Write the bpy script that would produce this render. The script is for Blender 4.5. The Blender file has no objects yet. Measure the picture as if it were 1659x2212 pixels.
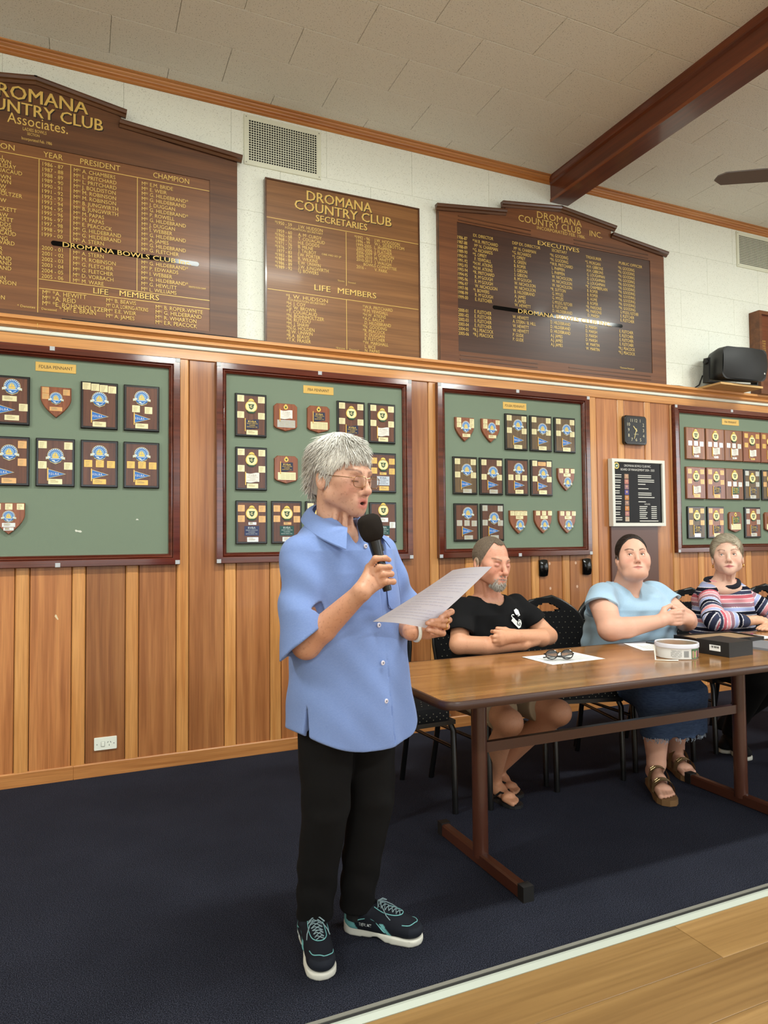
import bpy, bmesh, math, random
import numpy as np
from mathutils import Vector, Matrix, Euler
random.seed(7); np.random.seed(7)
S=bpy.context.scene; COL=S.collection
# ---------------------------------------------------------------- camera
FPX,YAW,PITCH,ROLL=1489.38,0.414836,0.0361299,-0.0089092
cam=bpy.data.cameras.new('camera'); camo=bpy.data.objects.new('camera',cam); COL.objects.link(camo)
cam.sensor_fit='HORIZONTAL'; cam.sensor_width=36.0; cam.lens=36.0*FPX/1659.0; cam.clip_start=.05
fw=Vector((math.sin(YAW)*math.cos(PITCH),math.cos(YAW)*math.cos(PITCH),math.sin(PITCH)))
rt=Vector((math.cos(YAW),-math.sin(YAW),0)); up=rt.cross(fw)
r2=math.cos(ROLL)*rt+math.sin(ROLL)*up; u2=-math.sin(ROLL)*rt+math.cos(ROLL)*up
camo.matrix_world=Matrix(((r2.x,u2.x,-fw.x,0),(r2.y,u2.y,-fw.y,-4.13265),(r2.z,u2.z,-fw.z,1.29),(0,0,0,1)))
S.camera=camo
# ---------------------------------------------------------------- light
w=bpy.data.worlds.new('sky'); S.world=w; w.use_nodes=True
w.node_tree.nodes['Background'].inputs[0].default_value=(.78,.88,1,1); w.node_tree.nodes['Background'].inputs[1].default_value=1.2
def area(name,loc,rot,sx,sy,power,col):
    l=bpy.data.lights.new(name,'AREA'); l.shape='RECTANGLE'; l.size=sx; l.size_y=sy; l.energy=power; l.color=col
    o=bpy.data.objects.new(name,l); o.location=loc; o.rotation_euler=rot; COL.objects.link(o); return o
WINX=(-2.3,0.3,2.9,5.5)          # daylight through the windows of the opposite wall
for i,x in enumerate(WINX):
    area('window_daylight',(x,-9.62,2.05),(math.radians(90),0,0),2.2,2.3,28,(.97,1,1))
for i,y in enumerate((-6.9,-4.3)):  # daylight through the windows of the right hand wall
    area('window_daylight',(9.12,y,2.05),(math.radians(90),0,math.radians(90)),1.9,2.1,54,(.97,1,1))
TUBES=[(x,y) for y in (-2.5,-6.1) for x in (-2.57,1.39,5.35)]   # ceiling fluorescent fittings above and behind the camera
for x,y in TUBES:
    area('fluorescent_light',(x,y,3.868),(0,0,0),1.2,.16,90,(.95,1,.95))
S.view_settings.view_transform='Standard'; S.view_settings.look='None'; S.view_settings.gamma=1; S.view_settings.exposure=0.06
S.view_settings.use_curve_mapping=False
# ---------------------------------------------------------------- helpers
def lin(c):
    c=c/255.0
    return c/12.92 if c<=.04045 else ((c+.055)/1.055)**2.4
def rgb(r,g,b): return (lin(r),lin(g),lin(b),1)
MATS={}
def mat(name,col=None,rough=.5,metal=0,spec=.5,coat=0,noise=None,bump=None,emit=None,trans=0,alpha=1,attr=None,sheen=0,sss=0):
    """noise=(scale xyz, amount, colour2) mottles the colour; bump=(scale xyz,strength,dist)"""
    if name in MATS: return MATS[name]
    m=bpy.data.materials.new(name); m.use_nodes=True; nt=m.node_tree; N=nt.nodes; L=nt.links
    b=N['Principled BSDF']; b.inputs['Roughness'].default_value=rough; b.inputs['Metallic'].default_value=metal
    b.inputs['Specular IOR Level'].default_value=spec; b.inputs['Coat Weight'].default_value=coat; b.inputs['Coat Roughness'].default_value=.12
    if sheen: b.inputs['Sheen Weight'].default_value=sheen
    if sss: b.inputs['Subsurface Weight'].default_value=sss; b.inputs['Subsurface Radius'].default_value=(.012,.005,.003); b.inputs['Subsurface Scale'].default_value=.6
    if trans: b.inputs['Transmission Weight'].default_value=trans
    if emit: b.inputs['Emission Color'].default_value=emit[0]; b.inputs['Emission Strength'].default_value=emit[1]
    csock=None
    if attr:
        a=N.new('ShaderNodeAttribute'); a.attribute_name=attr; csock=a.outputs['Color']
    elif col is not None: b.inputs['Base Color'].default_value=col
    if noise or bump:
        tc=N.new('ShaderNodeTexCoord')
    def tex(sc,detail=4):
        mp=N.new('ShaderNodeMapping'); mp.inputs['Scale'].default_value=sc; L.new(tc.outputs['Object'],mp.inputs[0])
        n=N.new('ShaderNodeTexNoise'); n.inputs['Scale'].default_value=1; n.inputs['Detail'].default_value=detail; L.new(mp.outputs[0],n.inputs['Vector']); return n
    if noise:
        n=tex(noise[0]); rmp=N.new('ShaderNodeValToRGB'); e=rmp.color_ramp.elements
        lo,hi=(noise[3] if len(noise)>3 else (.35,.65)); e[0].position=lo; e[1].position=hi
        e[0].color=(0,0,0,1); e[1].color=(1,1,1,1); L.new(n.outputs['Fac'],rmp.inputs[0])
        mx=N.new('ShaderNodeMix'); mx.data_type='RGBA'
        mul=N.new('ShaderNodeMath'); mul.operation='MULTIPLY'; mul.inputs[1].default_value=noise[1]; L.new(rmp.outputs[0],mul.inputs[0]); L.new(mul.outputs[0],mx.inputs[0])
        if csock: L.new(csock,mx.inputs[6])
        else: mx.inputs[6].default_value=col
        mx.inputs[7].default_value=noise[2]; csock=mx.outputs[2]
    if csock: L.new(csock,b.inputs['Base Color'])
    if bump:
        n=tex(bump[0],3); bp=N.new('ShaderNodeBump'); bp.inputs['Strength'].default_value=bump[1]; bp.inputs['Distance'].default_value=bump[2]
        L.new(n.outputs['Fac'],bp.inputs['Height']); L.new(bp.outputs[0],b.inputs['Normal'])
    MATS[name]=m; return m
def wood(name,c1,c2,axis='Z',scale=1.0,rough=.45,coat=.2,vary=.25,c3=None,bumps=.15):
    """timber: stretched noise grain along an axis, per-object variation"""
    if name in MATS: return MATS[name]
    m=bpy.data.materials.new(name); m.use_nodes=True; nt=m.node_tree; N=nt.nodes; L=nt.links; b=N['Principled BSDF']
    b.inputs['Roughness'].default_value=rough; b.inputs['Coat Weight'].default_value=coat; b.inputs['Coat Roughness'].default_value=.1
    tc=N.new('ShaderNodeTexCoord'); oi=N.new('ShaderNodeObjectInfo')
    ad=N.new('ShaderNodeVectorMath'); ad.operation='ADD'
    ms=N.new('ShaderNodeVectorMath'); ms.operation='SCALE'; ms.inputs[0].default_value=(17,23,31); L.new(oi.outputs['Random'],ms.inputs['Scale'])
    L.new(tc.outputs['Object'],ad.inputs[0]); L.new(ms.outputs[0],ad.inputs[1])
    def tex(sc,det,dist=0):
        mp=N.new('ShaderNodeMapping'); mp.inputs['Scale'].default_value=sc; L.new(ad.outputs[0],mp.inputs[0])
        n=N.new('ShaderNodeTexNoise'); n.inputs['Scale'].default_value=1; n.inputs['Detail'].default_value=det; n.inputs['Distortion'].default_value=dist; L.new(mp.outputs[0],n.inputs['Vector']); return n
    k=scale; i='XYZ'.index(axis)
    s1=[26*k]*3; s1[i]=1.1*k; s2=[150*k]*3; s2[i]=4*k
    n1=tex(s1,3,.4); n2=tex(s2,2)
    r1=N.new('ShaderNodeValToRGB'); e=r1.color_ramp.elements; e[0].position=.3; e[1].position=.7; e[0].color=c1; e[1].color=c2
    if c3: q=e.new(.5); q.color=c3
    L.new(n1.outputs['Fac'],r1.inputs[0])
    m2=N.new('ShaderNodeMix'); m2.data_type='RGBA'; m2.blend_type='MULTIPLY'; m2.inputs[0].default_value=.38
    r2=N.new('ShaderNodeValToRGB'); e=r2.color_ramp.elements; e[0].position=.32; e[1].position=.6; e[0].color=(.55,.5,.45,1); e[1].color=(1,1,1,1)
    L.new(n2.outputs['Fac'],r2.inputs[0]); L.new(r1.outputs[0],m2.inputs[6]); L.new(r2.outputs[0],m2.inputs[7])
    mr=N.new('ShaderNodeMapRange'); mr.inputs['To Min'].default_value=1-vary; mr.inputs['To Max'].default_value=1+vary*.6; L.new(oi.outputs['Random'],mr.inputs[0])
    hs=N.new('ShaderNodeHueSaturation'); L.new(mr.outputs[0],hs.inputs['Value']); L.new(m2.outputs[2],hs.inputs['Color']); L.new(hs.outputs[0],b.inputs['Base Color'])
    bp=N.new('ShaderNodeBump'); bp.inputs['Strength'].default_value=bumps; bp.inputs['Distance'].default_value=.001; L.new(n2.outputs['Fac'],bp.inputs['Height']); L.new(bp.outputs[0],b.inputs['Normal'])
    MATS[name]=m; return m

class MB:
    """collects shapes into one mesh"""
    def __init__(s): s.v=[]; s.f=[]
    def add(s,vs,fs):
        o=len(s.v); s.v+= [tuple(v) for v in vs]; s.f+=[tuple(i+o for i in f) for f in fs]; return s
    def box(s,x0,x1,y0,y1,z0,z1):
        return s.add([(x0,y0,z0),(x1,y0,z0),(x1,y1,z0),(x0,y1,z0),(x0,y0,z1),(x1,y0,z1),(x1,y1,z1),(x0,y1,z1)],
          [(0,3,2,1),(4,5,6,7),(0,1,5,4),(1,2,6,5),(2,3,7,6),(3,0,4,7)])
    def bbox(s,x0,x1,y0,y1,z0,z1,b):
        """box with chamfered front (-Y) face"""
        vs=[(x0,y1,z0),(x1,y1,z0),(x1,y1,z1),(x0,y1,z1),(x0,y0+b,z0),(x1,y0+b,z0),(x1,y0+b,z1),(x0,y0+b,z1),(x0+b,y0,z0+b),(x1-b,y0,z0+b),(x1-b,y0,z1-b),(x0+b,y0,z1-b)]
        fs=[(0,3,2,1)]+[tuple((a,(a+1)%4,(a+1)%4+4,a+4)) for a in range(4)]+[(a+4,(a+1)%4+4,(a+1)%4+8,a+8) for a in range(4)]+[(8,9,10,11)]
        return s.add(vs,fs)
    def prism(s,poly,y0,y1,b=0):
        """polygon (x,z) counter-clockwise seen from -Y; extruded from front y0 to back y1; optional chamfer on the front"""
        n=len(poly); vs=[]; fs=[]
        cx=sum(p[0] for p in poly)/n; cz=sum(p[1] for p in poly)/n
        if b:
            sh=[]
            for p in poly:
                d=math.hypot(p[0]-cx,p[1]-cz) or 1; sh.append((p[0]-(p[0]-cx)/d*b,p[1]-(p[1]-cz)/d*b))
            vs=[(p[0],y1,p[1]) for p in poly]+[(p[0],y0+b,p[1]) for p in poly]+[(p[0],y0,p[1]) for p in sh]; L=3
        else: vs=[(p[0],y1,p[1]) for p in poly]+[(p[0],y0,p[1]) for p in poly]; L=2
        for l in range(L-1): fs+=[(l*n+a,l*n+(a+1)%n,(l+1)*n+(a+1)%n,(l+1)*n+a) for a in range(n)]
        fs.append(tuple((L-1)*n+a for a in range(n))); fs.append(tuple(reversed(range(n))))
        return s.add(vs,fs)
    def frame(s,x0,x1,z0,z1,prof):
        """mitred picture frame, profile = [(inset,y)...]"""
        vs=[];n=len(prof)
        for i,y in prof: vs+=[(x0+i,y,z0+i),(x1-i,y,z0+i),(x1-i,y,z1-i),(x0+i,y,z1-i)]
        fs=[(l*4+a,l*4+(a+1)%4,(l+1)*4+(a+1)%4,(l+1)*4+a) for l in range(n-1) for a in range(4)]
        return s.add(vs,fs)
    def sweep(s,p0,p1,prof,upv=(0,0,1),outv=(0,-1,0)):
        """straight moulding; profile [(out,up)...] closed"""
        p0=Vector(p0);p1=Vector(p1);U=Vector(upv);O=Vector(outv);n=len(prof)
        vs=[p+O*a+U*b for p in (p0,p1) for a,b in prof]
        fs=[(a,(a+1)%n,n+(a+1)%n,n+a) for a in range(n)]+[tuple(range(n-1,-1,-1)),tuple(range(n,2*n))]
        return s.add(vs,fs)
    def tube(s,pts,r,n=8,cap=True):
        pts=[Vector(p) for p in pts]; rs=r if isinstance(r,(list,tuple)) else [r]*len(pts); vs=[];fs=[]
        ref=None
        for i,p in enumerate(pts):
            d=(pts[min(i+1,len(pts)-1)]-pts[max(i-1,0)]).normalized()
            if ref is None: ref=d.orthogonal().normalized()
            ref=(ref-d*ref.dot(d)).normalized(); q=d.cross(ref)
            vs+=[p+(ref*math.cos(2*math.pi*a/n)+q*math.sin(2*math.pi*a/n))*rs[i] for a in range(n)]
        for i in range(len(pts)-1): fs+=[(i*n+a,i*n+(a+1)%n,(i+1)*n+(a+1)%n,(i+1)*n+a) for a in range(n)]
        if cap: fs+=[tuple(range(n-1,-1,-1)),tuple(range((len(pts)-1)*n,len(pts)*n))]
        return s.add(vs,fs)
    def lathe(s,prof,n=24,c=(0,0,0),axis='Z'):
        vs=[];fs=[]
        for r,z in prof:
            for a in range(n):
                t=2*math.pi*a/n
                v=(r*math.cos(t),r*math.sin(t),z) if axis=='Z' else (r*math.cos(t),z,r*math.sin(t))
                vs.append((v[0]+c[0],v[1]+c[1],v[2]+c[2]))
        for l in range(len(prof)-1): fs+=[(l*n+a,l*n+(a+1)%n,(l+1)*n+(a+1)%n,(l+1)*n+a) for a in range(n)]
        if prof[0][0]>1e-6: fs.append(tuple(range(n-1,-1,-1)))
        if prof[-1][0]>1e-6: fs.append(tuple(range((len(prof)-1)*n,len(prof)*n)))
        return s.add(vs,fs)
    def grid(s,fn,nu,nv):
        vs=[fn(i/nu,j/nv) for j in range(nv+1) for i in range(nu+1)]
        return s.add(vs,[(j*(nu+1)+i,j*(nu+1)+i+1,(j+1)*(nu+1)+i+1,(j+1)*(nu+1)+i) for j in range(nv) for i in range(nu)])
    def xf(s,M):
        s.v=[tuple(M@Vector(v)) for v in s.v]; return s
    def mesh(s,name,smooth=False):
        me=bpy.data.meshes.new(name); me.from_pydata(s.v,[],s.f)
        bm=bmesh.new(); bm.from_mesh(me); bmesh.ops.recalc_face_normals(bm,faces=bm.faces); bm.to_mesh(me); bm.free()
        if smooth:
            me.polygons.foreach_set('use_smooth',[True]*len(me.polygons))
            try: me.set_sharp_from_angle(angle=math.radians(smooth if smooth>1 else 40))
            except Exception: pass
        return me
def obj(name,me,m=None,parent=None,loc=(0,0,0),rot=None,smooth=False):
    if isinstance(me,MB): me=me.mesh(name,smooth)
    o=bpy.data.objects.new(name,me); COL.objects.link(o); o.location=loc
    if rot is not None: o.rotation_euler=rot
    if m is not None:
        if len(me.materials)==0: me.materials.append(m)
        elif me.materials[0]!=m:
            o.material_slots[0].link='OBJECT'; o.material_slots[0].material=m
    if parent: o.parent=parent
    return o
def tag(o,label,cat,group=None):
    o['label']=label; o['category']=cat
    if group: o['group']=group
    return o
def struct(o,label=None):
    o['kind']='structure'
    if label: o['label']=label
    return o
def stuff(o): o['kind']='stuff'; return o
def thing(name,label,cat,loc=(0,0,0),rot=None,group=None):
    o=bpy.data.objects.new(name,None); COL.objects.link(o); o.location=loc; o.empty_display_size=.1
    if rot is not None: o.rotation_euler=rot
    return tag(o,label,cat,group)
# ---- lettering: flat text in the XZ plane facing -Y, joined into one mesh
_fc={}
def _glyphs(t,bold,shear=0):
    k=(t,bold,shear)
    if k in _fc: return _fc[k]
    c=bpy.data.curves.new('t','FONT'); c.body=t; c.size=1; c.resolution_u=2; c.offset=bold; c.shear=shear; c.fill_mode='FRONT'
    o=bpy.data.objects.new('t',c); me=o.to_mesh()
    v=np.zeros(len(me.vertices)*3); me.vertices.foreach_get('co',v); v=v.reshape(-1,3)[:,:2]
    f=[tuple(p.vertices) for p in me.polygons]
    o.to_mesh_clear(); bpy.data.objects.remove(o); bpy.data.curves.remove(c)
    _fc[k]=(v,f); return v,f
CAPH=None
def text(mb,t,x,z,h,y,width=None,align='L',bold=0.0,cond=1.0,shear=0):
    """centre line z, cap height h; '~' = raised rs, '^c' = raised c"""
    global CAPH
    if CAPH is None: v,_=_glyphs('H',0); CAPH=v[:,1].max()
    parts=[]; X=0.0
    toks=t.replace('^c','\x01').replace('~','\x02')
    seg='';items=[]
    for ch in toks:
        if ch in '\x01\x02':
            items.append((seg,0)); items.append(('RS' if ch=='\x02' else 'C',1)); seg=''
        else: seg+=ch
    items.append((seg,0))
    for s_,sup in items:
        if not s_.strip(): X+=.28*len(s_); continue
        lead=len(s_)-len(s_.lstrip()); X+=.28*lead
        v,f=_glyphs(s_.strip(),bold,shear)
        if not len(v): continue
        k=.5 if sup else 1; w=v[:,0].max()
        parts.append((np.c_[v[:,0]*k+X,v[:,1]*k+(CAPH*.48 if sup else 0)],f)); X+=w*k+(.06 if not sup else .04)
        X+=.28*(len(s_)-len(s_.rstrip()))
    if not parts: return
    xm=max(p[0][:,0].max() for p in parts); x0=min(p[0][:,0].min() for p in parts)
    sc=h/CAPH; sx=sc*cond if width is None else width/(xm-x0)
    W=(xm-x0)*sx
    ox={'L':x,'R':x-W,'C':x-W/2}[align]
    for v,f in parts:
        mb.add([((a-x0)*sx+ox,y,(b-CAPH/2)*sc+z) for a,b in v],f)
TXT={'H1': [('col', -0.202, 3.321, 2.935, 0.021, ['1986 - 87', '1987 - 88', '1988 - 89', '1989 - 90', '1990 - 91', '1991 - 92', '1992 - 93', '1993 - 94', '1994 - 95', '1995 - 96', '1996 - 97', '1997 - 98', '1998 - 99', '1999 - 00']),
        ('col', -0.202, 2.862, 2.708, 0.021, ['2000 - 01', '2001 - 02', '2002 - 03', '2003 - 04', '2004 - 05', '2005 - 06']),
        ('col', -0.048, 3.32, 2.932, 0.021,
         ['M~ A. CHAMBERS', 'M~ L. PRITCHARD', 'M~ L. PRITCHARD', 'M~ J. BOLDISTON', 'M~ M. ROBINSON', 'M~ M. ROBINSON', 'M~ B. JUNGWIRTH', 'M~ B. JUNGWIRTH', 'M~ M. PAPAS', 'M~ M. PAPAS', 'M~ E. PEACOCK', 'M~ G. HILDEBRAND',
          'M~ G. HILDEBRAND', 'M~ A. STERN']),
        ('col', -0.048, 2.86, 2.706, 0.021, ['M~ A. STERN', 'M~ M. ROBINSON', 'M~ G. FLETCHER', 'M~ G. FLETCHER', 'M~ D. VORBACH', 'M~ M. WARE']),
        ('col', 0.305, 3.316, 2.935, 0.021,
         ['M~ E.M. BRIDE', 'M~ E. WEIR', 'M~ G. HILDEBRAND*', 'M~ G. HILDEBRAND', 'M~ J. DUGGAN', 'M~ G. HILDEBRAND*', 'M~ P. ROWELL', 'M~ G. HILDEBRAND', 'M~ J. DUGGAN', 'M~ I. WEBBER', 'M~ G. HILDEBRAND', 'M~ A. JAMES',
          'M~ G. HILDEBRAND', 'M~ G. FLETCHER']),
        ('col', 0.305, 2.86, 2.708, 0.021, ['M~ G. HILDEBRAND*', 'M~ P. EDWARDS', 'M~ I. WEBBER', 'M~ G. HILDEBRAND*', 'M~ G. HEWLITT', 'M~ L. WILLIAMS']), ('line', 'CHAMPION', -0.565, -0.334, 3.377, 0.03, 0),
        ('line', 'YEAR', -0.196, -0.101, 3.375, 0.03, 0), ('line', 'PRESIDENT', -0.014, 0.192, 3.376, 0.03, 0), ('line', 'CHAMPION', 0.369, 0.569, 3.378, 0.03, 0), ('line', 'DROMANA', -0.493, 0.023, 3.68, 0.072, 1),
        ('line', "'", 0.057, 0.079, 3.687, 0.05, 0), ('line', 'COUNTRY CLUB', -0.57, 0.1, 3.6, 0.064, 1), ('line', 'Associates.', -0.37, -0.077, 3.538, 0.055, 0), ('line', 'LADIES BOWLS', -0.296, -0.182, 3.491, 0.017, 0),
        ('line', 'SECTION', -0.275, -0.216, 3.468, 0.014, 0), ('line', 'Incorporated Feb. 1986', -0.301, -0.155, 3.439, 0.016, 0), ('line', 'DROMANA BOWLS CLUB Inc.', -0.098, 0.58, 2.896, 0.026, 1),
        ('line', 'LIFE', 0.057, 0.133, 2.663, 0.031, 1), ('line', 'MEMBERS', 0.192, 0.403, 2.667, 0.031, 1), ('col', -0.197, 2.62, 2.561, 0.024, ['M~ *A. HEWITT', 'M~ *A. REID', 'M~ *E. BOHNHOLTZER']),
        ('line', '* M~ E. BRAIN', -0.113, 0.07, 2.538, 0.024, 0), ('col', 0.121, 2.618, 2.531, 0.021, ['M~ B. BEAVIS', 'M~ D.A. LORING-ATKINS', 'M~ E.E. WEIR', 'M~ A. JAMES']),
        ('col', 0.382, 2.613, 2.526, 0.022, ['M~ B. ROPER-WHITE', 'M~ G. HILDEBRAND', 'M~ R. WHARTON', 'M~ E.R. PEACOCK']), ('line', '* Denotes', -0.314, -0.229, 2.531, 0.013, 0), ('line', 'Deceased', -0.198, -0.126, 2.529, 0.013, 0),
        ('line', 'DENOTES FLODA CHAMP', 0.568, 0.665, 2.756, 0.01, 0), ('right', 'M~ E. HALL', -0.381, 3.315, 0.021), ('right', 'M~ F. BROWN', -0.35, 3.294, 0.021), ('right', 'M~ E. HALLIDAY', -0.326, 3.272, 0.021),
        ('right', 'M~ T. COUACAUD', -0.297, 3.245, 0.021), ('right', 'M~ F. BROWN', -0.35, 3.212, 0.021), ('right', 'M~ F. BROWN', -0.349, 3.187, 0.021), ('right', 'M~ M. SHAW', -0.371, 3.16, 0.021),
        ('right', 'M~ M. SHAW', -0.371, 3.137, 0.021), ('right', 'M~ E. BOHNHOLTZER', -0.296, 3.122, 0.021), ('right', 'M~ M. SHAW', -0.37, 3.085, 0.021), ('right', 'M~ A. BECKETT', -0.322, 3.039, 0.021),
        ('right', 'M~ M. SHAW', -0.361, 3.007, 0.021), ('right', 'M~ A. BECKETT', -0.337, 2.984, 0.021), ('right', 'M~ H. DODDS', -0.347, 2.957, 0.021), ('right', 'M~ B. KING', -0.345, 2.932, 0.021),
        ('right', 'M~ T. COUACAUD', -0.323, 2.911, 0.021), ('right', 'M~ B. KING', -0.362, 2.882, 0.021), ('right', 'M~ L. HAYWARD', -0.329, 2.86, 0.021), ('right', 'M~ W. PORTER', -0.385, 2.826, 0.021),
        ('right', 'M~ W. PORTER', -0.385, 2.801, 0.021), ('right', 'M~ G. HILDEBRAND', -0.343, 2.776, 0.021), ('right', 'M~ G. HILDEBRAND', -0.343, 2.751, 0.021), ('right', 'M~ G. HILDEBRAND', -0.343, 2.724, 0.021),
        ('right', 'M~ M. PATON', -0.37, 2.67, 0.021), ('right', 'M~ M. ROBINSON', -0.32, 2.647, 0.021), ('right', 'M~ M. PATON', -0.372, 2.566, 0.021)],
 'H1r': [(-0.403, 3.347, 0.686, 3.344, 0.0035), (-0.223, 3.346, -0.211, 2.424, 0.0035), (-0.066, 3.343, -0.057, 2.694, 0.0035), (0.278, 3.343, 0.289, 2.693, 0.0035), (-0.212, 2.69, 0.691, 2.689, 0.0035),
         (-0.211, 2.643, 0.691, 2.636, 0.0035)],
 'H1strip': [(-0.156, 2.897), (0.627, 2.895)],
 'H2': [('line', 'DROMANA', 1.29, 1.733, 3.442, 0.062, 1), ('line', 'COUNTRY CLUB', 1.211, 1.873, 3.372, 0.058, 1), ('line', 'SECRETARIES', 1.349, 1.699, 3.308, 0.042, 1),
        ('col', 1.086, 3.234, 2.959, 0.0205, ['*1950 - 59', '', '1959 - 60', '*1960 - 68', '*1968 - 71', '*1971 - 76', '*1976 - 77', '1977 - 83', '*1983 - 84', '*1984 - 86', '*1986 - 89', '*1989 - 92']),
        ('col', 1.23, 3.233, 2.954, 0.0205, ['J.W. HUDSON', '', 'A. M^c CURDY', 'T. COUACAUD', 'H.E. DODDS', 'B. MILNE', 'J. TALBOT', 'I.W. PORTER', 'R. WILKINS', 'E.W. UNWIN', 'J.W. JUNGWIRTH', 'I.J. BOWERS']),
        ('line', 'FOUNDATION SECRETARY', 1.149, 1.395, 3.212, 0.0125, 0), ('line', 'OBE MID ED JP', 1.386, 1.518, 3.083, 0.011, 0),
        ('col', 1.611, 3.232, 3.038, 0.0205, ['*1992 - 96', '1996 - 99', '1999-2005', '2005-2006', '2006-2009', '2009-2010', '2010-2013', '', '2016 -']),
        ('col', 1.747, 3.233, 3.037, 0.0205, ['J.W. HODGSON', 'W.L. SIDEBOTTOM', 'L. PHIPPEN', 'J. FLATHER', 'P. GORDON', 'M. WHITTY', 'J. WAUGH', '', 'V. PARK']), ('line', 'BOWLS COMMITTEE', 1.672, 1.908, 3.062, 0.018, 0),
        ('line', 'LIFE', 1.337, 1.443, 2.863, 0.036, 1), ('line', 'MEMBERS', 1.493, 1.759, 2.864, 0.036, 1), ('line', '*J. W. HUDSON', 1.152, 1.425, 2.785, 0.0225, 0), ('line', 'FOUNDATION SECRETARY', 1.167, 1.411, 2.762, 0.0125, 0),
        ('col', 1.157, 2.74, 2.513, 0.0215, ['*H. J. COY', '*G. W. BROWN', '*T. COUACAUD', '*N. BOHNHOLTZER', '*H. RUTZOU', '*M. J. SHAW', '*N.G. HOLDEN', '*E.W. UNWIN', '*R.A. BEAVIS', '*T.K. FRASER']),
        ('col', 1.665, 2.783, 2.497, 0.0205, ['*W.R. PRITCHARD', '*F.M. YEWDALL', '*H.W. ATKINS', '*A.C. BALCH', 'D. HILDEBRAND', '*N. GOODING', '*R. PEACOCK', 'K. DUGGAN', 'E. FLETCHER', '*W. MARSHALL', 'L. BICE', 'N. PAPAS']),
        ('line', '*Denotes', 1.491, 1.539, 2.929, 0.01, 0), ('line', 'Deceased', 1.563, 1.615, 2.928, 0.01, 0), ('line', '*Denotes', 1.477, 1.539, 2.494, 0.01, 0), ('line', 'Deceased', 1.569, 1.633, 2.493, 0.01, 0)],
 'H2r': [(1.032, 3.257, 2.073, 3.259, 0.0035), (1.551, 3.252, 1.552, 2.902, 0.0035), (1.037, 2.815, 2.067, 2.81, 0.0035), (1.55, 2.811, 1.552, 2.475, 0.0035)],
 'H3': [('line', 'DROMANA', 3.038, 3.446, 3.635, 0.048, 0), ('line', 'COUNTRY CLUB', 2.875, 3.438, 3.581, 0.048, 0), ('line', 'INC.', 3.52, 3.639, 3.58, 0.042, 0), ('line', 'INCORPORATED FEB. 1986.', 3.036, 3.478, 3.538, 0.024, 0),
        ('line', 'EXECUTIVES', 3.043, 3.42, 3.428, 0.03, 1), ('line', 'EX. DIRECTOR', 2.496, 2.66, 3.39, 0.021, 0), ('line', 'DEP EX. DIRECTOR', 2.821, 3.064, 3.39, 0.021, 0), ('line', 'SECRETARY', 3.166, 3.305, 3.393, 0.021, 0),
        ('line', 'TREASURER', 3.481, 3.63, 3.393, 0.021, 0), ('line', 'PUBLIC OFFICER', 3.803, 4.038, 3.396, 0.021, 0),
        ('col', 2.367, 3.355, 2.939, 0.023, ['1986-87', '1987-88', '1988-89', '1989-90', '1990-91', '1991-92', '1992-93', '1993-94', '1994-95', '1995-96', '1996-97', '1997-98', '1998-99', '1999-00']),
        ('col', 2.366, 2.847, 2.686, 0.023, ['2000-01', '2001-02', '2002-03', '2003-04', '2004-05', '2005-06']),
        ('col', 2.492, 3.35, 2.939, 0.023,
         ['*W.R. PRITCHARD', 'M~ N. CHARMAN', '*G. RICHARDS', '*S. OPREY', 'F. YEWDALL', '*H.W. ATKINS', '*H.W. ATKINS', '*R. PRITCHARD', 'R. M^cGOUGH', 'R. M^cGOUGH', 'W. NICHOLSON', '*I. BOWERS', 'R. M^cGOUGH', 'E. FLETCHER']),
        ('col', 2.485, 2.852, 2.69, 0.023, ['E. FLETCHER', 'E. FLETCHER', 'E. FLETCHER', 'E. FLETCHER', '*R.J. PEACOCK', '*R.J. PEACOCK']),
        ('col', 2.82, 3.352, 2.942, 0.023,
         ['M~ N. CHARMAN', '*G. RICHARDS', '*S. OPREY', 'K. GREEN', 'B. ROPER', 'S. GIBSON', 'S. GIBSON', 'R. M^cGOUGH', 'W. NICHOLSON', 'W. NICHOLSON', 'B. HILDEBRAND', 'A. JAMES', 'A. JAMES', 'W. HEWETT']),
        ('col', 2.811, 2.854, 2.692, 0.023, ['W. HEWETT', 'A. STERN / B. HILL', 'W. HEWETT', 'W. HEWETT', 'P. GUDE', 'P. GUDE']),
        ('col', 3.151, 3.354, 2.942, 0.023,
         ['*N. GOODING', '*N. GOODING', '*W.R. PRITCHARD', 'L. PHIPPEN', 'L. PHIPPEN', 'W. NICHOLSON', 'W. NICHOLSON', 'W. NICHOLSON', '*R. SUTTON', 'G. MYLES', 'G. MYLES', 'G. MYLES/G. FLETCHER', 'E. FLETCHER', 'D. HILDEBRAND']),
        ('col', 3.141, 2.854, 2.69, 0.023, ['D. HILDEBRAND', 'D. HILDEBRAND', 'D. HILDEBRAND', 'A.J. JAMES', 'A.J. JAMES', 'A.J. JAMES']),
        ('col', 3.476, 3.353, 2.948, 0.023,
         ['*S. MORGAN', 'H.H. GIBBONS', 'H.H. GIBBONS', 'G. LOUGHMAN', 'G. LOUGHMAN', 'G. LOUGHMAN', '*K. CHAMBERLAIN', 'B. ROPER', 'B. ROPER', 'R. HUME', 'B. ROPER', '*R. PARSONS', '*R. PARSONS', 'D. MARSH']),
        ('col', 3.464, 2.858, 2.693, 0.023, ['D. MARSH', 'D. MARSH', 'D. MARSH', 'D. MARSH', 'W. MARTIN', 'W. MARTIN']),
        ('col', 3.794, 3.357, 2.949, 0.023,
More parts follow.
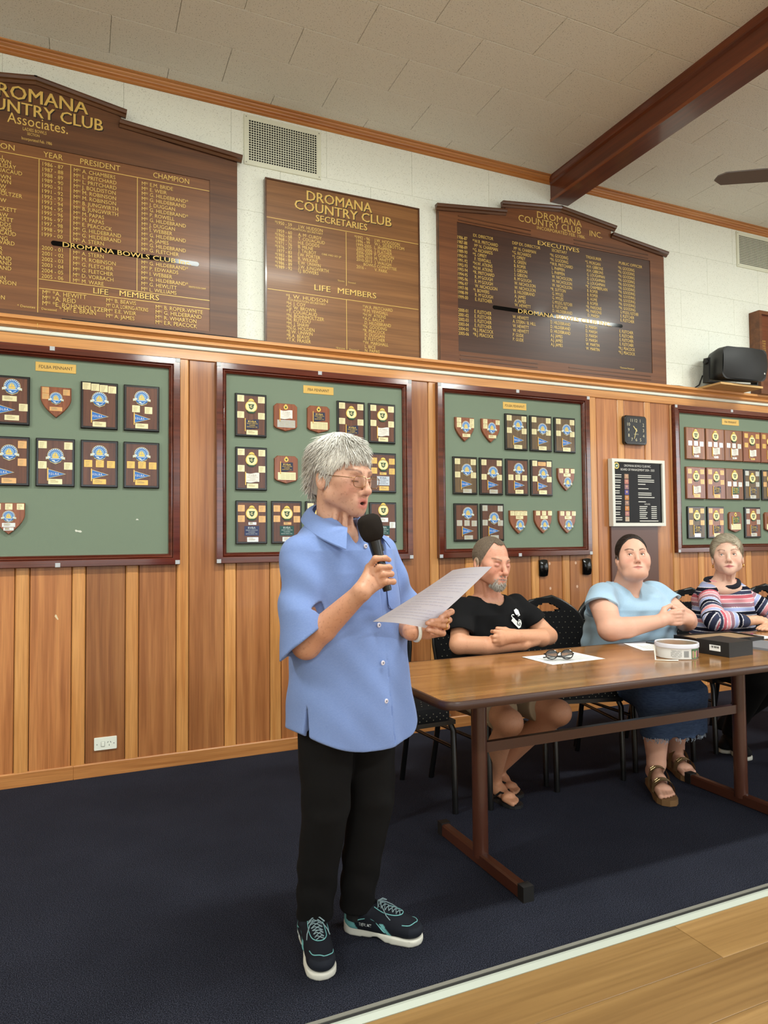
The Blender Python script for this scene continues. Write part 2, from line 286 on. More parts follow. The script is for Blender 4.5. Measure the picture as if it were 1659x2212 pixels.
         ['*N. GOODING', '*N. GOODING', '*N. GOODING', '*N. GOODING', '*N. GOODING', '*N. GOODING', '*N. GOODING', '*N. GOODING', '*N. GOODING', '*N. GOODING', '*N. GOODING', 'G. MYLES/G. FLETCHER', 'E. FLETCHER', 'E. FLETCHER']),
        ('col', 3.781, 2.86, 2.695, 0.023, ['E. FLETCHER', 'E. FLETCHER', 'E. FLETCHER', 'E. FLETCHER', '*R.J. PEACOCK', '*R.J. PEACOCK']), ('line', '*Denotes Deceased', 3.79, 3.933, 2.577, 0.012, 0),
        ('line', 'DROMANA BOWLS CLUB INC.', 2.862, 3.714, 2.901, 0.03, 1)],
 'H3strip': [(2.648, 2.898), (3.828, 2.906)]}
# ================================================================ setting
M_white=mat('wall_tile_paint',rgb(240,243,231),.75,bump=((260,260,260),.5,.0025),noise=((210,210,210),.8,rgb(172,174,156),(.60,.70)))
M_plain=mat('plain_paint',rgb(226,224,208),.8)
M_ctile=mat('ceiling_tile_paint',rgb(232,231,222),.8,bump=((150,150,150),.8,.003),noise=((150,150,150),.9,rgb(150,148,138),(.60,.68)))
M_ctile_b=mat('ceiling_backing',rgb(200,196,180),.9)
M_plank=wood('timber_plank',rgb(160,97,52),rgb(202,136,80),'Z',1.0,.40,.2,.30,rgb(182,116,66))
M_batten=wood('timber_batten',rgb(198,130,68),rgb(224,162,96),'Z',1.2,.36,.25,.14)
M_trim=wood('timber_trim',rgb(200,132,68),rgb(226,164,98),'X',1.0,.35,.3,.08)
M_corn=wood('cornice_timber',rgb(178,112,56),rgb(206,142,78),'X',1.0,.35,.3,.05)
M_skirt=wood('skirting_timber',rgb(176,112,58),rgb(206,142,82),'X',1.4,.4,.2,.1)
M_dark=mat('shadow_gap',rgb(40,24,14),.8)
M_beam=wood('beam_timber',rgb(92,40,22),rgb(120,58,32),'Y',.9,.32,.4,.1,bumps=.1)
M_conduit=mat('conduit_plastic',rgb(226,230,218),.35)
def carpet_mat():
    m=bpy.data.materials.new('navy_carpet'); m.use_nodes=True; nt=m.node_tree; N=nt.nodes; L=nt.links; b=N['Principled BSDF']
    b.inputs['Roughness'].default_value=1; b.inputs['Specular IOR Level'].default_value=.1; b.inputs['Sheen Weight'].default_value=.08; b.inputs['Sheen Tint'].default_value=rgb(120,130,170)
    tc=N.new('ShaderNodeTexCoord')
    v=N.new('ShaderNodeTexVoronoi'); v.inputs['Scale'].default_value=330; L.new(tc.outputs['Object'],v.inputs['Vector'])
    n=N.new('ShaderNodeTexNoise'); n.inputs['Scale'].default_value=330; n.inputs['Detail'].default_value=3; n.inputs['Roughness'].default_value=.7; L.new(tc.outputs['Object'],n.inputs['Vector'])
    n3=N.new('ShaderNodeTexNoise'); n3.inputs['Scale'].default_value=3.5; n3.inputs['Detail'].default_value=4; L.new(tc.outputs['Object'],n3.inputs['Vector'])
    r=N.new('ShaderNodeValToRGB'); e=r.color_ramp.elements; e[0].position=.46; e[1].position=.74; e[0].color=rgb(8,9,14); e[1].color=rgb(80,82,98); L.new(n.outputs['Fac'],r.inputs[0])
    mx=N.new('ShaderNodeMix'); mx.data_type='RGBA'; mx.blend_type='MULTIPLY'; mx.inputs[0].default_value=.5; L.new(r.outputs[0],mx.inputs[6]); 
    r3=N.new('ShaderNodeValToRGB'); r3.color_ramp.elements[0].position=.35; r3.color_ramp.elements[1].position=.65; r3.color_ramp.elements[0].color=(.6,.6,.6,1); L.new(n3.outputs['Fac'],r3.inputs[0]); L.new(r3.outputs[0],mx.inputs[7]); L.new(mx.outputs[2],b.inputs['Base Color'])
    bp=N.new('ShaderNodeBump'); bp.inputs['Strength'].default_value=.6; bp.inputs['Distance'].default_value=.003; L.new(n.outputs['Fac'],bp.inputs['Height']); L.new(bp.outputs[0],b.inputs['Normal'])
    return m
XL,XR,YB=-4.0,9.0,-9.5; ZC=3.955
# back wall with timber panelling below and fibre tiles above
wall_back=struct(obj('wall_back',MB().box(XL,XR,.0,.15,0,ZC),M_dark),'wall behind the table: timber panelling below, pale fibre tiles above')
pw,bw,pitch=.2735-.0695-.004,.067,.2735
wide=MB().bbox(-pw/2,pw/2,-.012,0,.0,2.36,.003).mesh('plank'); nar=MB().bbox(-bw/2,bw/2,-.0165,0,0,2.36,.006).mesh('batten')
for k in range(-4,24):
    x=-.041+pitch*k
    obj('batten',nar,M_batten,wall_back,(x+.035,0,0)); obj('plank',wide,M_plank,wall_back,(x+.07+.002+pw/2,0,0))
tile=MB().bbox(-.3049,.3049,-.012,0,-.1531,.1531,.0014).mesh('tile')
zr=[3.905-.1535]; zs=[3.598+.1535-.307*i for i in range(5)]
for i,z in enumerate(zs):
    off=.211 if i%2==0 else .211-.3055
    for k in range(-3,12):
        x=off+.611*k+.3055
        if -1.4<x<6.6: obj('tile',tile,M_white,wall_back,(x,0,z))
obj('tile_backing',MB().box(-1.4,6.55,-.0075,0,2.4,ZC),mat('tile_joint',rgb(176,176,160),.9),wall_back)
obj('plain_upper',MB().box(XL,-1.35,-.011,0,2.4,ZC).box(6.5,XR,-.011,0,2.4,ZC),M_plain,wall_back)
obj('plain_panelling',MB().box(XL,-1.13,-.012,0,0,2.36).box(6.53,XR,-.012,0,0,2.36),M_plank,wall_back)
# ledge (picture rail) with conduit
led=[(0,.0),(.075,.0),(.075,-.018),(.06,-.02),(.048,-.034),(.048,-.038),(.054,-.044),(.054,-.05),(.036,-.058),(.0,-.06)]
struct(obj('trim_1',MB().sweep((XL,0,2.477),(XR,0,2.477),led),M_trim),'moulded timber ledge that carries the honour boards')
struct(obj('trim_2',MB().sweep((XL,0,2.395),(XR,0,2.395),[(0,0),(.03,.0),(.034,.004),(.034,.020),(.03,.024),(0,.024)]),M_conduit),'white cable conduit strip under the timber ledge')
struct(obj('trim_3',MB().sweep((XL,0,2.335),(XR,0,2.335),[(0,0),(.021,0),(.024,.003),(.024,.058),(0,.058)]),M_trim),'flat timber rail above the green boards')
corn=[(0,0),(.014,0),(.024,.006),(.026,.014),(.022,.02),(.03,.024),(.032,.03),(.046,.036),(.048,.042),(.066,.044),(.066,.051),(0,.051)]
struct(obj('trim_4',MB().sweep((XL,0,3.905),(3.19,0,3.905),corn).sweep((3.36,0,3.905),(XR,0,3.905),corn),M_corn),'moulded timber cornice under the tiled ceiling')
struct(obj('baseboard_back',MB().sweep((-.026,0,0),(XR,0,0),[(0,0),(.02,0),(.02,.068),(.016,.074),(0,.074)]).sweep((XL,0,0),(-.028,0,0),[(0,0),(.019,0),(.019,.068),(.015,.074),(0,.074)]),M_skirt),'timber skirting board along the carpet')
# ceiling
ceil=struct(obj('ceiling',MB().box(XL,XR,YB,0,ZC+.012,ZC+.12),M_ctile_b),'ceiling of pale fissured fibre tiles')
ct=MB().bbox(-.305,.305,0,.0125,-.1492,.1492,.0022).xf(Matrix.Rotation(math.radians(90),4,'X')).mesh('tile')
# rotated so that the chamfered face looks down
for j in range(-1,9):
    y=-.157-.3004*j-.1502
    for k in range(-3,13):
        x=(.128 if j%2==0 else .4425)+.612*k
        if j%2: x+=0
        xc=x+.306
        if xc>6.7 or xc<-1.3: continue
        hh=obj('tile',ct,M_ctile,ceil,(xc,y,ZC))
obj('plain_ceiling',MB().box(XL,XR,YB,-2.9,ZC,ZC+.02),M_ctile_b,ceil)
# beam
bm_=obj('trim_5',MB().box(3.195,3.355,YB,0,3.775,ZC),M_beam); struct(bm_,'dark stained timber ceiling beam')
mold=[(0,0),(.03,0),(.03,-.012),(.016,-.03),(.016,-.042),(0,-.05)]
obj('cornice_strip',MB().sweep((3.195,0,ZC),(3.195,YB,ZC),mold,outv=(-1,0,0)),M_beam,bm_)
obj('cornice_strip',MB().sweep((3.355,0,ZC),(3.355,YB,ZC),mold,outv=(1,0,0)),M_beam,bm_)
obj('edge_bead',MB().sweep((3.195,0,3.80),(3.195,YB,3.80),[(0,-.027),(.004,-.022),(.004,-.004),(0,0)],outv=(-1,0,0)),wood('bead_timber',rgb(128,66,36),rgb(150,82,46),'Y',.9,.3,.4,.05),bm_)
# floors
struct(obj('floor',MB().box(XL,XR,-2.335,0,-.06,0),carpet_mat()),'dark navy loop pile carpet')
fl2=struct(obj('floor',MB().box(XL,XR,YB,-2.385,-.06,-.012),M_dark),'pale oak look plank floor')
M_floor=wood('oak_plank',rgb(132,98,56),rgb(164,128,80),'X',.45,.42,.15,.10,rgb(148,113,67),bumps=.06)
fp=MB().bbox(-.599,.599,-.012,0,-.0945,.0945,.0012).xf(Matrix.Rotation(math.radians(-90),4,'X')).mesh('plank')
for j in range(8):
    y=-2.388-.095-.19*j
    for k in range(-2,6):
        x=k*1.2+(j*.43)%1.2
        obj('plank',fp,M_floor,fl2,(x,y,-.012))
obj('plain_floor',MB().box(XL,-2.0,YB,-2.39,-.02,0).box(6.5,XR,YB,-2.39,-.02,0).box(-2.0,6.5,YB,-3.9,-.02,0),M_floor,fl2)
tr=struct(obj('trim_6',MB().sweep((XL,-2.36,0),(XR,-2.36,0),[(.0,-.05),(.028,-.05),(.028,.001),(.008,.006),(.0,.006)]),mat('aluminium_strip',rgb(196,202,190),.35,.3)),'pale metal edging strip between carpet and planks')
obj('rubber_groove',MB().box(XL,XR,-2.36,-2.346,-.05,.004),mat('groove_rubber',rgb(34,34,32),.7),tr)
obj('back_lip',MB().box(XL,XR,-2.346,-2.333,-.05,.006),mat('aluminium_lip',rgb(150,148,138),.4,.4),tr)
# the rest of the room, behind and beside the camera, with its windows
def wall_with_windows(name,axis,pos,a0,a1,wins,z0,z1,lab):
    mb=MB(); t=.14
    def seg(u0,u1,w0,w1):
        if axis=='Y': mb.box(u0,u1,pos-t,pos,w0,w1)
        else: mb.box(pos,pos+t,u0,u1,w0,w1)
    cur=a0
    for c,hw in wins:
        seg(cur,c-hw,0,ZC); seg(c-hw,c+hw,0,z0); seg(c-hw,c+hw,z1,ZC); cur=c+hw
    seg(cur,a1,0,ZC)
    return struct(obj(name,mb,M_plain),lab)
wall_with_windows('wall_front','Y',YB,XL,XR,[(x,1.1) for x in WINX],.9,3.2,'wall opposite the panelling with four windows')
wall_with_windows('wall_right','X',XR,YB,0,[(-6.9,.95),(-4.3,.95)],1.0,3.1,'right hand wall with two windows')
struct(obj('wall_left',MB().box(XL-.14,XL,YB,0,0,ZC),M_plain),'plain left hand wall')
M_wf=mat('window_frame_paint',rgb(235,235,230),.4)
for i,x in enumerate(WINX):
    struct(obj('window_%d'%(i+1),MB().frame(x-1.1,x+1.1,.9,3.2,[(0,YB-.09),(0,YB-.05),(.05,YB-.05),(.05,YB-.09)]).box(x-.025,x+.025,YB-.09,YB-.05,.95,3.15).box(x-1.05,x+1.05,YB-.09,YB-.05,2.05,2.09),M_wf),'white framed window')
for i,y in enumerate((-6.9,-4.3)):
    struct(obj('window_%d'%(i+5),MB().box(XR+.04,XR+.08,y-.95,y+.95,1.0,1.05).box(XR+.04,XR+.08,y-.95,y+.95,3.05,3.1).box(XR+.04,XR+.08,y-.95,y-.9,1.0,3.1).box(XR+.04,XR+.08,y+.9,y+.95,1.0,3.1).box(XR+.04,XR+.08,y-.025,y+.025,1.0,3.1),M_wf),'white framed window')

for k,(x,y) in enumerate(TUBES):
    f=tag(obj('ceiling_light',MB().box(x-.62,x+.62,y-.10,y+.10,ZC-.04,ZC).box(x-.62,x-.605,y-.10,y+.10,ZC-.075,ZC).box(x+.605,x+.62,y-.10,y+.10,ZC-.075,ZC),M_wf),['white fluorescent ceiling light nearest the plain left wall','white fluorescent ceiling light above the standing woman','white fluorescent ceiling light beyond the ceiling fan','white fluorescent ceiling light between left wall and window wall','white fluorescent ceiling light in front of the middle windows','white fluorescent ceiling light between window wall and right wall'][k],'light','fluorescent ceiling lights')
    for dy in (-.045,.045): obj('tube',MB().tube([(x-.6,y+dy,ZC-.058),(x+.6,y+dy,ZC-.058)],.013,10),mat('tube_glow',rgb(255,250,240),.3,emit=((.95,1,.90,1),6)),f)

M_chip=mat('bare_chip',rgb(226,206,170),.8)
obj('paint_chip',MB().prism([(-.006,.014),(-.009,.004),(-.002,-.006),(.006,-.016),(.010,-.012),(.004,.002),(.0,.012)],-.0128,-.0115),M_chip,wall_back,(-.115,0,.875))
for x,z in ((3.128,1.085),(3.132,.905),(3.365,1.085),(3.375,.91)): obj('filler_spot',MB().prism([(.009*math.cos(k),.012*math.sin(k)) for k in (0,1,2,3,4,5,6)],-.0127,-.0115),mat('filler_pale',rgb(214,176,150),.8),wall_back,(x,0,z))
# ================================================================ honour boards
M_gold=mat('gilt_paint',rgb(222,186,100),.4,.15)
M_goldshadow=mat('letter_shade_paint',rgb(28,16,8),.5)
M_oakd=wood('honour_oak_dark',rgb(84,50,26),rgb(112,70,38),'X',1.0,.45,.06,.05)
M_oakm=wood('honour_oak_panel',rgb(112,68,34),rgb(132,84,44),'X',.8,.42,.05,.05)
M_oak2=wood('secretaries_panel',rgb(118,76,36),rgb(148,100,54),'X',.7,.42,.05,.02)
M_oak3f=wood('executives_frame',rgb(98,56,28),rgb(128,78,42),'X',.9,.42,.06,.03)
M_oak3p=wood('executives_panel',rgb(62,36,23),rgb(76,46,30),'X',.6,.38,.06,.03,bumps=.05)
M_cope=wood('coping_wood',rgb(74,42,24),rgb(98,60,34),'X',1,.3,.45,.03)
M_black=mat('gloss_black',rgb(12,11,11),.14,coat=.25,spec=.3)
M_strip=mat('strip_black',rgb(10,9,9),.10,spec=.14)
def lettering(name,items,y,parent,cx,zb,mats,cond=.95):
    """gilt lines from the table; bold headings also get a dark drop shade"""
    a=MB(); sh=MB()
    for it in items:
        if it[0]=='col':
            _,x,z0,z1,h,ts=it; n=len(ts); key_off=any(q.startswith('*') for q in ts)
            for i,t in enumerate(ts):
                if t: 
                    st=t.startswith('*'); tt=t[1:] if st else t
                    z=z0+(z1-z0)*i/max(1,n-1)
                    text(a,tt,x-cx+(h*.55 if key_off else h*.1),z-zb,h,y,cond=cond*(.72 if len(tt)>18 else 1))
                    if st: text(a,'*',x-cx-h*.1,z-zb,h,y)
        elif it[0]=='line':
            _,t,x0,x1,z,h,b=it
            for dx in ((-.022*h,.022*h) if b else (0,)): text(a,t,x0-cx+dx,z-zb,h,y-dx*.002,width=x1-x0)
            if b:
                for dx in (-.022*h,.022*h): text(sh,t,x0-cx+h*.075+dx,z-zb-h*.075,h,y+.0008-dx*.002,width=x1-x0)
        else:
            _,t,x,z,h=it; text(a,t,x-cx,z-zb,h,y,align='R',cond=cond)
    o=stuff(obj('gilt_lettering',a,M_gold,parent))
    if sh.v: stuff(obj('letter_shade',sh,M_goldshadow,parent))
    return o
def rules(key,y,parent,cx,zb):
    mb=MB()
    for x0,z0,x1,z1,t in TXT[key+'r']:
        if abs(x1-x0)>abs(z1-z0): z=(z0+z1)/2; mb.box(x0-cx,x1-cx,y,y+.001,z-zb-t/2,z-zb+t/2)
        else: x=(x0+x1)/2; mb.box(x-cx-t/2,x-cx+t/2,y,y+.001,min(z0,z1)-zb,max(z0,z1)-zb)
    obj('gilt_rules',mb,M_gold,parent)
COPE=[(0,0),(.012,0),(.02,.012),(.03,.016),(.036,.028),(.036,.036),(0,.036)]
def pediment(name,label,cx,hw,zt,zs0,up_hw,zs1,zap,mb_f,m_c,panel,m_p,th,key,strip,grooves):
    zb=2.477
    t=thing(name,label,'board',(cx,-.0125,zb),group=None)
    P=[(-hw,0),(hw,0),(hw,zt-zb),(up_hw-.02,zs0-zb),(up_hw-.02,zs1-zb),(0,zap-zb),(-up_hw+.02,zs1-zb),(-up_hw+.02,zs0-zb),(-hw,zt-zb)]
    x0,x1,z0,z1=panel
    # back board, stiles and rails of the frame, sunk panel
    obj('pediment_board',MB().prism(P,-th+.006,0),mb_f,t)
    mb=MB().box(-hw,x0-cx,-th,-th+.01,0,zt-zb-.02).box(x1-cx,hw,-th,-th+.01,0,zt-zb-.02).box(x0-cx,x1-cx,-th-.0005,-th+.01,0,z0-zb)
    mb.prism([(x0-cx,z1-zb),(x1-cx,z1-zb),(x1-cx,zt-zb-.02),(up_hw-.03,zs0-zb-.02),(up_hw-.03,zs1-zb-.02),(0,zap-zb-.02),(-up_hw+.03,zs1-zb-.02),(-up_hw+.03,zs0-zb-.02),(x0-cx,zt-zb-.02)],-th,-th+.01)
    obj('frame_boards',mb,mb_f,t)
    obj('name_panel',MB().box(x0-cx+.001,x1-cx-.001,-th+.004,-th+.012,z0-zb+.001,z1-zb-.001),m_p,t)
    for sgn in (-1,1):
        for (xa,za),(xb,zb2) in [((-.012,zap-zb-.03),(up_hw+.005,zs1-zb-.03)),((up_hw-.03,zs0-zb-.03),(hw+.025,zt-zb-.03+.012))]:
            d=Vector((sgn*(xb-xa),0,zb2-za)).normalized(); u=Vector((-d.z,0,d.x)); u=u if u.z>0 else -u
            obj('coping',MB().sweep((sgn*xa,-th+.004,za),(sgn*xb,-th+.004,zb2),COPE,upv=u),m_c,t)
    if grooves:
        for (gx0,gx1,gz) in grooves:
            for dz in ((0,.028) if key!='H1' else (0,.012)): obj('moulded_line',MB().box(gx0-cx,gx1-cx,-th-.003,-th+.002,gz-zb+dz-(.004 if key!='H1' else .002),gz-zb+dz+(.004 if key!='H1' else .002)),M_cope,t)
    (sx0,sz0),(sx1,sz1)=strip
    zc=(sz0+sz1)/2-zb
    pts=[]
    r=.0135
    for a in range(9): pts.append((sx1-cx-r+r*math.cos(-math.pi/2+math.pi*a/8),zc+r*math.sin(-math.pi/2+math.pi*a/8)))
    for a in range(9): pts.append((sx0-cx+r+r*math.cos(math.pi/2+math.pi*a/8),zc+r*math.sin(math.pi/2+math.pi*a/8)))
    obj('black_title_strip',MB().prism(pts,-th+.0018,-th+.006,.0008),M_strip,t)
    pz=z1
    def zof(it): return (it[2] if it[3]>2.56 else it[3]) if it[0]=='col' else (it[4] if it[0]=='line' else it[3])
    lettering('l',[i for i in TXT[key] if 2.54<zof(i)<pz or (zof(i)<2.54 and i[0]=='x')],-th+.0012,t,cx,zb,None,.9 if key=='H1' else .74)
    lettering('l',[i for i in TXT[key] if zof(i)>=pz or zof(i)<=2.54],-th-.0012,t,cx,zb,None,.9 if key=='H1' else .74)
    if key+'r' in TXT: rules(key,-th+.0025,t,cx,zb)
    return t
# text must sit just in front of panel and pediment alike
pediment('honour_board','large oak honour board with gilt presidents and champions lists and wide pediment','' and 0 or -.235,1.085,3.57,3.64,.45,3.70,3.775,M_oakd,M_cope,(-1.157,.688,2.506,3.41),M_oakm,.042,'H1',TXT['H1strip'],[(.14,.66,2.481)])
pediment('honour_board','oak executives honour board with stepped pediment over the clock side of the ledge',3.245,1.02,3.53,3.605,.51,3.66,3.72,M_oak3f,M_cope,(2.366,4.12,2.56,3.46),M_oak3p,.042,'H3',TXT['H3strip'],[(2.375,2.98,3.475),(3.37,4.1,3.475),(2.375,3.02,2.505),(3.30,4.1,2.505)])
t=thing('honour_board','flat square oak secretaries honour board between two pedimented boards','board',(1.551,-.0125,2.478))
obj('name_panel',MB().bbox(-.524,.524,-.03,0,0,1.02,.001),M_oak2,t)
obj('edge_frame',MB().frame(-.529,.529,0,1.025,[(0,0),(0,-.036),(.009,-.036),(.009,-.028)]),M_cope,t)
lettering('l',TXT['H2'],-.0312,t,1.551,2.478,None,.86); rules('H2',-.0315,t,1.551,2.478)
t=thing('honour_board','thick framed red brown honour board beside the black loudspeaker','board',(5.92,-.0125,2.478))
obj('case',MB().frame(-.643,.643,0,.715,[(0,0),(0,-.1),(.03,-.1),(.03,-.07)]),M_oak3f,t)
obj('name_panel',MB().box(-.612,.612,-.075,-.02,.03,.685),wood('red_brown_panel',rgb(104,52,28),rgb(124,66,38),'X',.7,.3,.4,.02),t)
mb=MB()
for i,(tt,zz) in enumerate([('98-99',.46),('99-00',.44),('00-01',.42),('01-02',.40),('02-03',.38),('03-04',.36),('04-05',.32),('05-06',.30)]): text(mb,tt,-.59,zz,.014,-.0765)
stuff(obj('gilt_lettering',mb,M_gold,t))
# ================================================================ green pennant boards
M_mahog=wood('mahogany_frame',rgb(80,30,19),rgb(108,46,29),'X',1.2,.14,.7,.05,bumps=.1)
M_mahogv=wood('mahogany_frame_upright',rgb(80,30,19),rgb(108,46,29),'Z',1.2,.14,.7,.05,bumps=.1)
M_felt=mat('green_felt',rgb(128,142,124),.95,spec=.1,noise=((500,500,500),.5,rgb(114,128,110)),bump=((700,700,700),.5,.001))
M_brass=mat('brass_plate',rgb(216,176,96),.3,.4)
M_clip=mat('grey_clip',rgb(190,192,196),.35,.2)
M_ink=mat('dark_ink',rgb(30,26,22),.6)
BOARDS=[(-.760,.522,'FDLBA PENNANT','green pennant board above the power outlet',-.127,2.2225),(.727,2.006,'FBA PENNANT','green pennant board behind the standing woman',1.366,2.216),(2.2,3.491,'FDLBA PENNANT','green pennant board under the executives honour board',2.838,2.2165),(4.348,5.63,'FBA PENNANT','green pennant board beside the wall clock',5.003,2.2285)]
BZ0,BZ1=1.143,2.331
PROF=[(0,0),(0,-.034),(.003,-.037),(.036,-.037),(.039,-.034),(.040,-.026),(.043,-.031),(.048,-.032),(.052,-.029),(.054,-.024),(.057,-.027),(.060,-.024),(.063,-.014),(.063,-.006)]
for i,(x0,x1,tt,lab,tx,tz) in enumerate(BOARDS):
    cx=(x0+x1)/2; t=thing('display_board',lab,'display board',(cx,-.0165,BZ0)); hw=(x1-x0)/2; H=BZ1-BZ0
    obj('felt_panel',MB().box(-hw+.05,hw-.05,-.008,0,.05,H-.05),M_felt,t)
    obj('frame',MB().frame(-hw,hw,0,H,PROF),M_mahog,t,smooth=35)
    p=obj('title_plate',MB().bbox(-.0995,.0995,-.0022,0,-.025,.025,.0008),M_brass,t,(tx-cx,-.008,tz-BZ0))
    mb=MB(); text(mb,tt,0,0,.017,-.0026,width=.165 if i!=1 and i!=3 else .14,align='C'); obj('engraving',mb,M_ink,p)
    if i==0:
        for mx_,mz_,pp in ((-.010-cx,1.336-BZ0,[(-.018,.006),(-.014,-.004),(-.004,-.003),(.010,-.008),(.018,-.004),(.012,.004),(-.004,.004),(-.012,.009)]),(.292-cx,1.40-BZ0,[(-.008,-.003),(.008,-.003),(.004,.003),(-.003,.005)])): obj('putty_mark',MB().prism(pp,-.0095,-.007),mat('putty_white',rgb(216,218,206),.8),t,(mx_,0,mz_))
    cs=MB().bbox(-.0125,.0125,-.003,0,-.0115,.0115,.001).mesh('corner_clip')
    for (a,b) in [(-hw+.014,.014),(hw-.014,.014),(-hw+.014,H-.014),(hw-.014,H-.014),(0 if i else .009,.012),(-.026 if i==0 else .0,H-.012)]:
        obj('corner_clip',cs,M_clip,t,(a,-.037,b))
# ================================================================ plaques
M_pblack=mat('plaque_black_edge',rgb(16,14,14),.25,coat=.3)
M_pwood=wood('plaque_walnut',rgb(84,44,26),rgb(108,62,38),'Z',2.0,.35,.25,.12)
M_polive=wood('plaque_olive_wood',rgb(88,66,38),rgb(116,90,56),'Z',2.5,.35,.25,.08)
M_pred=wood('plaque_red_timber',rgb(126,66,36),rgb(154,86,50),'Z',2.0,.3,.35,.10)
M_ptan=wood('plaque_tan_timber',rgb(120,70,36),rgb(160,98,52),'Z',2.0,.35,.3,.25)
M_cream=mat('plate_cream',rgb(232,222,176),.25,.25); M_gplate=mat('plate_gold',rgb(226,182,98),.25,.35); M_copper=mat('plate_copper',rgb(222,170,112),.25,.3); M_silver=mat('plate_silver',rgb(206,206,200),.18,.5)
PL={'c':M_cream,'g':M_gplate,'o':M_copper,'s':M_silver}
M_blue=mat('enamel_blue',rgb(44,112,190),.25); M_pale=mat('enamel_pale',rgb(206,216,214),.3); M_sail=mat('enamel_gold',rgb(232,196,96),.3,.3); M_rim=mat('crest_rim',rgb(206,190,140),.3,.4)
M_navy=mat('enamel_navy',rgb(24,30,62),.3); M_green=mat('enamel_green',rgb(30,84,46),.3); M_teal=mat('label_teal',rgb(24,74,70),.35); M_lnavy=mat('label_navy',rgb(44,54,92),.35); M_fwhite=mat('flag_white',rgb(236,232,222),.3); M_ivory=mat('crest_ivory',rgb(240,226,170),.3); M_dgreen=mat('crest_green',rgb(28,70,40),.3)
def circ(r,n=28,cx=0,cz=0,a0=0,a1=2*math.pi): return [(cx+r*math.cos(a0+(a1-a0)*k/n),cz+r*math.sin(a0+(a1-a0)*k/n)) for k in range(n if abs(a1-a0)>6.2 else n+1)]
# crest A: blue ring, gold ship, pale banner (drawn for a radius of 40 mm)
cA=MB().prism(circ(.040),-.003,0,.0008); cA.prism([(-.034,-.014),(.034,-.014),(.026,-.034),(0,-.046),(-.026,-.034)],-.003,0); cA.prism([(-.047,-.008),(-.030,-.004),(-.030,-.018),(-.047,-.022)],-.0036,0); cA.prism([(.030,-.004),(.047,-.008),(.047,-.022),(.030,-.018)],-.0036,0)
cA=cA.mesh('crest')
fA=MB().prism(circ(.037),-.0034,-.002); fA.prism([(-.028,-.018),(.028,-.018),(.021,-.031),(0,-.041),(-.021,-.031)],-.0040,-.002); fA=fA.mesh('enamel_field')
lA=MB()
for k in range(15):
    a=math.radians(200-k*220/14); c,s_=math.cos(a),math.sin(a); d=Vector((c,0,s_)); q=Vector((-s_,0,c)); p=d*.0318
    lA.add([p+d*.0042-q*.0024+Vector((0,-.0040,0)),p+d*.0042+q*.0024+Vector((0,-.0040,0)),p-d*.0042+q*.0018+Vector((0,-.0040,0)),p-d*.0042-q*.0018+Vector((0,-.0040,0))],[(0,1,2,3)])
lA.prism([(-.046,-.009),(-.024,-.005),(-.024,-.014),(-.046,-.019)][::-1],-.0046,-.003).prism([(.024,-.005),(.046,-.009),(.046,-.019),(.024,-.014)][::-1],-.0046,-.003).prism([(-.024,-.015),(.024,-.015),(.024,-.019),(-.024,-.019)][::-1],-.0046,-.003); lA.prism([(-.004,-.024),(0,-.034),(.018,-.024),(.018,-.027),(0,-.038),(-.018,-.027),(-.018,-.024)][::-1],-.0046,-.003); lA=lA.mesh('ring_letters')
sA=MB().prism(circ(.0235),-.0038,-.003); sA=sA.mesh('inner_disc')
shA=MB().prism([(-.018,-.004),(.018,-.004),(.013,-.013),(-.013,-.013)][::-1],-.0052,-.003).prism([(-.016,-.002),(-.002,-.002),(-.002,.020)],-.0052,-.003).prism([(0,-.002),(.014,-.002),(.002,.018)],-.0052,-.003).prism([(-.018,.0),(-.006,.014),(-.016,.004)][::-1],-.0052,-.003); shA=shA.mesh('ship')
def crestA(t,u,v,k=1.0,sq=1.0):
    c=obj('crest',cA,M_rim,t,(u,-T0[0],v)); c.scale=(k,1,k*sq)
    obj('enamel_field',fA,M_blue,c); obj('ring_letters',lA,M_pale,c); obj('inner_disc',sA,mat('enamel_light_blue',rgb(120,164,206),.3),c); obj('ship',shA,M_sail,c)
# crest B: ivory medal, gold rim, green shield with swirl, ribbon
cB=MB().prism(circ(.036),-.003,0,.0008).prism(circ(.018,12,0,.030),-.003,0).mesh('crest')
fB=MB().prism(circ(.031),-.0036,-.002).mesh('enamel_field')
gB=MB().prism([(-.019,.014),(.019,.014),(.014,.004),(.012,-.010),(0,-.019),(-.012,-.010),(-.014,.004)][::-1],-.0046,-.003).mesh('shield')
wB=MB()
for k in range(10):
    a=math.radians(40+k*30); 
    for r in (.0078,.0036): wB.add([((r+.0012)*math.cos(a),-.0052,(r+.0012)*math.sin(a)),((r+.0012)*math.cos(a+.5),-.0052,(r+.0012)*math.sin(a+.5)),((r-.0012)*math.cos(a+.5),-.0052,(r-.0012)*math.sin(a+.5)),((r-.0012)*math.cos(a),-.0052,(r-.0012)*math.sin(a))],[(0,1,2,3)])
wB=wB.mesh('swirl')
rB=MB().prism([(-.028,-.022),(-.014,-.031),(.014,-.031),(.028,-.022),(.025,-.032),(.012,-.041),(-.012,-.041),(-.025,-.032)][::-1],-.005,-.002).mesh('ribbon')
tB=MB(); text(tB,'PENNANT',0,.031,.0085,-.0034,align='C',width=.03); tB=tB.mesh('ring_letters')
def crestB(t,u,v,k=1.0):
    c=obj('crest',cB,M_sail,t,(u,-T0[0],v)); c.scale=(k,1,k)
    obj('enamel_field',fB,M_ivory,c); obj('shield',gB,M_dgreen,c); obj('swirl',wB,M_ivory,c); obj('ribbon',rB,M_dgreen,c); obj('ring_letters',tB,M_dgreen,c)
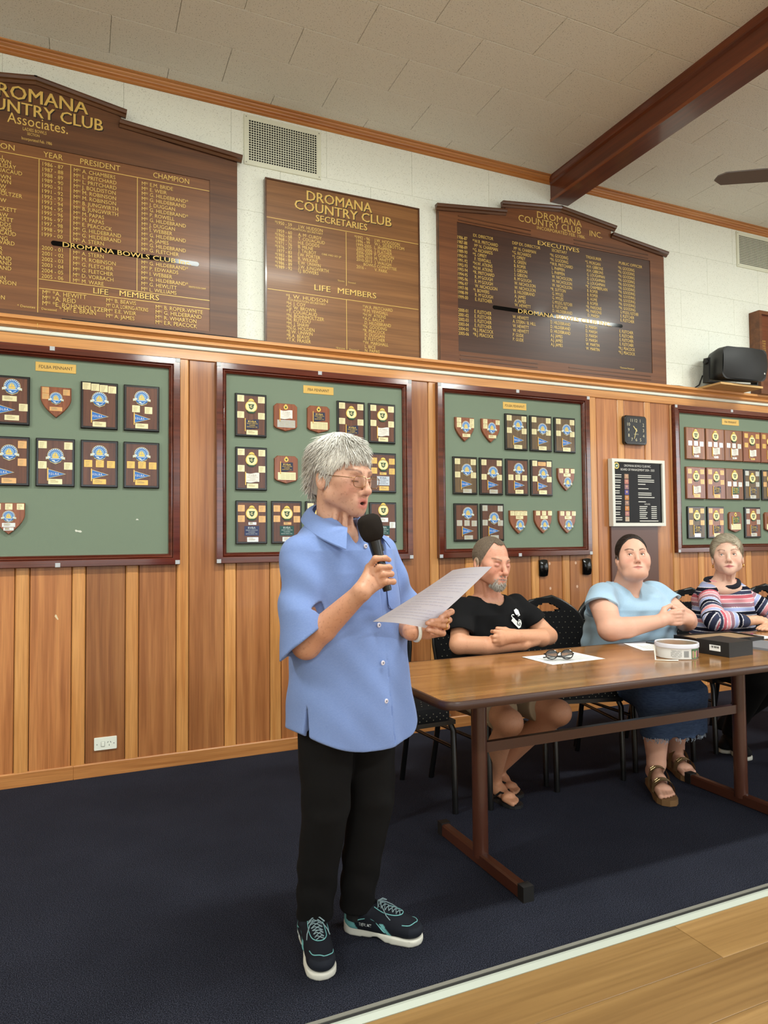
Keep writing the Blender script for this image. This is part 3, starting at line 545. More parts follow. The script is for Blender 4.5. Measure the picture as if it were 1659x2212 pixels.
pnF=MB().prism([(-.038,.026),(-.038,-.026),(.048,0)],-.003,0).mesh('pennant'); pnB=MB().prism([(-.037,.023),(-.037,-.023),(.042,0)],-.0036,-.002).mesh('blue_field'); pnP=MB().box(-.043,-.038,-.0045,0,-.037,.032).mesh('pole')
pnT=MB(); text(pnT,'F.D.L.B.A.',-.034,.0,.0115,-.004,width=.05); pnT=pnT.mesh('letters')
def pennant(t,u,v,k=1.0):
    c=obj('pennant',pnF,M_rim,t,(u,-T0[0],v)); c.scale=(k,1,k); obj('blue_field',pnB,M_blue,c); obj('pole',pnP,M_gplate,c); obj('letters',pnT,M_fwhite,c)
def wav(u,v): return (-.040+.08*u,-.0036-.0016*math.sin(u*6),.027-.054*v-.006*math.sin(u*5.5)*.6)
flF=MB().grid(wav,10,2).mesh('flag',True); flP=MB().box(-.045,-.040,-.005,0,-.045,.034).mesh('pole')
def fltext(lines):
    mb=MB()
    for tt,z,h,w in lines: text(mb,tt,0,z,h,-.0058,width=w,align='C')
    return mb.mesh('letters')
flT=fltext([('RVBA',.015,.011,.05),('PENNANT COMPETITION',.003,.006,.064),('FLINDERS',-.007,.006,.036),('BOWLS ASSOC. INC.',-.017,.006,.064)])
flBar=MB().box(-.038,.038,-.0054,-.003,-.024,-.003).mesh('lower_band')
lbT=fltext([('RVBA',.018,.012,.045),('PENNANT COMPETITION',.004,.0055,.07),('FLINDERS',-.007,.0055,.04),('BOWLS ASSOC. INC.',-.018,.0055,.07)])
def flag(t,u,v,col,k=1.0):
    m={'w':M_fwhite,'n':M_sail if col=='n' else M_fwhite,'g':M_green}[col]
    c=obj('flag',flF,{'w':M_fwhite,'n':M_navy,'g':M_green}[col],t,(u,-T0[0],v)); c.scale=(k,1,k)
    obj('pole',flP,M_gplate,c); obj('letters',flT,{'w':mat('faint_print',rgb(196,190,178),.4),'n':M_sail,'g':M_sail}[col],c)
def clabel(t,u,v,m,mt=None):
    c=obj('printed_label',MB().box(-.044,.044,-.0012,0,-.029,.029),m,t,(u,-T0[0],v)); obj('letters',lbT,mt or M_pale,c).location=(0,.0042,0)
plq={}
def plate(t,u,v,kind,wide):
    key=(wide,)
    if key not in plq:
        w,h={0:(.041,.039),1:(.068,.028),2:(.034,.032),3:(.062,.022),4:(.048,.016),5:(.112,.046)}[wide]
        e=MB(); r=random.Random(wide)
        for q in range(4 if h>.03 else 3):
            z=h*.28-q*h*.2; 
            for c in range(3 if wide==5 else 1):
                ww=w*(.25 if wide==5 else r.uniform(.35,.62)); xo=-w*.36+c*w*.28
                e.box(xo,xo+ww,-.0013,-.0006,z-.0012,z+.0012)
        plq[key]=(MB().bbox(-w/2,w/2,-.001,0,-h/2,h/2,.0004).mesh('name_plate'),e.mesh('engraving'))
    p=obj('name_plate',plq[key][0],PL[kind],t,(u,-T0[0],v)); obj('engraving',plq[key][1],mat('engraved_line',rgb(160,144,104),.5),p)
T0=[.018]
ORD=['first','second','third','fourth','fifth']
COUNT={}
W_,H_=.190,.259
sqB=MB().bbox(-W_/2,W_/2,-.017,0,-H_/2,H_/2,.004).mesh('backing'); sqP=MB().bbox(-W_/2+.013,W_/2-.013,-.018,-.012,-H_/2+.013,H_/2-.013,.0006).mesh('wood_face')
sqT=MB().bbox(-.104,.104,-.02,0,-.13,.13,.005).mesh('backing')
def shpoly(w,h):
    P=[(-w/2,h/2),(-w/2,h*.12)]
    for k in range(1,9):
        a=k/9; P.append((-w/2*(1-a**2.0*.999),h*.12-(h*.62)*a**1.15))
    P.append((0,-h/2)); 
    Q=P+[(-x,z) for x,z in P[::-1] if x!=0]; return Q
shB=MB().prism(shpoly(.150,.165),-.018,0,.003).mesh('backing')
def octpoly(w,h): return [(-w/2+.018,h/2),(-w/2,h/2-.016),(-w/2,-h/2+.03),(-w/2+.012,-h/2+.018),(0,-h/2),(w/2-.012,-h/2+.018),(w/2,-h/2+.03),(w/2,h/2-.016),(w/2-.018,h/2)]
ocB=MB().prism(octpoly(.147,.170),-.018,0,.003).mesh('backing')
BN=['above power outlet','behind standing woman','under executives board','beside wall clock']
def plaque(b,row,colm,x,z,kind,desc,wood_=None):
    T0[0]=.018 if kind!='tan' else .020
    nm={'sq':'award_plaque','sh':'shield_plaque','oc':'award_plaque','tan':'award_plaque'}[kind]
    t=thing(nm,'%s, %s in %s row, green board %s'%(desc,ORD[colm],['top','middle','bottom'][row],BN[b]),'plaque',(x,-.0245,z),group='pennant plaques on the green boards')
    if kind=='sq': obj('backing',sqB,M_pblack,t); obj('wood_face',sqP,wood_ or M_pwood,t)
    elif kind=='tan': obj('backing',sqT,wood_ or M_ptan,t)
    elif kind=='sh': obj('backing',shB,M_pred,t)
    else: obj('backing',ocB,M_pred,t)
    return t
def lay(t,w,h,plates,big):
    for u,v,k,wd in plates: plate(t,(u-.5)*w,(.5-v)*h,k,wd)
    for fn,u,v,*r in big: fn(t,(u-.5)*w,(.5-v)*h,*r)
ZR=(2.028,1.706,1.385)
C4=lambda k,a=.12,b=.5:[(.17,a,k,0),(.83,a+.01,k,0),(.17,b,k,0),(.83,b+.01,k,0)]
C3=lambda k,v=.5:[(.2,v,k,0),(.51,v,k,0),(.81,v+.01,k,0)]
sqd='black-edged plaque with blue pennant'; shd='small blue-crested shield plaque'; fld='black-edged plaque with ivory crest'; ocd='small red-timber flag plaque'; tnd='plain timber plaque with flag'
def A(b,r,c,x,plates,cr,pn,wd,wk,wood_=None):
    t=plaque(b,r,c,x,ZR[r],'sq',sqd,wood_); lay(t,W_,H_,plates+[(wd[0],wd[1],wk,1)],[(crestA,cr[0],cr[1]),(pennant,pn[0],pn[1])])
# board over the outlet
A(0,0,0,-.346,[(.5,.47,'c',1),(.84,.64,'c',0)],(.56,.22),(.40,.7),(.56,.86),'c')
t=plaque(0,0,1,-.125,2.031,'sh',shd); lay(t,.15,.165,[(.16,.12,'o',2),(.16,.32,'o',2),(.84,.16,'o',2),(.5,.72,'o',3)],[(crestA,.5,.36,.8)])
A(0,0,2,.0915,[(.155,.1,'c',0),(.385,.115,'c',0),(.615,.13,'c',0),(.845,.145,'c',0)],(.5,.36),(.5,.73),(.5,.9),'c')
A(0,0,3,.3125,[(.34,.52,'c',0),(.69,.54,'c',0)],(.5,.27),(.5,.73),(.5,.89),'c')
A(0,1,0,-.345,[(.82,.16,'o',0),(.82,.52,'o',0)],(.5,.32),(.38,.73),(.5,.9),'o')
A(0,1,1,-.1255,C4('c',.14,.56),(.5,.36),(.52,.74),(.5,.9),'c')
A(0,1,2,.0935,C3('g'),(.5,.26),(.5,.73),(.5,.88),'g')
A(0,1,3,.313,C3('g'),(.5,.26),(.5,.73),(.5,.88),'g')
t=plaque(0,2,0,-.344,1.403,'sh',shd); lay(t,.15,.165,[(.14,.12,'c',2),(.5,.12,'c',2),(.86,.12,'c',2),(.5,.7,'s',3),(.5,.83,'s',4)],[(crestA,.5,.42,.75)])
# board behind the standing woman
def B(b,r,c,x,plates,col,wk,kind='sq',wood_=None,cr=.3,fl=.71,wd=.9,w4=1,extra=()):
    t=plaque(b,r,c,x,ZR[r],kind,fld if kind=='sq' else tnd,wood_); w,h=(W_,H_) if kind=='sq' else (.208,.26)
    lay(t,w,h,plates+[(.53,wd,wk,w4)]+list(extra),[(crestB,.5,cr)]+([(flag,.53,fl,col)] if isinstance(col,str) else [(clabel,.5,.7,col[0],col[1])]))
def O(b,r,c,x,col,wk,z=None):
    t=plaque(b,r,c,x,z or ZR[r],'oc',ocd); lay(t,.147,.17,[(.52,.73,wk,5)],[(flag,.52,.4,col,.95)])
    cc=obj('crest',cB,M_sail,t,(0,-T0[0],.062)); cc.scale=(.38,.6,.38); obj('shield',gB,M_dgreen,cc)
B(1,0,0,.9345,C4('c'),'n','c'); O(1,0,1,1.1485,'w','s'); O(1,0,2,1.3605,'n','c'); B(1,0,3,1.579,C4('c'),'n','c'); B(1,0,4,1.795,C4('c'),'w','c')
B(1,1,0,.9365,C4('c'),'w','c'); O(1,1,1,1.151,'n','c'); B(1,1,2,1.3675,C4('c'),'w','c'); B(1,1,3,1.581,C4('c'),'n','c')
B(1,1,4,1.7975,C4('g',.2,.45),(mat('label_pale',rgb(196,204,214),.3),M_lnavy),'g',extra=[(.5,.52,'g',4)],wd=.89)
B(1,2,0,.937,C4('o',.18,.42),(M_lnavy,None),'s',extra=[(.52,.53,'s',4)]); B(1,2,1,1.153,C4('o',.18,.42),(M_teal,None),'s',extra=[(.52,.53,'o',4)]); B(1,2,2,1.367,C4('c'),'n','c'); B(1,2,3,1.581,C4('c'),'w','c')
B(1,2,4,1.796,[(.2,.57,'s',0),(.84,.57,'s',0)],(M_teal,None),'s',cr=.2,extra=[(.5,.44,'s',1)])
# board under the executives board
def SH(b,r,c,x,plates,cr,k,z): t=plaque(b,r,c,x,z,'sh',shd); lay(t,.15,.165,plates,[(crestA,cr[0],cr[1],k,1.15)])
SH(2,0,0,2.414,[(.2,.12,'c',2),(.2,.33,'c',2),(.88,.14,'c',2),(.88,.33,'c',2),(.58,.75,'c',3)],(.55,.38),.85,2.024); SH(2,0,1,2.624,[(.2,.12,'c',2),(.2,.33,'c',2),(.88,.14,'c',2),(.58,.75,'c',3)],(.55,.38),.85,2.026)
for c,x,cy in ((2,2.8405,.3),(3,3.053,.36),(4,3.2685,.34)): A(2,0,c,x,C4('c',.12,.46),(.55,cy),(.55,.72),(.55,.91),'c',M_polive)
A(2,1,0,2.415,C4('c',.13,.48),(.55,.34),(.52,.73),(.57,.91),'s',M_polive); A(2,1,1,2.626,C4('c',.13,.52),(.55,.38),(.53,.73),(.57,.91),'s'); A(2,1,2,2.8415,C3('c',.51),(.55,.26),(.55,.72),(.57,.9),'c')
A(2,1,3,3.053,C4('c',.1,.53)+[(.5,.11,'o',1)],(.55,.37),(.5,.73),(.53,.9),'c'); SH(2,1,4,3.269,[(.2,.12,'c',2),(.55,.12,'c',2),(.9,.12,'c',2),(.55,.3,'c',3)],(.57,.62),.85,1.70)
A(2,2,0,2.4195,C3('s',.52),(.55,.25),(.52,.73),(.57,.9),'s'); A(2,2,1,2.629,C4('s',.12,.51),(.55,.38),(.53,.73),(.57,.9),'s')
SH(2,2,2,2.845,[(.15,.12,'c',2),(.4,.12,'c',2),(.63,.12,'c',2),(.87,.12,'c',2),(.55,.3,'c',3)],(.57,.62),.85,1.386); SH(2,2,3,3.057,[(.2,.12,'c',2),(.55,.12,'c',2),(.9,.12,'c',2),(.55,.3,'c',3)],(.57,.62),.85,1.388); SH(2,2,4,3.272,[(.2,.12,'c',2),(.55,.12,'c',2),(.9,.12,'c',2),(.55,.3,'c',3)],(.57,.62),.85,1.387)
# board beside the clock
for c,x in ((0,4.577),(1,4.7985),(2,5.013)): B(3,0,c,x,C3('s',.5),'w','s','tan',cr=.24,w4=4)
B(3,0,3,5.231,C4('g',.14,.45),'w','g','tan',M_pred,w4=4); B(3,0,4,5.449,C4('g',.14,.45),'n','g','tan',M_pred,w4=4)
B(3,1,0,4.5715,C4('o',.14,.45),'w','o','tan',M_pred,w4=1); B(3,1,1,4.798,C4('o',.14,.45),'n','o','tan',M_pred); B(3,1,2,5.0115,C3('s',.5),'g','s','tan',cr=.24); B(3,1,3,5.2255,C4('s',.13,.48),'n','s','sq',M_polive); B(3,1,4,5.443,C4('o',.13,.48),'w','s','sq',M_polive)
B(3,2,0,4.5695,C4('o',.13,.5),'n','s','sq',M_polive); B(3,2,1,4.788,C4('o',.13,.5),'n','c','sq',M_pred); O(3,2,2,5.012,'g','c',1.388); B(3,2,3,5.2235,C4('s',.13,.48),'n','s','sq',M_pred); O(3,2,4,5.44,'g','c',1.388)
# ================================================================ other wall items
def vent(x0,x1,z0,z1,lab):
    cx,cz=(x0+x1)/2,(z0+z1)/2; t=thing('air_vent',lab,'vent',(cx,-.012,cz)); w,h=(x1-x0)/2,(z1-z0)/2
    M=mat('vent_paint',rgb(226,228,208),.5)
    obj('cover_frame',MB().frame(-w,w,-h,h,[(0,0),(0,-.006),(.002,-.009),(.028,-.009),(.030,-.004)]),M,t)
    obj('duct_back',MB().box(-w+.02,w-.02,-.0005,.0,-h+.02,h-.02),mat('vent_dark',rgb(26,25,22),.9),t)
    g=MB(); nx,nz=28,17; iw,ih=w-.029,h-.029
    for k in range(nx+1): xx=-iw+2*iw*k/nx; g.box(xx-.0021,xx+.0021,-.0075,-.0055,-ih,ih)
    for k in range(nz+1): zz=-ih+2*ih*k/nz; g.box(-iw,iw,-.0078,-.0052,zz-.0021,zz+.0021)
    obj('grille',g,M,t)
    for a in (-1,1):
        for b in (-1,1): obj('screw',MB().lathe([(0,-.0105),(.003,-.010),(.004,-.009)],8,axis='Y'),mat('screw_grey',rgb(150,150,140),.4,.5),t,(a*(w-.014),0,b*(h-.014)))
vent(.899,1.394,3.574,3.886,'white perforated air vent between the large and secretaries honour boards'); vent(5.145,5.645,3.584,3.892,'white perforated air vent above the black loudspeaker')
# clock
t=thing('wall_clock','square black wall clock with pale numerals above the white framed notice','clock',(3.94,-.017,2.10))
def rrect(w,h,r,n=5):
    P=[]
    for (sx,sz,a0) in ((1,-1,-90),(1,1,0),(-1,1,90),(-1,-1,180)):
        for k in range(n+1):
            a=math.radians(a0+90*k/n); P.append((sx*(w/2-r)+r*math.cos(a),sz*(h/2-r)+r*math.sin(a)))
    return P
obj('case',MB().prism(rrect(.222,.226,.022),-.034,0,.006),mat('clock_case',rgb(16,16,16),.25,coat=.3),t)
obj('dial',MB().prism(rrect(.190,.194,.012),-.0352,-.03),mat('clock_dial',rgb(30,30,32),.35),t)
mb=MB()
for k in range(1,13):
    a=math.radians(90-30*k); r=.078; sx=r*math.cos(a); sz=r*math.sin(a); m_=max(abs(math.cos(a)),abs(math.sin(a))); mb=MB(); text(mb,str(k),sx/max(m_,.8)*.95,sz/max(m_,.8)*.95,.024,-.0357,align='C'); obj('numeral',mb,mat('clock_numeral',rgb(206,196,160),.4),t)
hd=mat('clock_hand',rgb(226,206,140),.3,.3)
def hand(n,ang,l,w): a=math.radians(90-ang); d=Vector((math.cos(a),0,math.sin(a))); q=Vector((-d.z,0,d.x)); obj(n,MB().add([-d*.012-q*w+Vector((0,-.0365,0)),-d*.012+q*w+Vector((0,-.0365,0)),d*l+q*w*.6+Vector((0,-.0365,0)),d*l-q*w*.6+Vector((0,-.0365,0)),-d*.012-q*w+Vector((0,-.0375,0)),-d*.012+q*w+Vector((0,-.0375,0)),d*l+q*w*.6+Vector((0,-.0375,0)),d*l-q*w*.6+Vector((0,-.0375,0))],[(0,1,2,3),(4,5,6,7),(0,1,5,4),(1,2,6,5),(2,3,7,6),(3,0,4,7)]),hd,t)
hand('hour_hand',317,.042,.0045); hand('minute_hand',198,.072,.003); obj('hub',MB().lathe([(0,-.039),(.004,-.039),(.005,-.035)],10,axis='Y'),hd,t)
mb=MB(); text(mb,'QUARTZ',0,-.032,.008,-.0357,align='C'); obj('small_print',mb,mat('clock_numeral',None),t)
# framed notice
t=thing('framed_notice','white framed black notice board of management under the clock','notice',(3.951,-.017,1.6135))
obj('frame',MB().frame(-.265,.265,-.2575,.2575,[(0,0),(0,-.045),(.024,-.045),(.026,-.03)]),mat('frame_white',rgb(228,226,216),.4),t)
obj('notice_sheet',MB().box(-.24,.24,-.031,-.02,-.233,.233),mat('notice_black',rgb(22,19,18),.3,spec=.15),t)
mb=MB(); text(mb,'DROMANA BOWLS CLUB INC.',.0,.208,.017,-.0316,align='C',width=.27); text(mb,'BOARD OF MANAGEMENT 2024 - 2025',.0,.178,.017,-.0316,align='C',width=.34)
for k,(a,b) in enumerate([('President','Bar'),('Vice President','Treasurer'),('Secretary','Membership'),('Treasurer','Greens'),('Tournament','Catering'),('Match','House'),('Pennant','Social'),('Publicity','Grants'),('Director','')]):
    z=.135-k*.041
    for dz in (0,-.016): mb.box(-.235,-.235+.05+.02*((k*7+3)%4)/3,-.0317,-.0312,z+dz-.003,z+dz+.003)
for k in range(7):
    z=.135-k*.034
    for dz in ((0,-.014) if k in (0,1,4) else (0,)): mb.box(.0,.0+.075+.09*((k*5+2)%4)/3,-.0317,-.0312,z+dz-.003,z+dz+.003)
text(mb,'HOURS',.09,-.087,.012,-.0316,align='C')
for k in range(7): mb.box(.01,.09-(k%3)*.008,-.0317,-.0312,-.106-k*.015-.003,-.106-k*.015+.003).box(.13,.185,-.0317,-.0312,-.106-k*.015-.003,-.106-k*.015+.003)
mb.box(.01,.2,-.0317,-.0312,-.221,-.215)
obj('white_print',mb,mat('print_white',rgb(225,222,214),.5),t)
cols=[rgb(178,140,112),rgb(190,120,110),rgb(150,110,120),rgb(90,80,150),rgb(196,130,70),rgb(150,120,110),rgb(200,130,70),rgb(180,120,120),rgb(190,170,150)]
for k in range(9):
    p=obj('portrait_photo',MB().box(-.02,.02,-.0014,0,-.018,.018),mat('portrait_backing_%d'%k,cols[k],.5),t,(-.115,-.031,.125-k*.041))
    obj('head',MB().lathe([(0,-.0022),(.009,-.002),(.009,-.001)],12,axis='Y'),mat('portrait_skin',rgb(206,160,130),.6),p,(0,0,.004))
c=obj('round_badge',MB().lathe([(0,-.003),(.024,-.003),(.026,-.001)],20,axis='Y'),M_sail,t,(-.212,-.031,.205)); obj('badge_centre',MB().lathe([(0,-.004),(.017,-.004),(.017,-.001)],16,axis='Y'),M_green,c); obj('badge_bird',MB().prism([(-.012,-.004),(.0,-.008),(.012,.002),(.004,.004),(-.004,.002)],-.005,-.003),M_fwhite,c)
tag(obj('brown_panel',MB().bbox(-.235,.235,-.016,0,-.32,.32,.002),mat('brown_melamine',rgb(96,62,52),.3),None,(3.925,-.0168,1.04)),'plain brown laminate panel under the framed notice','panel')
# wall holders, outlet, loudspeaker, fan
for x,lab in ((3.063,'glossy black wall holder left of the other holder under the executives side board'),(3.4575,'glossy black wall holder below the corner of the frame near the notice')):
    P=[]
    mb=MB()
    def f(u,v): 
        return (-.035+.07*u,-.006-.022*math.sin(math.pi*(.12+.76*v))*(1-.25*(2*u-1)**2),-.056+.112*v+.006*(1-(2*u-1)**2)*(1 if v>.5 else -1)*abs(2*v-1))
    mb.grid(f,8,10); mb.box(-.035,.035,-.012,0,-.056,.056)
    tag(obj('wall_holder',mb,M_black,None,(x,-.0165,1.0555),smooth=35),lab,'holder')
t=thing('power_outlet','white electrical power outlet low on the timber panelling','outlet',(.133,-.0125,.174))
obj('face_plate',MB().prism(rrect(.116,.068,.004,3),-.009,0,.002),mat('outlet_plastic',rgb(236,238,226),.3),t)
sw=obj('switch',MB().bbox(-.0085,.0085,-.013,-.008,-.012,.012,.0015),mat('outlet_plastic',None),t,(-.013,0,-.002)); obj('switch_edge',MB().frame(-.010,.010,-.0135,.0135,[(0,-.0095),(.0015,-.0098)]),mat('outlet_grey',rgb(120,122,118),.5),t,(-.013,0,-.002))
for (x,z,a) in ((.012,.006,30),(.026,.006,-30),(.019,-.010,0)): obj('socket_slot',MB().box(-.0012,.0012,-.0096,-.008,-.0045,.0045),mat('slot_black',rgb(20,20,20),.6),t,(x,0,z),(0,math.radians(a),0))
for x in (-.043,.043): obj('screw',MB().lathe([(0,-.0098),(.0026,-.0095),(.003,-.0088)],8,axis='Y'),mat('outlet_grey',None),t,(x,0,-.002))
# loudspeaker
M_spk=mat('speaker_black',rgb(24,24,25),.55,bump=((900,900,900),.2,.001))
t=thing('loudspeaker','black loudspeaker in a bracket on a plywood offcut on the ledge','speaker',(4.86,-.165,2.655),(math.radians(4),0,math.radians(-4)))
def spk(u,v):
    a=(u-.5); b=(v-.5); return (a*.46*(1-.10*(2*b)**2*.5),-.125-.055*(1-(2*a)**2)*.6-.02*(1-(2*b)**2),b*.25*(1-.06*(2*a)**2))
mb=MB().grid(spk,16,10)
obj('grille',mb,M_spk,t,smooth=60)
body=MB(); 
ring=[rrect(.46*s_,.255*s2,.05) for s_,s2 in ((1,1),(1.0,1.0),(.86,.86),(.55,.7))]; ys=(-.135,-.06,.05,.11)
n=len(ring[0]); vs=[(p[0],ys[l],p[1]) for l in range(4) for p in ring[l]]; fs=[(l*n+a,l*n+(a+1)%n,(l+1)*n+(a+1)%n,(l+1)*n+a) for l in range(3) for a in range(n)]+[tuple(range(3*n,4*n)),tuple(range(n-1,-1,-1))]
body.add(vs,fs); obj('cabinet',body,mat('speaker_shell',rgb(30,30,31),.45),t,smooth=35)
br=MB().box(-.262,-.250,-.03,.03,-.135,.05).box(.250,.262,-.03,.03,-.135,.05).box(-.262,.262,-.03,.03,-.147,-.135); obj('bracket',br,M_spk,t)
for sx in (-1,1): obj('knob',MB().lathe([(0,.0),(.022,0),(.022,.014),(.016,.018),(0,.018)],14).xf(Matrix.Rotation(math.radians(90*sx),4,'Y')),M_spk,t,(sx*.262,0,.02))
obj('badge',MB().box(-.006,.006,-.002,0,-.003,.009),M_silver,t,(.19,-.152,-.07))
tag(obj('plywood_offcut',MB().box(-.24,.24,-.13,.09,0,.016),wood('plywood',rgb(206,160,96),rgb(222,182,122),'X',.8,.6,0,.05),None,(4.87,-.125,2.4775)),'small plywood offcut on the ledge under the loudspeaker','board')
tag(obj('speaker_cable',MB().tube([(4.3,-.03,2.484),(4.42,-.035,2.487),(4.52,-.03,2.483),(4.6,-.02,2.485),(4.66,-.02,2.52),(4.7,-.02,2.6)],.005,6),M_spk),'thin black cable lying along the ledge to the loudspeaker','cable')
tag(obj('board_cable',MB().tube([(-.1,-.06,2.483),(.1,-.06,2.482),(.4,-.062,2.484),(.6,-.063,2.482),(.8,-.06,2.483),(.95,-.05,2.483),(1.02,-.052,2.482)],.004,6),M_spk),'thin black cable along the ledge below the largest honour board','cable')
t=thing('ceiling_fan','grey ceiling fan hanging beyond the dark beam','fan',(4.03,-1.535,3.43))
obj('motor_hub',MB().lathe([(0,-.07),(.07,-.06),(.1,-.02),(.1,.03),(.05,.06),(0,.065)],20),mat('fan_grey',rgb(120,116,112),.4),t,smooth=40)
obj('down_rod',MB().tube([(0,0,.05),(0,0,.5)],.013,10).lathe([(.05,.525),(.045,.47),(.015,.45)],14),mat('fan_grey',None),t)
for k in range(4):
    a=math.atan2(.335,-.53)+k*math.pi/2
    P=[(.09,-.03),(.2,-.062),(.58,-.055),(.63,-.01),(.62,.03),(.58,.055),(.2,.062),(.09,.03)]
    M=Matrix.Rotation(a,4,'Z')@Matrix.Rotation(math.radians(10),4,'X')
    obj('blade',MB().add([(x,y,0) for x,y in P]+[(x,y,.008) for x,y in P],[tuple(range(8)),tuple(range(15,7,-1))]+[(i,(i+1)%8,(i+1)%8+8,i+8) for i in range(8)]).xf(M),mat('fan_blade',rgb(104,96,92),.45),t)
# ================================================================ table and what lies on it
TZ=.74
M_lam=wood('table_laminate',rgb(126,84,40),rgb(164,116,62),'X',.9,.2,.3,.02,rgb(146,100,51),bumps=.03)
M_tedge=mat('table_edge_brown',rgb(62,38,30),.35); M_tleg=mat('table_leg_brown',rgb(74,40,28),.32,coat=.3)
def table(lab,X):
    t=thing('folding_table',lab,'table',(X,-1.75,0))
    def rr2(w,h,r,n=5): return rrect(w,h,r,n)
    P=rr2(2.16-.024,.745-.024,.05)
    obj('tabletop',MB().add([(x,y,TZ) for x,y in P]+[(x,y,TZ-.026) for x,y in P],[tuple(range(len(P))),tuple(range(2*len(P)-1,len(P)-1,-1))]),M_lam,t)
    mb=MB(); prof=[(0,0.0005),(.008,.0),(.012,-.006),(.012,-.022),(.008,-.028),(0,-.028)]; n=len(P); vs=[];fs=[]
    for (o_,dz) in prof:
        Q=rr2(2.16-.024+2*o_,.745-.024+2*o_,.05+o_); vs+=[(x,y,TZ+dz) for x,y in Q]
    fs=[(l*n+a,l*n+(a+1)%n,(l+1)*n+(a+1)%n,(l+1)*n+a) for l in range(len(prof)-1) for a in range(n)]
    obj('edging',mb.add(vs,fs),M_tedge,t,smooth=40)
    for sx in (-1,1):
        x=sx*.727
        obj('leg',MB().tube([(x,0,.03),(x,0,TZ-.03)],.031,14),M_tleg,t,smooth=40)
        ft=obj('foot_bar',MB().sweep((x,.31,0),(x,-.31,0),[(-.02,.004),(.02,.004),(.02,.044),(.012,.05),(-.012,.05),(-.02,.044)],outv=(1,0,0)),M_tleg,t)
        for sy in (-1,1): obj('end_cap',MB().box(x-.022,x+.022,sy*.30-.018,sy*.30+.018,0,.054),mat('rubber_black',rgb(16,15,15),.6),ft)
        obj('top_bracket',MB().box(x-.02,x+.02,-.28,.28,TZ-.055,TZ-.028),M_tleg,t)
    obj('stretcher',MB().box(-.72,.72,-.012,.012,.432,.472),M_tleg,t)
table('long wood laminate table with brown edging carrying the biscuit tin',2.18)
table('wood laminate table standing end to end beyond the one with the tin',4.345)
M_paper=mat('paper_white',rgb(236,236,234),.7)
M_print=mat('print_grey',rgb(150,150,160),.7)
def sheet(lab,loc,rz,nlines=16,w=.21,h=.297,printed=True):
    t=thing('paper_sheet',lab,'paper',loc,(0,0,math.radians(rz)))
    def f(u,v): return ((u-.5)*w,(v-.5)*h,.0006+.002*(u*v)**3)
    mb=MB().grid(f,6,6); mb.add([(x,y,z-.0004) for x,y,z in mb.v],[tuple(reversed(q)) for q in mb.f]); obj('sheet',mb,M_paper,t)
    if printed:
        mb=MB(); r=random.Random(int(abs(rz)*10))
        for k in range(nlines):
            y=h*.38-k*h*.76/nlines
            mb.add([(-w*.38,y-.0012,.0028),(-w*.38+w*.76*r.uniform(.55,1),y-.0012,.0028),(-w*.38+w*.76*r.uniform(.55,1),y+.0012,.0028),(-w*.38,y+.0012,.0028)],[(0,1,2,3)])
        obj('printed_lines',mb,M_print,t)
    return t
sheet('sheet of printed paper on the table under the black spectacles',(1.985,-1.605,TZ),93)
sheet('sheet of paper on the table in front of the woman in light blue',(2.62,-1.56,TZ),72)
sheet('sheet of paper on the table before the woman in the striped top',(3.22,-1.52,TZ),100,printed=True)
# spectacles lying on the sheet
M_spec=mat('spectacle_black',rgb(12,12,13),.25,coat=.4); M_lens=mat('lens_glass',rgb(235,240,240),.02,trans=1.0)
t=thing('spectacles','black framed spectacles lying folded on the paper sheet','spectacles',(1.925,-1.655,TZ+.006),(0,0,math.radians(-22)))
def ell(cx,w,h,n=22,dz=.022): return [(cx+w*math.cos(2*math.pi*k/n),-.0,dz+h*math.sin(2*math.pi*k/n)) for k in range(n+1)]
for sx in (-1,1):
    obj('rim',MB().tube(ell(sx*.034,.026,.020),.0024,6),M_spec,t)
    obj('lens',MB().add([(x,0,z) for x,_,z in ell(sx*.034,.0245,.0185)[:-1]],[tuple(range(22))]),mat('lens_tint',rgb(200,205,205),.05,alpha=1,trans=.9),t)
    obj('temple_arm',MB().tube([(sx*.061,0,.026),(sx*.066,.006,.024),(sx*.03,.022+.006*sx,.012),(sx*-.035,.03+.006*sx,.006),(sx*-.062,.034+.006*sx,.003)],.003,6),M_spec,t)
obj('bridge',MB().tube([(-.009,0,.027),(0,-.002,.030),(.009,0,.027)],.0022,6),M_spec,t)
# biscuit tin
t=thing('biscuit_tin','open round white biscuit tin with printed band on the table','tin',(2.462,-1.80,TZ))
M_tin=mat('tin_white',rgb(222,222,220),.3); M_tinm=mat('tin_metal',rgb(150,140,110),.25,.8)
obj('body',MB().lathe([(.0,.001),(.088,.001),(.090,.004),(.090,.05)],40),M_tin,t,smooth=30)
obj('rim_band',MB().lathe([(.090,.047),(.0935,.049),(.0935,.064),(.092,.067),(.089,.067),(.087,.064),(.087,.04)],40),mat('tin_rim',rgb(214,214,224),.3),t,smooth=30)
obj('inside',MB().lathe([(.087,.064),(.0865,.006),(0,.005)],40),M_tinm,t,smooth=30)
def arc_patch(r,a0,a1,z0,z1,m,name,n=8,par=None):
    mb=MB()
    for k in range(n):
        p,q=math.radians(a0+(a1-a0)*k/n),math.radians(a0+(a1-a0)*(k+1)/n)
        mb.add([(r*math.cos(p),r*math.sin(p),z0),(r*math.cos(q),r*math.sin(q),z0),(r*math.cos(q),r*math.sin(q),z1),(r*math.cos(p),r*math.sin(p),z1)],[(0,1,2,3)])
    return obj(name,mb,m,par or t)
pl=arc_patch(.0906,-95,-58,.004,.046,mat('tin_green',rgb(70,110,70),.4),'picture_panel')
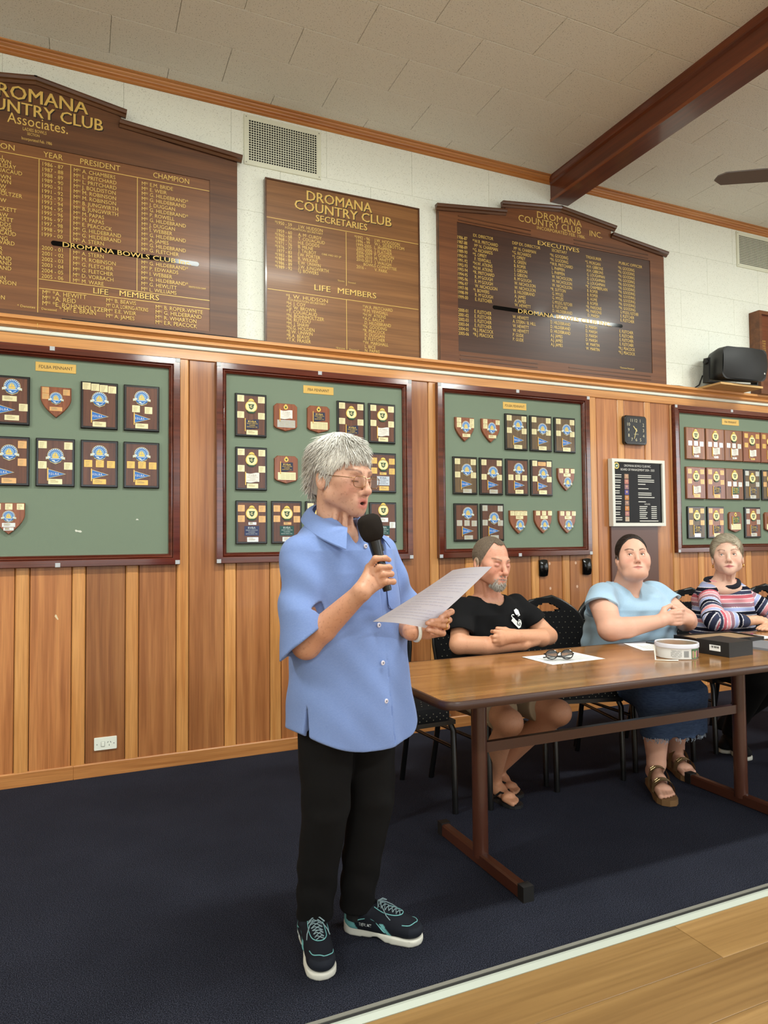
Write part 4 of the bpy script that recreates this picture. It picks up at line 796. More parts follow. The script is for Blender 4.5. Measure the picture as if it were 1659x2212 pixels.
for k,(a,c) in enumerate(((-92,rgb(200,150,130)),(-84,rgb(180,190,120)),(-77,rgb(210,130,150)),(-69,rgb(60,50,40)),(-63,rgb(214,140,160)))): arc_patch(.0909,a,a+5,.008,.038-.004*(k%2),mat('tin_picture_%d'%k,c,.5),'figure',3,pl)
bars=MB()
for k in range(9):
    z=.012+k*.003
    for q in range(4):
        p,p2=math.radians(-118+q*3.5),math.radians(-118+(q+1)*3.5); r=.0908; bars.add([(r*math.cos(p),r*math.sin(p),z),(r*math.cos(p2),r*math.sin(p2),z),(r*math.cos(p2),r*math.sin(p2),z+.0016),(r*math.cos(p),r*math.sin(p),z+.0016)],[(0,1,2,3)])
obj('barcode',bars,mat('print_dark',rgb(90,90,92),.6),t)
ln=MB()
for k in range(9):
    z=.010+k*.0036
    for q in range(8):
        if (k*3+q)%7==0: continue
        p,p2=math.radians(-152+q*3.6),math.radians(-152+q*3.6+3.2); r=.0908; ln.add([(r*math.cos(p),r*math.sin(p),z),(r*math.cos(p2),r*math.sin(p2),z),(r*math.cos(p2),r*math.sin(p2),z+.0014),(r*math.cos(p),r*math.sin(p),z+.0014)],[(0,1,2,3)])
obj('small_print',ln,mat('print_mid',rgb(150,148,146),.6),t)
# black box with barcode label
t=thing('black_box','small black cardboard box with white barcode label beside the tin','box',(2.715,-1.84,TZ),(0,0,math.radians(4)))
obj('carton',MB().prism(rrect(.165,.066,.0015,2),-.083,.083).xf(Matrix.Translation((0,0,.033))),mat('box_black',rgb(20,19,19),.55),t)
lb=obj('barcode_label',MB().box(-.0008,0,-.028,.028,-.013,.013),M_paper,t,(-.0826,-.012,.034))
mb=MB()
for k,y in enumerate((-.02,-.016,-.013,-.008,-.005,-.001,.002,.009,.012,.017)): mb.box(-.0014,-.0006,y-.001,y+.001+.0006*(k%2),.0,.009)
obj('bars',mb,M_ink,lb)
tag(obj('drinking_straw',MB().tube([(2.408,-1.72,TZ+.045),(2.30,-1.835,TZ+.0035),(2.335,-1.867,TZ+.0035),(2.375,-1.89,TZ+.0035)],.0032,8),mat('straw_white',rgb(232,226,212),.5)),'bent white drinking straw on the table by the tin','straw')
# face-down picture frame, phone, pen, folder
t=thing('picture_frame','black picture frame lying face down showing its tan backing','picture frame',(3.04,-1.53,TZ),(0,0,math.radians(-4)))
obj('frame',MB().frame(-.19,.19,-.11,.11,[(0,0),(0,.022),(.014,.022),(.014,.012)]).xf(Matrix(((1,0,0,0),(0,0,1,0),(0,1,0,0),(0,0,0,1)))),mat('frame_black',rgb(14,13,13),.3),t)
obj('backing_board',MB().box(-.178,.178,-.098,.098,.004,.016),mat('hardboard_tan',rgb(150,122,90),.8),t)
tag(obj('mobile_phone',MB().prism(rrect(.15,.075,.008,3),-.009,0,.001).xf(Matrix.Translation((2.70,-1.475,TZ))@Matrix.Rotation(math.radians(8),4,'Z')@Matrix.Rotation(math.radians(90),4,'X')@Matrix.Rotation(math.pi,4,'X')@Matrix.Translation((0,.0,0))),mat('phone_black',rgb(14,14,15),.15,coat=.5)),'black mobile phone lying on the table by the picture frame','phone')
tag(obj('document_folder',MB().box(-.12,.12,-.09,.09,0,.010),mat('folder_grey',rgb(120,124,132),.4),None,(3.06,-1.785,TZ),(0,0,math.radians(8))),'grey document folder on the table behind the black box','folder')
tag(obj('pen',MB().tube([(3.20,-1.56,TZ+.008),(3.33,-1.50,TZ+.008)],.005,8),mat('pen_purple',rgb(130,30,90),.35)),'purple pen on the paper before the striped top','pen')
# ================================================================ banquet chairs
M_cfab=mat('chair_fabric',rgb(20,20,22),.9,spec=.15,bump=((600,600,600),.3,.001)); M_cmet=mat('chair_metal_black',rgb(14,14,15),.35,coat=.2); M_cdot=mat('chair_fabric_dot',rgb(110,106,92),.8)
def chair_meshes():
    R={}
    # local: seat faces -Y, origin on floor under seat centre
    sp=rrect(.44,.43,.06)
    n=len(sp); lv=[(1.0,.43),(1.0,.47),(.96,.49),(.8,.497)]; vs=[(x*s_,y*s_,z) for s_,z in lv for x,y in sp]
    R['seat']=MB().add(vs,[(l*n+a,l*n+(a+1)%n,(l+1)*n+(a+1)%n,(l+1)*n+a) for l in range(3) for a in range(n)]+[tuple(range(3*n,4*n)),tuple(range(n-1,-1,-1))]).mesh('seat',35)
    def backpt(x,z): return Vector((x,.20+.05*((z-.45)/.47)+.02*(1-(x/.22)**2)*1.0-.01,z))
    # outline of the back: narrow at the seat, wide, rounded peak
    def half(z): return float(np.interp(z,[.46,.60,.72,.78,.82,.86,.90,.926],[.165,.205,.220,.216,.198,.160,.098,.040]))
    zs=[.50+.42*k/42 for k in range(43)]
    hole=lambda x,z: (abs(x)<.062*(1-max(0,(z-.865))/.05) and .845-.012*math.cos(x/.062*1.5)<z<.885)
    front=MB(); N_=36
    def cell(x,z,y): p=backpt(x,z); return (p.x,p.y+y,p.z)
    vs=[];idx={}
    for j,z in enumerate(zs):
        hw=max(.03,half(z))
        for i in range(N_+1):
            x=-hw+2*hw*i/N_
            for s_,y in ((0,-.016),(1,.012)):
                e=1-.5*(abs(2*i/N_-1)**8); idx[(i,j,s_)]=len(vs); vs.append(cell(x,z,y*e))
    fs=[];solid={}
    for j in range(len(zs)-1):
        for i in range(N_):
            zc=(zs[j]+zs[j+1])/2; hw=half(zc); xc=-hw+2*hw*(i+.5)/N_; solid[(i,j)]=not (abs(xc)<.078-max(0,zc-.862)*2.2 and .838+.012*(xc/.078)**2<zc<.886)
    for (i,j),s_ in solid.items():
        if not s_: continue
        q=lambda a,b,c:idx[(a,b,c)]
        fs.append((q(i,j,0),q(i+1,j,0),q(i+1,j+1,0),q(i,j+1,0))); fs.append((q(i,j,1),q(i,j+1,1),q(i+1,j+1,1),q(i+1,j,1)))
        for (di,dj,a,b) in ((-1,0,(i,j),(i,j+1)),(1,0,(i+1,j),(i+1,j+1)),(0,-1,(i,j),(i+1,j)),(0,1,(i,j+1),(i+1,j+1))):
            if not solid.get((i+di,j+dj),False): fs.append((q(*a,0),q(*b,0),q(*b,1),q(*a,1)))
    R['backrest']=MB().add(vs,fs).mesh('backrest',50)
    # frame tube around the back
    pts=[]
    for k in range(33):
        a=k/32
        if a<.5: z=.43+(.925-.43)*(a/.5)**.8 if a>0 else .43; hw=half(max(z,.46)) ; sgn=-1
        else: z=.43+(.925-.43)*((1-a)/.5)**.8; hw=half(max(z,.46)); sgn=1
        pts.append(backpt(sgn*hw,z)+Vector((0,.002,0)))
    R['back_frame']=MB().tube(pts,.0115,8).mesh('back_frame',60)
    d=MB()
    for j in range(11):
        for i in range(-6,7):
            x=i*.036+(.018 if j%2 else 0); z=.53+j*.031
            if abs(x)<half(z)-.02: p=backpt(x,z); d.box(p.x-.0022,p.x+.0022,p.y-.0178,p.y-.015,p.z-.0022,p.z+.0022)
    for j in range(10):
        for i in range(-5,6):
            x=i*.036+(.018 if j%2 else 0); y=-.17+j*.036
            if abs(x)<.17: d.box(x-.0022,x+.0022,y-.0022,y+.0022,.493,.4985)
    for j in range(3):
        for i in range(-5,6): x=i*.036+(.018 if j%2 else 0); d.box(x-.0022,x+.0022,-.2165,-.214,.438+j*.014,.4424+j*.014)
        for i in range(-5,6): y=i*.036+(.018 if j%2 else 0); d.box(-.2215,-.219,y-.0022,y+.0022,.438+j*.014,.4424+j*.014); d.box(.219,.2215,y-.0022,y+.0022,.438+j*.014,.4424+j*.014)
    R['fabric_dots']=d.mesh('fabric_dots')
    R['seat_frame']=MB().frame(-.225,.225,-.22,.22,[(0,.41),(0,.43),(.022,.43),(.022,.41),(0,.41)]).xf(Matrix(((1,0,0,0),(0,0,1,0),(0,1,0,0),(0,0,0,1)))).mesh('seat_frame')
    R['legs']=[MB().tube(p,.0145,8).mesh('leg',50) for p in ([(-.205,-.19,.425),(-.215,-.215,.38),(-.215,-.225,.0)],[(.205,-.19,.425),(.215,-.215,.38),(.215,-.225,0)],[(-.2,.19,.44),(-.2,.24,.2),(-.2,.29,0)],[(.2,.19,.44),(.2,.24,.2),(.2,.29,0)])]
    R['stretcher']=[MB().tube([(sx*.214,-.22,.30),(sx*.2,.225,.30)],.009,8).mesh('stretcher',50) for sx in (-1,1)]
    return R
CH=chair_meshes()
def chair(lab,x,y,rz):
    t=thing('banquet_chair',lab,'chair',(x,y,0),(0,0,math.radians(rz)),group='black banquet chairs at the table')
    s_=obj('seat',CH['seat'],M_cfab,t); b=obj('backrest',CH['backrest'],M_cfab,t); obj('back_frame',CH['back_frame'],M_cmet,t); obj('seat_frame',CH['seat_frame'],M_cmet,t)
    d=stuff(obj('fabric_dots',CH['fabric_dots'],M_cdot,t))
    for l in CH['legs']: obj('leg',l,M_cmet,t)
    for l in CH['stretcher']: obj('stretcher',l,M_cmet,t)
    return t
chair('empty black dotted banquet chair behind the standing woman',1.385,-1.06,2)
chair('black dotted banquet chair under the man in black',1.965,-1.06,7)
chair('empty black dotted banquet chair between the man and the woman in light blue',2.47,-1.0,-14)
chair('black dotted banquet chair under the woman in light blue',2.985,-.98,0)
chair('black dotted banquet chair under the woman in the striped top',3.67,-.97,-8)
chair('empty black dotted banquet chair beyond the woman in the striped top',4.42,-.98,0)
# ================================================================ smooth bodies: implicit shapes turned into quad meshes
def V3(*a): return np.array(a,dtype=np.float64)
class Xf:
    """head/limb frame: local -> world, uniform scale"""
    def __init__(s,loc=(0,0,0),yaw=0,pitch=0,roll=0,sc=1.0):
        c,q=math.cos(math.radians(yaw)),math.sin(math.radians(yaw)); Z=np.array([[c,-q,0],[q,c,0],[0,0,1]])
        c,q=math.cos(math.radians(pitch)),math.sin(math.radians(pitch)); X=np.array([[1,0,0],[0,c,-q],[0,q,c]])
        c,q=math.cos(math.radians(roll)),math.sin(math.radians(roll)); Y=np.array([[c,0,q],[0,1,0],[-q,0,c]])
        s.R=Z@X@Y; s.t=np.array(loc,float); s.s=sc
    def p(s,v): return s.t+s.s*(s.R@np.array(v,float))
    def d(s,v): return s.R@np.array(v,float)
    def inv(s,P): return ((P-s.t)@s.R)/s.s
    def m4(s):
        M=Matrix.Identity(4)
        for i in range(3):
            for j in range(3): M[i][j]=s.R[i,j]*s.s
            M[i][3]=s.t[i]
        return M
ID=Xf()
class Sdf:
    def __init__(s): s.o=[]
    def cap(s,a,b,ra,rb=None,k=.015,op=1,T=ID):
        a=T.p(a); b=T.p(b); ra*=T.s; rb=ra if rb is None else rb*T.s; k*=T.s; r=max(ra,rb)
        s.o.append(('cap',op,k,np.minimum(a,b)-r,np.maximum(a,b)+r,(a,b,ra,rb))); return s
    def chain(s,pts,rs,k=.015,op=1,T=ID):
        for i in range(len(pts)-1): s.cap(pts[i],pts[i+1],rs[i],rs[i+1],k if i==0 else min(k,.006),op,T)
        return s
    def ell(s,c,r,k=.015,op=1,T=ID,rot=None):
        R=T.R if rot is None else T.R@rot; c=T.p(c); r=np.array(r,float)*T.s; m=r.max()
        s.o.append(('ell',op,k*T.s,c-m,c+m,(c,r,R))); return s
    def loft(s,secs,yaw=0,k=.02,op=1,pw=2.3,fold=0,seed=0):
        """stack of (super)elliptic sections (z,cx,cy,halfwidth,halfdepth), turned by yaw about z"""
        a=np.array(secs,float); m=max(a[:,3].max(),a[:,4].max())
        lo=np.array([a[:,1].min()-m,a[:,2].min()-m,a[:,0].min()]); hi=np.array([a[:,1].max()+m,a[:,2].max()+m,a[:,0].max()])
        s.o.append(('loft',op,k,lo,hi,(a,math.radians(yaw),pw,fold,seed))); return s
    def fn(s,f,lo,hi,k=.01,op=1): s.o.append(('fn',op,k,np.array(lo,float),np.array(hi,float),f)); return s
    def field(s,lo,hi,h):
        lo=np.array(lo,float); hi=np.array(hi,float); n=np.ceil((hi-lo)/h).astype(int)+1
        D=np.full(n,.25,np.float32); ax=[(lo[i]+h*np.arange(n[i])).astype(np.float32) for i in range(3)]
        for kind,op,k,l,u,pr in s.o:
            pad=.012+k*1.2+h*2
            i0=np.maximum(0,np.floor((l-pad-lo)/h).astype(int)); i1=np.minimum(n,np.ceil((u+pad-lo)/h).astype(int)+1)
            if (i1<=i0).any(): continue
            sl=tuple(slice(a,b) for a,b in zip(i0,i1))
            X=ax[0][sl[0]][:,None,None]; Y=ax[1][sl[1]][None,:,None]; Z=ax[2][sl[2]][None,None,:]
            if kind=='cap':
                a,b,ra,rb=pr; ab=b-a; L2=max(1e-9,float(ab@ab))
                t=np.clip(((X-a[0])*ab[0]+(Y-a[1])*ab[1]+(Z-a[2])*ab[2])/L2,0,1)
                d=np.sqrt((X-a[0]-t*ab[0])**2+(Y-a[1]-t*ab[1])**2+(Z-a[2]-t*ab[2])**2)-(ra+t*(rb-ra))
            elif kind=='ell':
                c,r,R=pr; x,y,z=X-c[0],Y-c[1],Z-c[2]
                u_=[(x*R[0,i]+y*R[1,i]+z*R[2,i])/r[i] for i in range(3)]
                k0=np.sqrt(u_[0]**2+u_[1]**2+u_[2]**2); k1=np.sqrt((u_[0]/r[0])**2+(u_[1]/r[1])**2+(u_[2]/r[2])**2)+1e-9
                d=k0*(k0-1)/k1
            elif kind=='loft':
                a,yw,pw,fold,seed=pr; zz=Z[0,0,:]; o=np.argsort(a[:,0]); A=a[o]
                f=lambda j: np.interp(zz,A[:,0],A[:,j])[None,None,:]
                x,y=X-f(1),Y-f(2); c,q=math.cos(yw),math.sin(yw); uu=(x*c+y*q); vv=(-x*q+y*c); ha,hb=f(3),f(4)
                rr=(np.abs(uu/ha)**pw+np.abs(vv/hb)**pw)**(1/pw)
                d=(rr-1)*np.minimum(ha,hb)
                if fold:
                    an=np.arctan2(vv,uu); d=d+fold*(np.sin(an*7+seed+zz*9)+.6*np.sin(an*12-zz*14+seed*2)+.4*np.sin(an*4+zz*26+seed))*np.clip(np.abs(d)*-4+1,0,1)
                d=np.maximum(d,np.maximum(A[0,0]-Z,Z-A[-1,0]))
            else: d=pr(X,Y,Z)
            d=d.astype(np.float32); D0=D[sl]
            if op>0: hh=np.clip(.5+.5*(D0-d)/k,0,1); D[sl]=D0*(1-hh)+d*hh-k*hh*(1-hh)
            elif op<0: hh=np.clip(.5-.5*(D0+d)/k,0,1); D[sl]=D0*(1-hh)-d*hh+k*hh*(1-hh)
            else: D[sl]=D0+d        # op 0: displacement
        return D,lo,h
    def mesh(s,lo,hi,h):
        D,lo,h=s.field(lo,hi,h); return nets(D,lo,h)
def nets(D,lo,h):
    n=np.array(D.shape); ins=D<0
    c=np.zeros(n-1,np.int8)
    for i in (0,1):
        for j in (0,1):
            for k in (0,1): c+=ins[i:n[0]-1+i,j:n[1]-1+j,k:n[2]-1+k]
    act=(c>0)&(c<8); idx=np.argwhere(act)
    if len(idx)==0: return np.zeros((0,3)),np.zeros((0,4),int)
    num=-np.ones(n-1,np.int64); num[act]=np.arange(len(idx))
    acc=np.zeros((len(idx),3)); cnt=np.zeros(len(idx))
    cor=[(i,j,k) for i in (0,1) for j in (0,1) for k in (0,1)]
    for a in cor:
        for ax in range(3):
            if a[ax]: continue
            b=list(a); b[ax]=1
            da=D[idx[:,0]+a[0],idx[:,1]+a[1],idx[:,2]+a[2]]; db=D[idx[:,0]+b[0],idx[:,1]+b[1],idx[:,2]+b[2]]
            m=(da<0)!=(db<0); t=np.where(m,da/np.where(m,da-db,1),0)
            p=np.tile(np.array(a,float),(len(idx),1)); p[:,ax]+=t
            acc[m]+=p[m]; cnt[m]+=1
    v=lo+h*(idx+acc/cnt[:,None])
    F=[]
    for ax in range(3):
        o1,o2=[(1,2),(2,0),(0,1)][ax]
        sl0=[slice(None)]*3; sl1=[slice(None)]*3; sl0[ax]=slice(0,-1); sl1[ax]=slice(1,None)
        A=ins[tuple(sl0)]; B=ins[tuple(sl1)]; e=np.argwhere(A!=B)
        ok=(e[:,o1]>0)&(e[:,o1]<n[o1]-1)&(e[:,o2]>0)&(e[:,o2]<n[o2]-1); e=e[ok]
        if not len(e): continue
        def q(d1,d2):
            f=e.copy(); f[:,o1]-=d1; f[:,o2]-=d2; return num[f[:,0],f[:,1],f[:,2]]
        quad=np.stack([q(1,1),q(0,1),q(0,0),q(1,0)],1); fl=~A[e[:,0],e[:,1],e[:,2]]
        quad[fl]=quad[fl][:,::-1]; F.append(quad)
    return v,np.concatenate(F)
def npmesh(name,pieces,colf=None,smooth=True,org=(0,0,0)):
    """pieces: list of (verts,quads); colour function on world positions -> attribute Col"""
    vs=[];fs=[];o=0
    for v,f in pieces:
        vs.append(v); fs.append(np.asarray(f)+o); o+=len(v)
    v=np.concatenate(vs); f=np.concatenate(fs)
    me=bpy.data.meshes.new(name); me.vertices.add(len(v)); me.vertices.foreach_set('co',(v-np.array(org)).astype(np.float32).ravel())
    k=f.shape[1]; me.loops.add(f.size); me.loops.foreach_set('vertex_index',f.astype(np.int32).ravel())
    me.polygons.add(len(f)); me.polygons.foreach_set('loop_start',np.arange(0,f.size,k,dtype=np.int32))
    try: me.polygons.foreach_set('loop_total',np.full(len(f),k,dtype=np.int32))
    except Exception: pass
    me.update(calc_edges=True); me.validate()
    if smooth: me.polygons.foreach_set('use_smooth',np.ones(len(me.polygons),bool))
    if colf is not None:
        c=colf(v); a=me.color_attributes.new('Col','FLOAT_COLOR','POINT'); cc=np.ones((len(v),4),np.float32); cc[:,:3]=c; a.data.foreach_set('color',cc.ravel())
    return me
def vnormals(v,f):
    a=v[f[:,2]]-v[f[:,0]]; b=v[f[:,3]]-v[f[:,1]]; n=np.cross(a,b); N=np.zeros_like(v)
    for i in range(4): np.add.at(N,f[:,i],n)
    return N/(np.linalg.norm(N,axis=1,keepdims=True)+1e-12)
def lc(r,g,b): return np.array([lin(r),lin(g),lin(b)])
def gauss(q,c,r): return np.exp(-(((q-np.array(c))/np.array(r))**2).sum(1))
# ---- the head
def head(S,T,cheek=1.0,jaw=1.0,age=1.0,nose=1.0,mouth='closed',eyes='open',lips=1.0,ear=1.0,chin=1.0):
    E=lambda c,r,k=.015,op=1,rot=None: S.ell(c,r,k,op,T,rot)
    K=lambda a,b,ra,rb=None,k=.015,op=1: S.cap(a,b,ra,rb,k,op,T)
    E((0,.018,.030),(.0735,.092,.084),.02); E((0,-.020,-.008),(.0655*(.6+.4*cheek),.070,.088),.02)
    for x in (-1,1):
        K((x*.046*jaw,-.012,-.058),(x*.006,-.070,-.088),.028*(.5+.5*cheek),.021*chin,.025)
        E((x*.040*cheek,-.052,-.034),(.026*cheek,.030,.032*cheek),.022); E((x*.050,-.045,-.008),(.02,.022,.018),.02)
    E((0,-.080,-.094),(.020*chin,.016,.015),.015)
    K((-.032,-.0785,.021),(.032,-.0785,.021),.0105,.0105,.015)
    for x in (-1,1):
        E((x*.032,-.0965,.0005),(.019,.0135,.0115),.010,-1)
        if eyes=='open':
            E((x*.0315,-.0735,.0),(.0155,.0138,.0130),.004); E((x*.0315,-.0885,-.0003),(.0130,.0080,.0055),.0015,-1)
        else:
            E((x*.0315,-.0740,-.001),(.0148,.0140,.0125),.004); K((x*.021,-.0868,-.0068),(x*.043,-.0832,-.0068),.0012,.0012,.0015,-1)
    K((0,-.0855,.012),(0,-.1065*(.6+.4*nose),-.030),.0072,.0108*nose,.013); E((0,-.108*(.6+.4*nose),-.034),(.0112*nose,.0105,.0098),.007)
    for x in (-1,1):
        E((x*.0112*nose,-.0975,-.0385),(.0075*nose,.010,.0075),.006); E((x*.0062*nose,-.1045,-.0455),(.0034,.0045,.0032),.002,-1)
        if age: K((x*.019,-.1005,-.037),(x*.031,-.0885,-.062),.0025*age,.0022*age,.007,-1)
    E((0,-.077,-.068),(.034,.0205,.026),.02)
    w=.021*lips
    if mouth=='open':
        K((-w*.9,-.0900,-.0650),(0,-.0985,-.0590),.0045,.0058,.004); K((0,-.0985,-.0590),(w*.9,-.0900,-.0650),.0058,.0045,.004)
        K((-w*.8,-.0890,-.0765),(0,-.0970,-.0815),.0050,.0075,.004); K((0,-.0970,-.0815),(w*.8,-.0890,-.0765),.0075,.0050,.004)
        E((0,-.1000,-.0702),(.0130,.0170,.0052),.002,-1)
    else:
        K((-w,-.0895,-.0648),(0,-.0972,-.0622),.0042,.0052,.005); K((0,-.0972,-.0622),(w,-.0895,-.0648),.0052,.0042,.005)
        K((-w*.85,-.0895,-.0712),(0,-.0962,-.0735),.0046,.0062,.005); K((0,-.0962,-.0735),(w*.85,-.0895,-.0712),.0062,.0046,.005)
        K((-w*1.05,-.0965,-.0675),(0,-.1030,-.0672),.0016,.0018,.002,-1); K((0,-.1030,-.0672),(w*1.05,-.0965,-.0675),.0018,.0016,.002,-1)
    for x in (-1,1):
        a=math.radians(-14); c,q=math.cos(a),math.sin(a); rot=np.array([[1,0,0],[0,c,-q],[0,q,c]])
        E((x*.0765*ear,.014,-.016),(.0085,.019,.031),.006,1,rot); E((x*.0855*ear,.008,-.013),(.0065,.010,.017),.003,-1,rot)
    return S
def face_col(v,T,skin,lip,brow,blush=.35,scalp=None,browz=.023,lidc=None,lash=.7,lips=1.0,openm=False):
    q=T.inv(v); c=np.tile(skin,(len(v),1)); fr=(q[:,1]<-.05)[:,None]
    red=lc(205,120,105)
    for x in (-1,1):
        g=gauss(q,(x*.043,-.07,-.03),(.022,.05,.022))[:,None]*blush; c=c*(1-g)+red*g
        if lidc is not None:
            g=gauss(q,(x*.0315,-.087,.002),(.014,.012,.008))[:,None]*.7; c=c*(1-g)+lidc*g
        # brow
        t=(x*q[:,0]-.014)/.038; zz=browz+.007*np.sin(np.clip(t,0,1)*2.4)-.002; m=((t>0)&(t<1)&(q[:,1]<-.05)); g=(m*np.exp(-((q[:,2]-zz)/(.0042*(1.15-.5*np.clip(t,0,1))))**2))[:,None]; c=c*(1-g*.92)+brow*g*.92
        # lash line
        tz=np.clip((x*q[:,0]-.0315)/.0125,-1,1); 
        if lash:
            lz=-.0066 if lidc is not None else .0062*(1-tz**2)**.8+.0002
            g=(np.exp(-((q[:,2]-lz)/.0019)**2)*(np.abs(x*q[:,0]-.0315)<.0125)*(q[:,1]<-.07)*(q[:,1]>-.1))[:,None]*lash; c=c*(1-g)+lc(60,40,36)*g
    g=gauss(q,(0,-.11,-.034),(.016,.02,.014))[:,None]*blush*.8; c=c*(1-g)+red*g
    for x in (-1,1):
        g=gauss(q,(x*.0062,-.1045,-.0455),(.0032,.006,.0028))[:,None]; c=c*(1-g)+lc(70,36,30)*g
    if openm: g=(np.exp(-(((q[:,0])/(.021*lips))**4+((q[:,2]+.0700)/.0165)**6))*(q[:,1]<-.0895))[:,None]
    else: g=(np.exp(-(((q[:,0])/(.025*lips))**4+((q[:,2]+.0680)/(.0098*(1.02-np.clip(np.abs(q[:,0])/.03,0,.8))))**4))*(q[:,1]<-.076))[:,None]
    c=c*(1-g*.8)+lip*g*.8
    if openm: g=(np.exp(-((q[:,0]/.0135)**4+((q[:,2]+.0702)/.0062)**4))*(q[:,1]>-.0925)*(q[:,1]<-.05))[:,None]; c=c*(1-g)+lc(46,14,14)*g
    else: g=(np.exp(-((q[:,0]/(.026*lips))**6+((q[:,2]+.0675)/.0017)**2))*(q[:,1]<-.07))[:,None]*.75; c=c*(1-g)+lc(88,36,36)*g
    for x in (-1,1):   # crease shade put into the skin colour, above the lid and under the eye
        tz=(x*q[:,0]-.0315)/.016; on=(np.abs(tz)<1)*(q[:,1]<-.066)
        for z0,am in ((.0100,.35),(-.0125,.22)): g=(on*np.exp(-((q[:,2]-z0*(1-.35*tz**2))/.0016)**2))[:,None]*am; c=c*(1-g)+lc(120,66,54)*g
    if scalp is not None:
        hz=np.interp(np.abs(np.degrees(np.arctan2(q[:,0],-q[:,1]))),scalp[0],scalp[1]); g=np.clip((q[:,2]-hz)/.006+.5,0,1)[:,None]; c=c*(1-g)+scalp[2]*g
    return c
def strands(name,roots,normals,dirf,lenf,r0,seg=4,seed=1,lift=.35,curl=.25,org=(0,0,0),shell=None,wide=1.7):
    """tapered three-sided locks growing from root points"""
    rg=np.random.RandomState(seed); P=roots.copy(); n=len(P); d=dirf(P,normals); L=lenf(P,rg)
    rnd=rg.normal(size=(n,3))*curl; d=d+rnd; d/=np.linalg.norm(d,axis=1,keepdims=True)+1e-9
    d0=d*(1-lift)+normals*lift; d0/=np.linalg.norm(d0,axis=1,keepdims=True)
    ref=np.cross(d0,normals+.01); ref/=np.linalg.norm(ref,axis=1,keepdims=True)+1e-9
    rings=[];p=P-normals*.004
    for k in range(seg+1):
        t=k/seg; dd=d0*(1-t)+d*t; dd/=np.linalg.norm(dd,axis=1,keepdims=True)
        if k: p=p+dd*(L/seg)[:,None]
        if shell is not None and k:
            c_,r_,mx=shell; e=(p-c_)/r_; kk=np.linalg.norm(e,axis=1,keepdims=True); hi_=np.where(p[:,2:3]<.0,1.6,1.0+(mx-1)*(.35+.65*t)); p=c_+(p-c_)*(np.minimum(np.maximum(kk,1.004),hi_)/kk)
        b=np.cross(dd,ref); r=(r0*(1-t)**.7+.00025)[:,None] if np.ndim(r0) else r0*(1-t)**.7+.00025
        rings.append([p+(ref*math.cos(a)*wide+b*math.sin(a)*.7)*r for a in (0.5,2.6,4.7)])
    V=np.stack([np.stack(q,1) for q in rings],1)   # n,seg+1,3,3
    base=np.arange(n)[:,None]*((seg+1)*3); F=[]
    for k in range(seg):
        for a in range(3): F.append(np.stack([base[:,0]+k*3+a,base[:,0]+k*3+(a+1)%3,base[:,0]+(k+1)*3+(a+1)%3,base[:,0]+(k+1)*3+a],1))
    return V.reshape(-1,3),np.concatenate(F)
def pick(v,n,mask,cnt,seed):
    ids=np.nonzero(mask)[0]; rg=np.random.RandomState(seed)
    if len(ids)==0: return np.zeros((0,3)),np.zeros((0,3))
    ids=rg.choice(ids,min(cnt,len(ids)*3),replace=True); return v[ids]+rg.normal(size=(len(ids),3))*.0012,n[ids]
def eyeballs(T,parent,org,gaze,iris):
    for x in (-1,1):
        mb=MB(); mb.lathe([(0.0115*math.sin(math.pi*k/10),-.0115*math.cos(math.pi*k/10)) for k in range(11)],16)
        g=np.array(gaze)+np.array([0,0,0]); g=g/np.linalg.norm(g); gw=T.d(g); c=T.p((x*.0312,-.0722,0))
        q=Vector((0,0,-1)).rotation_difference(Vector(gw)); e=obj('eye',mb,mat('eye_white',rgb(232,226,220),.15,coat=.5),parent,Vector(c)-Vector(org),smooth=80); e.rotation_mode='QUATERNION'; e.rotation_quaternion=q; e.scale=(T.s,)*3
        obj('iris',MB().lathe([(0,-.01185),(.0064,-.0106),(.0068,-.0098)],14),mat('iris_'+str(iris),iris,.1,coat=.6),e); obj('pupil',MB().lathe([(0,-.0122),(.0030,-.0117),(.0032,-.011)],10),mat('pupil_black',rgb(8,8,8),.1),e)
SKIN={}
def skinmat(name,frk):
    return mat(name,None,.48,attr='Col',sss=.12,spec=.35,noise=((110,110,110),frk,rgb(140,82,58),(.56,.74)),bump=((420,420,420),.18,.0012))
# ================================================================ people
def thin_glass(name,fac=.10):
    if name in MATS: return MATS[name]
    m=bpy.data.materials.new(name); m.use_nodes=True; N=m.node_tree.nodes; L=m.node_tree.links; N.remove(N['Principled BSDF'])
    a=N.new('ShaderNodeBsdfTransparent'); g=N.new('ShaderNodeBsdfGlossy'); g.inputs['Roughness'].default_value=.03; x=N.new('ShaderNodeMixShader'); x.inputs[0].default_value=fac
    L.new(a.outputs[0],x.inputs[1]); L.new(g.outputs[0],x.inputs[2]); L.new(x.outputs[0],N['Material Output'].inputs[0]); MATS[name]=m; return m
HL_W=([0,35,60,78,92,105,125,150,180],[.078,.066,.030,-.012,.004,.012,-.035,-.078,-.088])     # hairline height against angle from the face
def fingers(S,W,mcps,fings,r=(.0105,.0095,.0085,.0072),k=.005,palm=.016):
    for m,f in zip(mcps,fings):
        S.cap(W,m,palm,.0118,.018); pts=[m]+list(f)
        for i in range(len(pts)-1): S.cap(pts[i],pts[i+1],r[min(i,3)],r[min(i+1,3)],k)
    c=(np.array(mcps).mean(0)+np.array(W))/2; S.ell(c,(.024,.02,.024),.015)
def body_obj(t,org,S,blocks,colf,m):
    pcs=[S.mesh(*b) for b in blocks]; me=npmesh('body',pcs,colf,True,org); o=obj('body',me,m,t); return o,pcs
def cloth(name,t,org,S,lo,hi,h,m,colf=None):
    return obj(name,npmesh(name,[S.mesh(lo,hi,h)],colf,True,org),m,t)
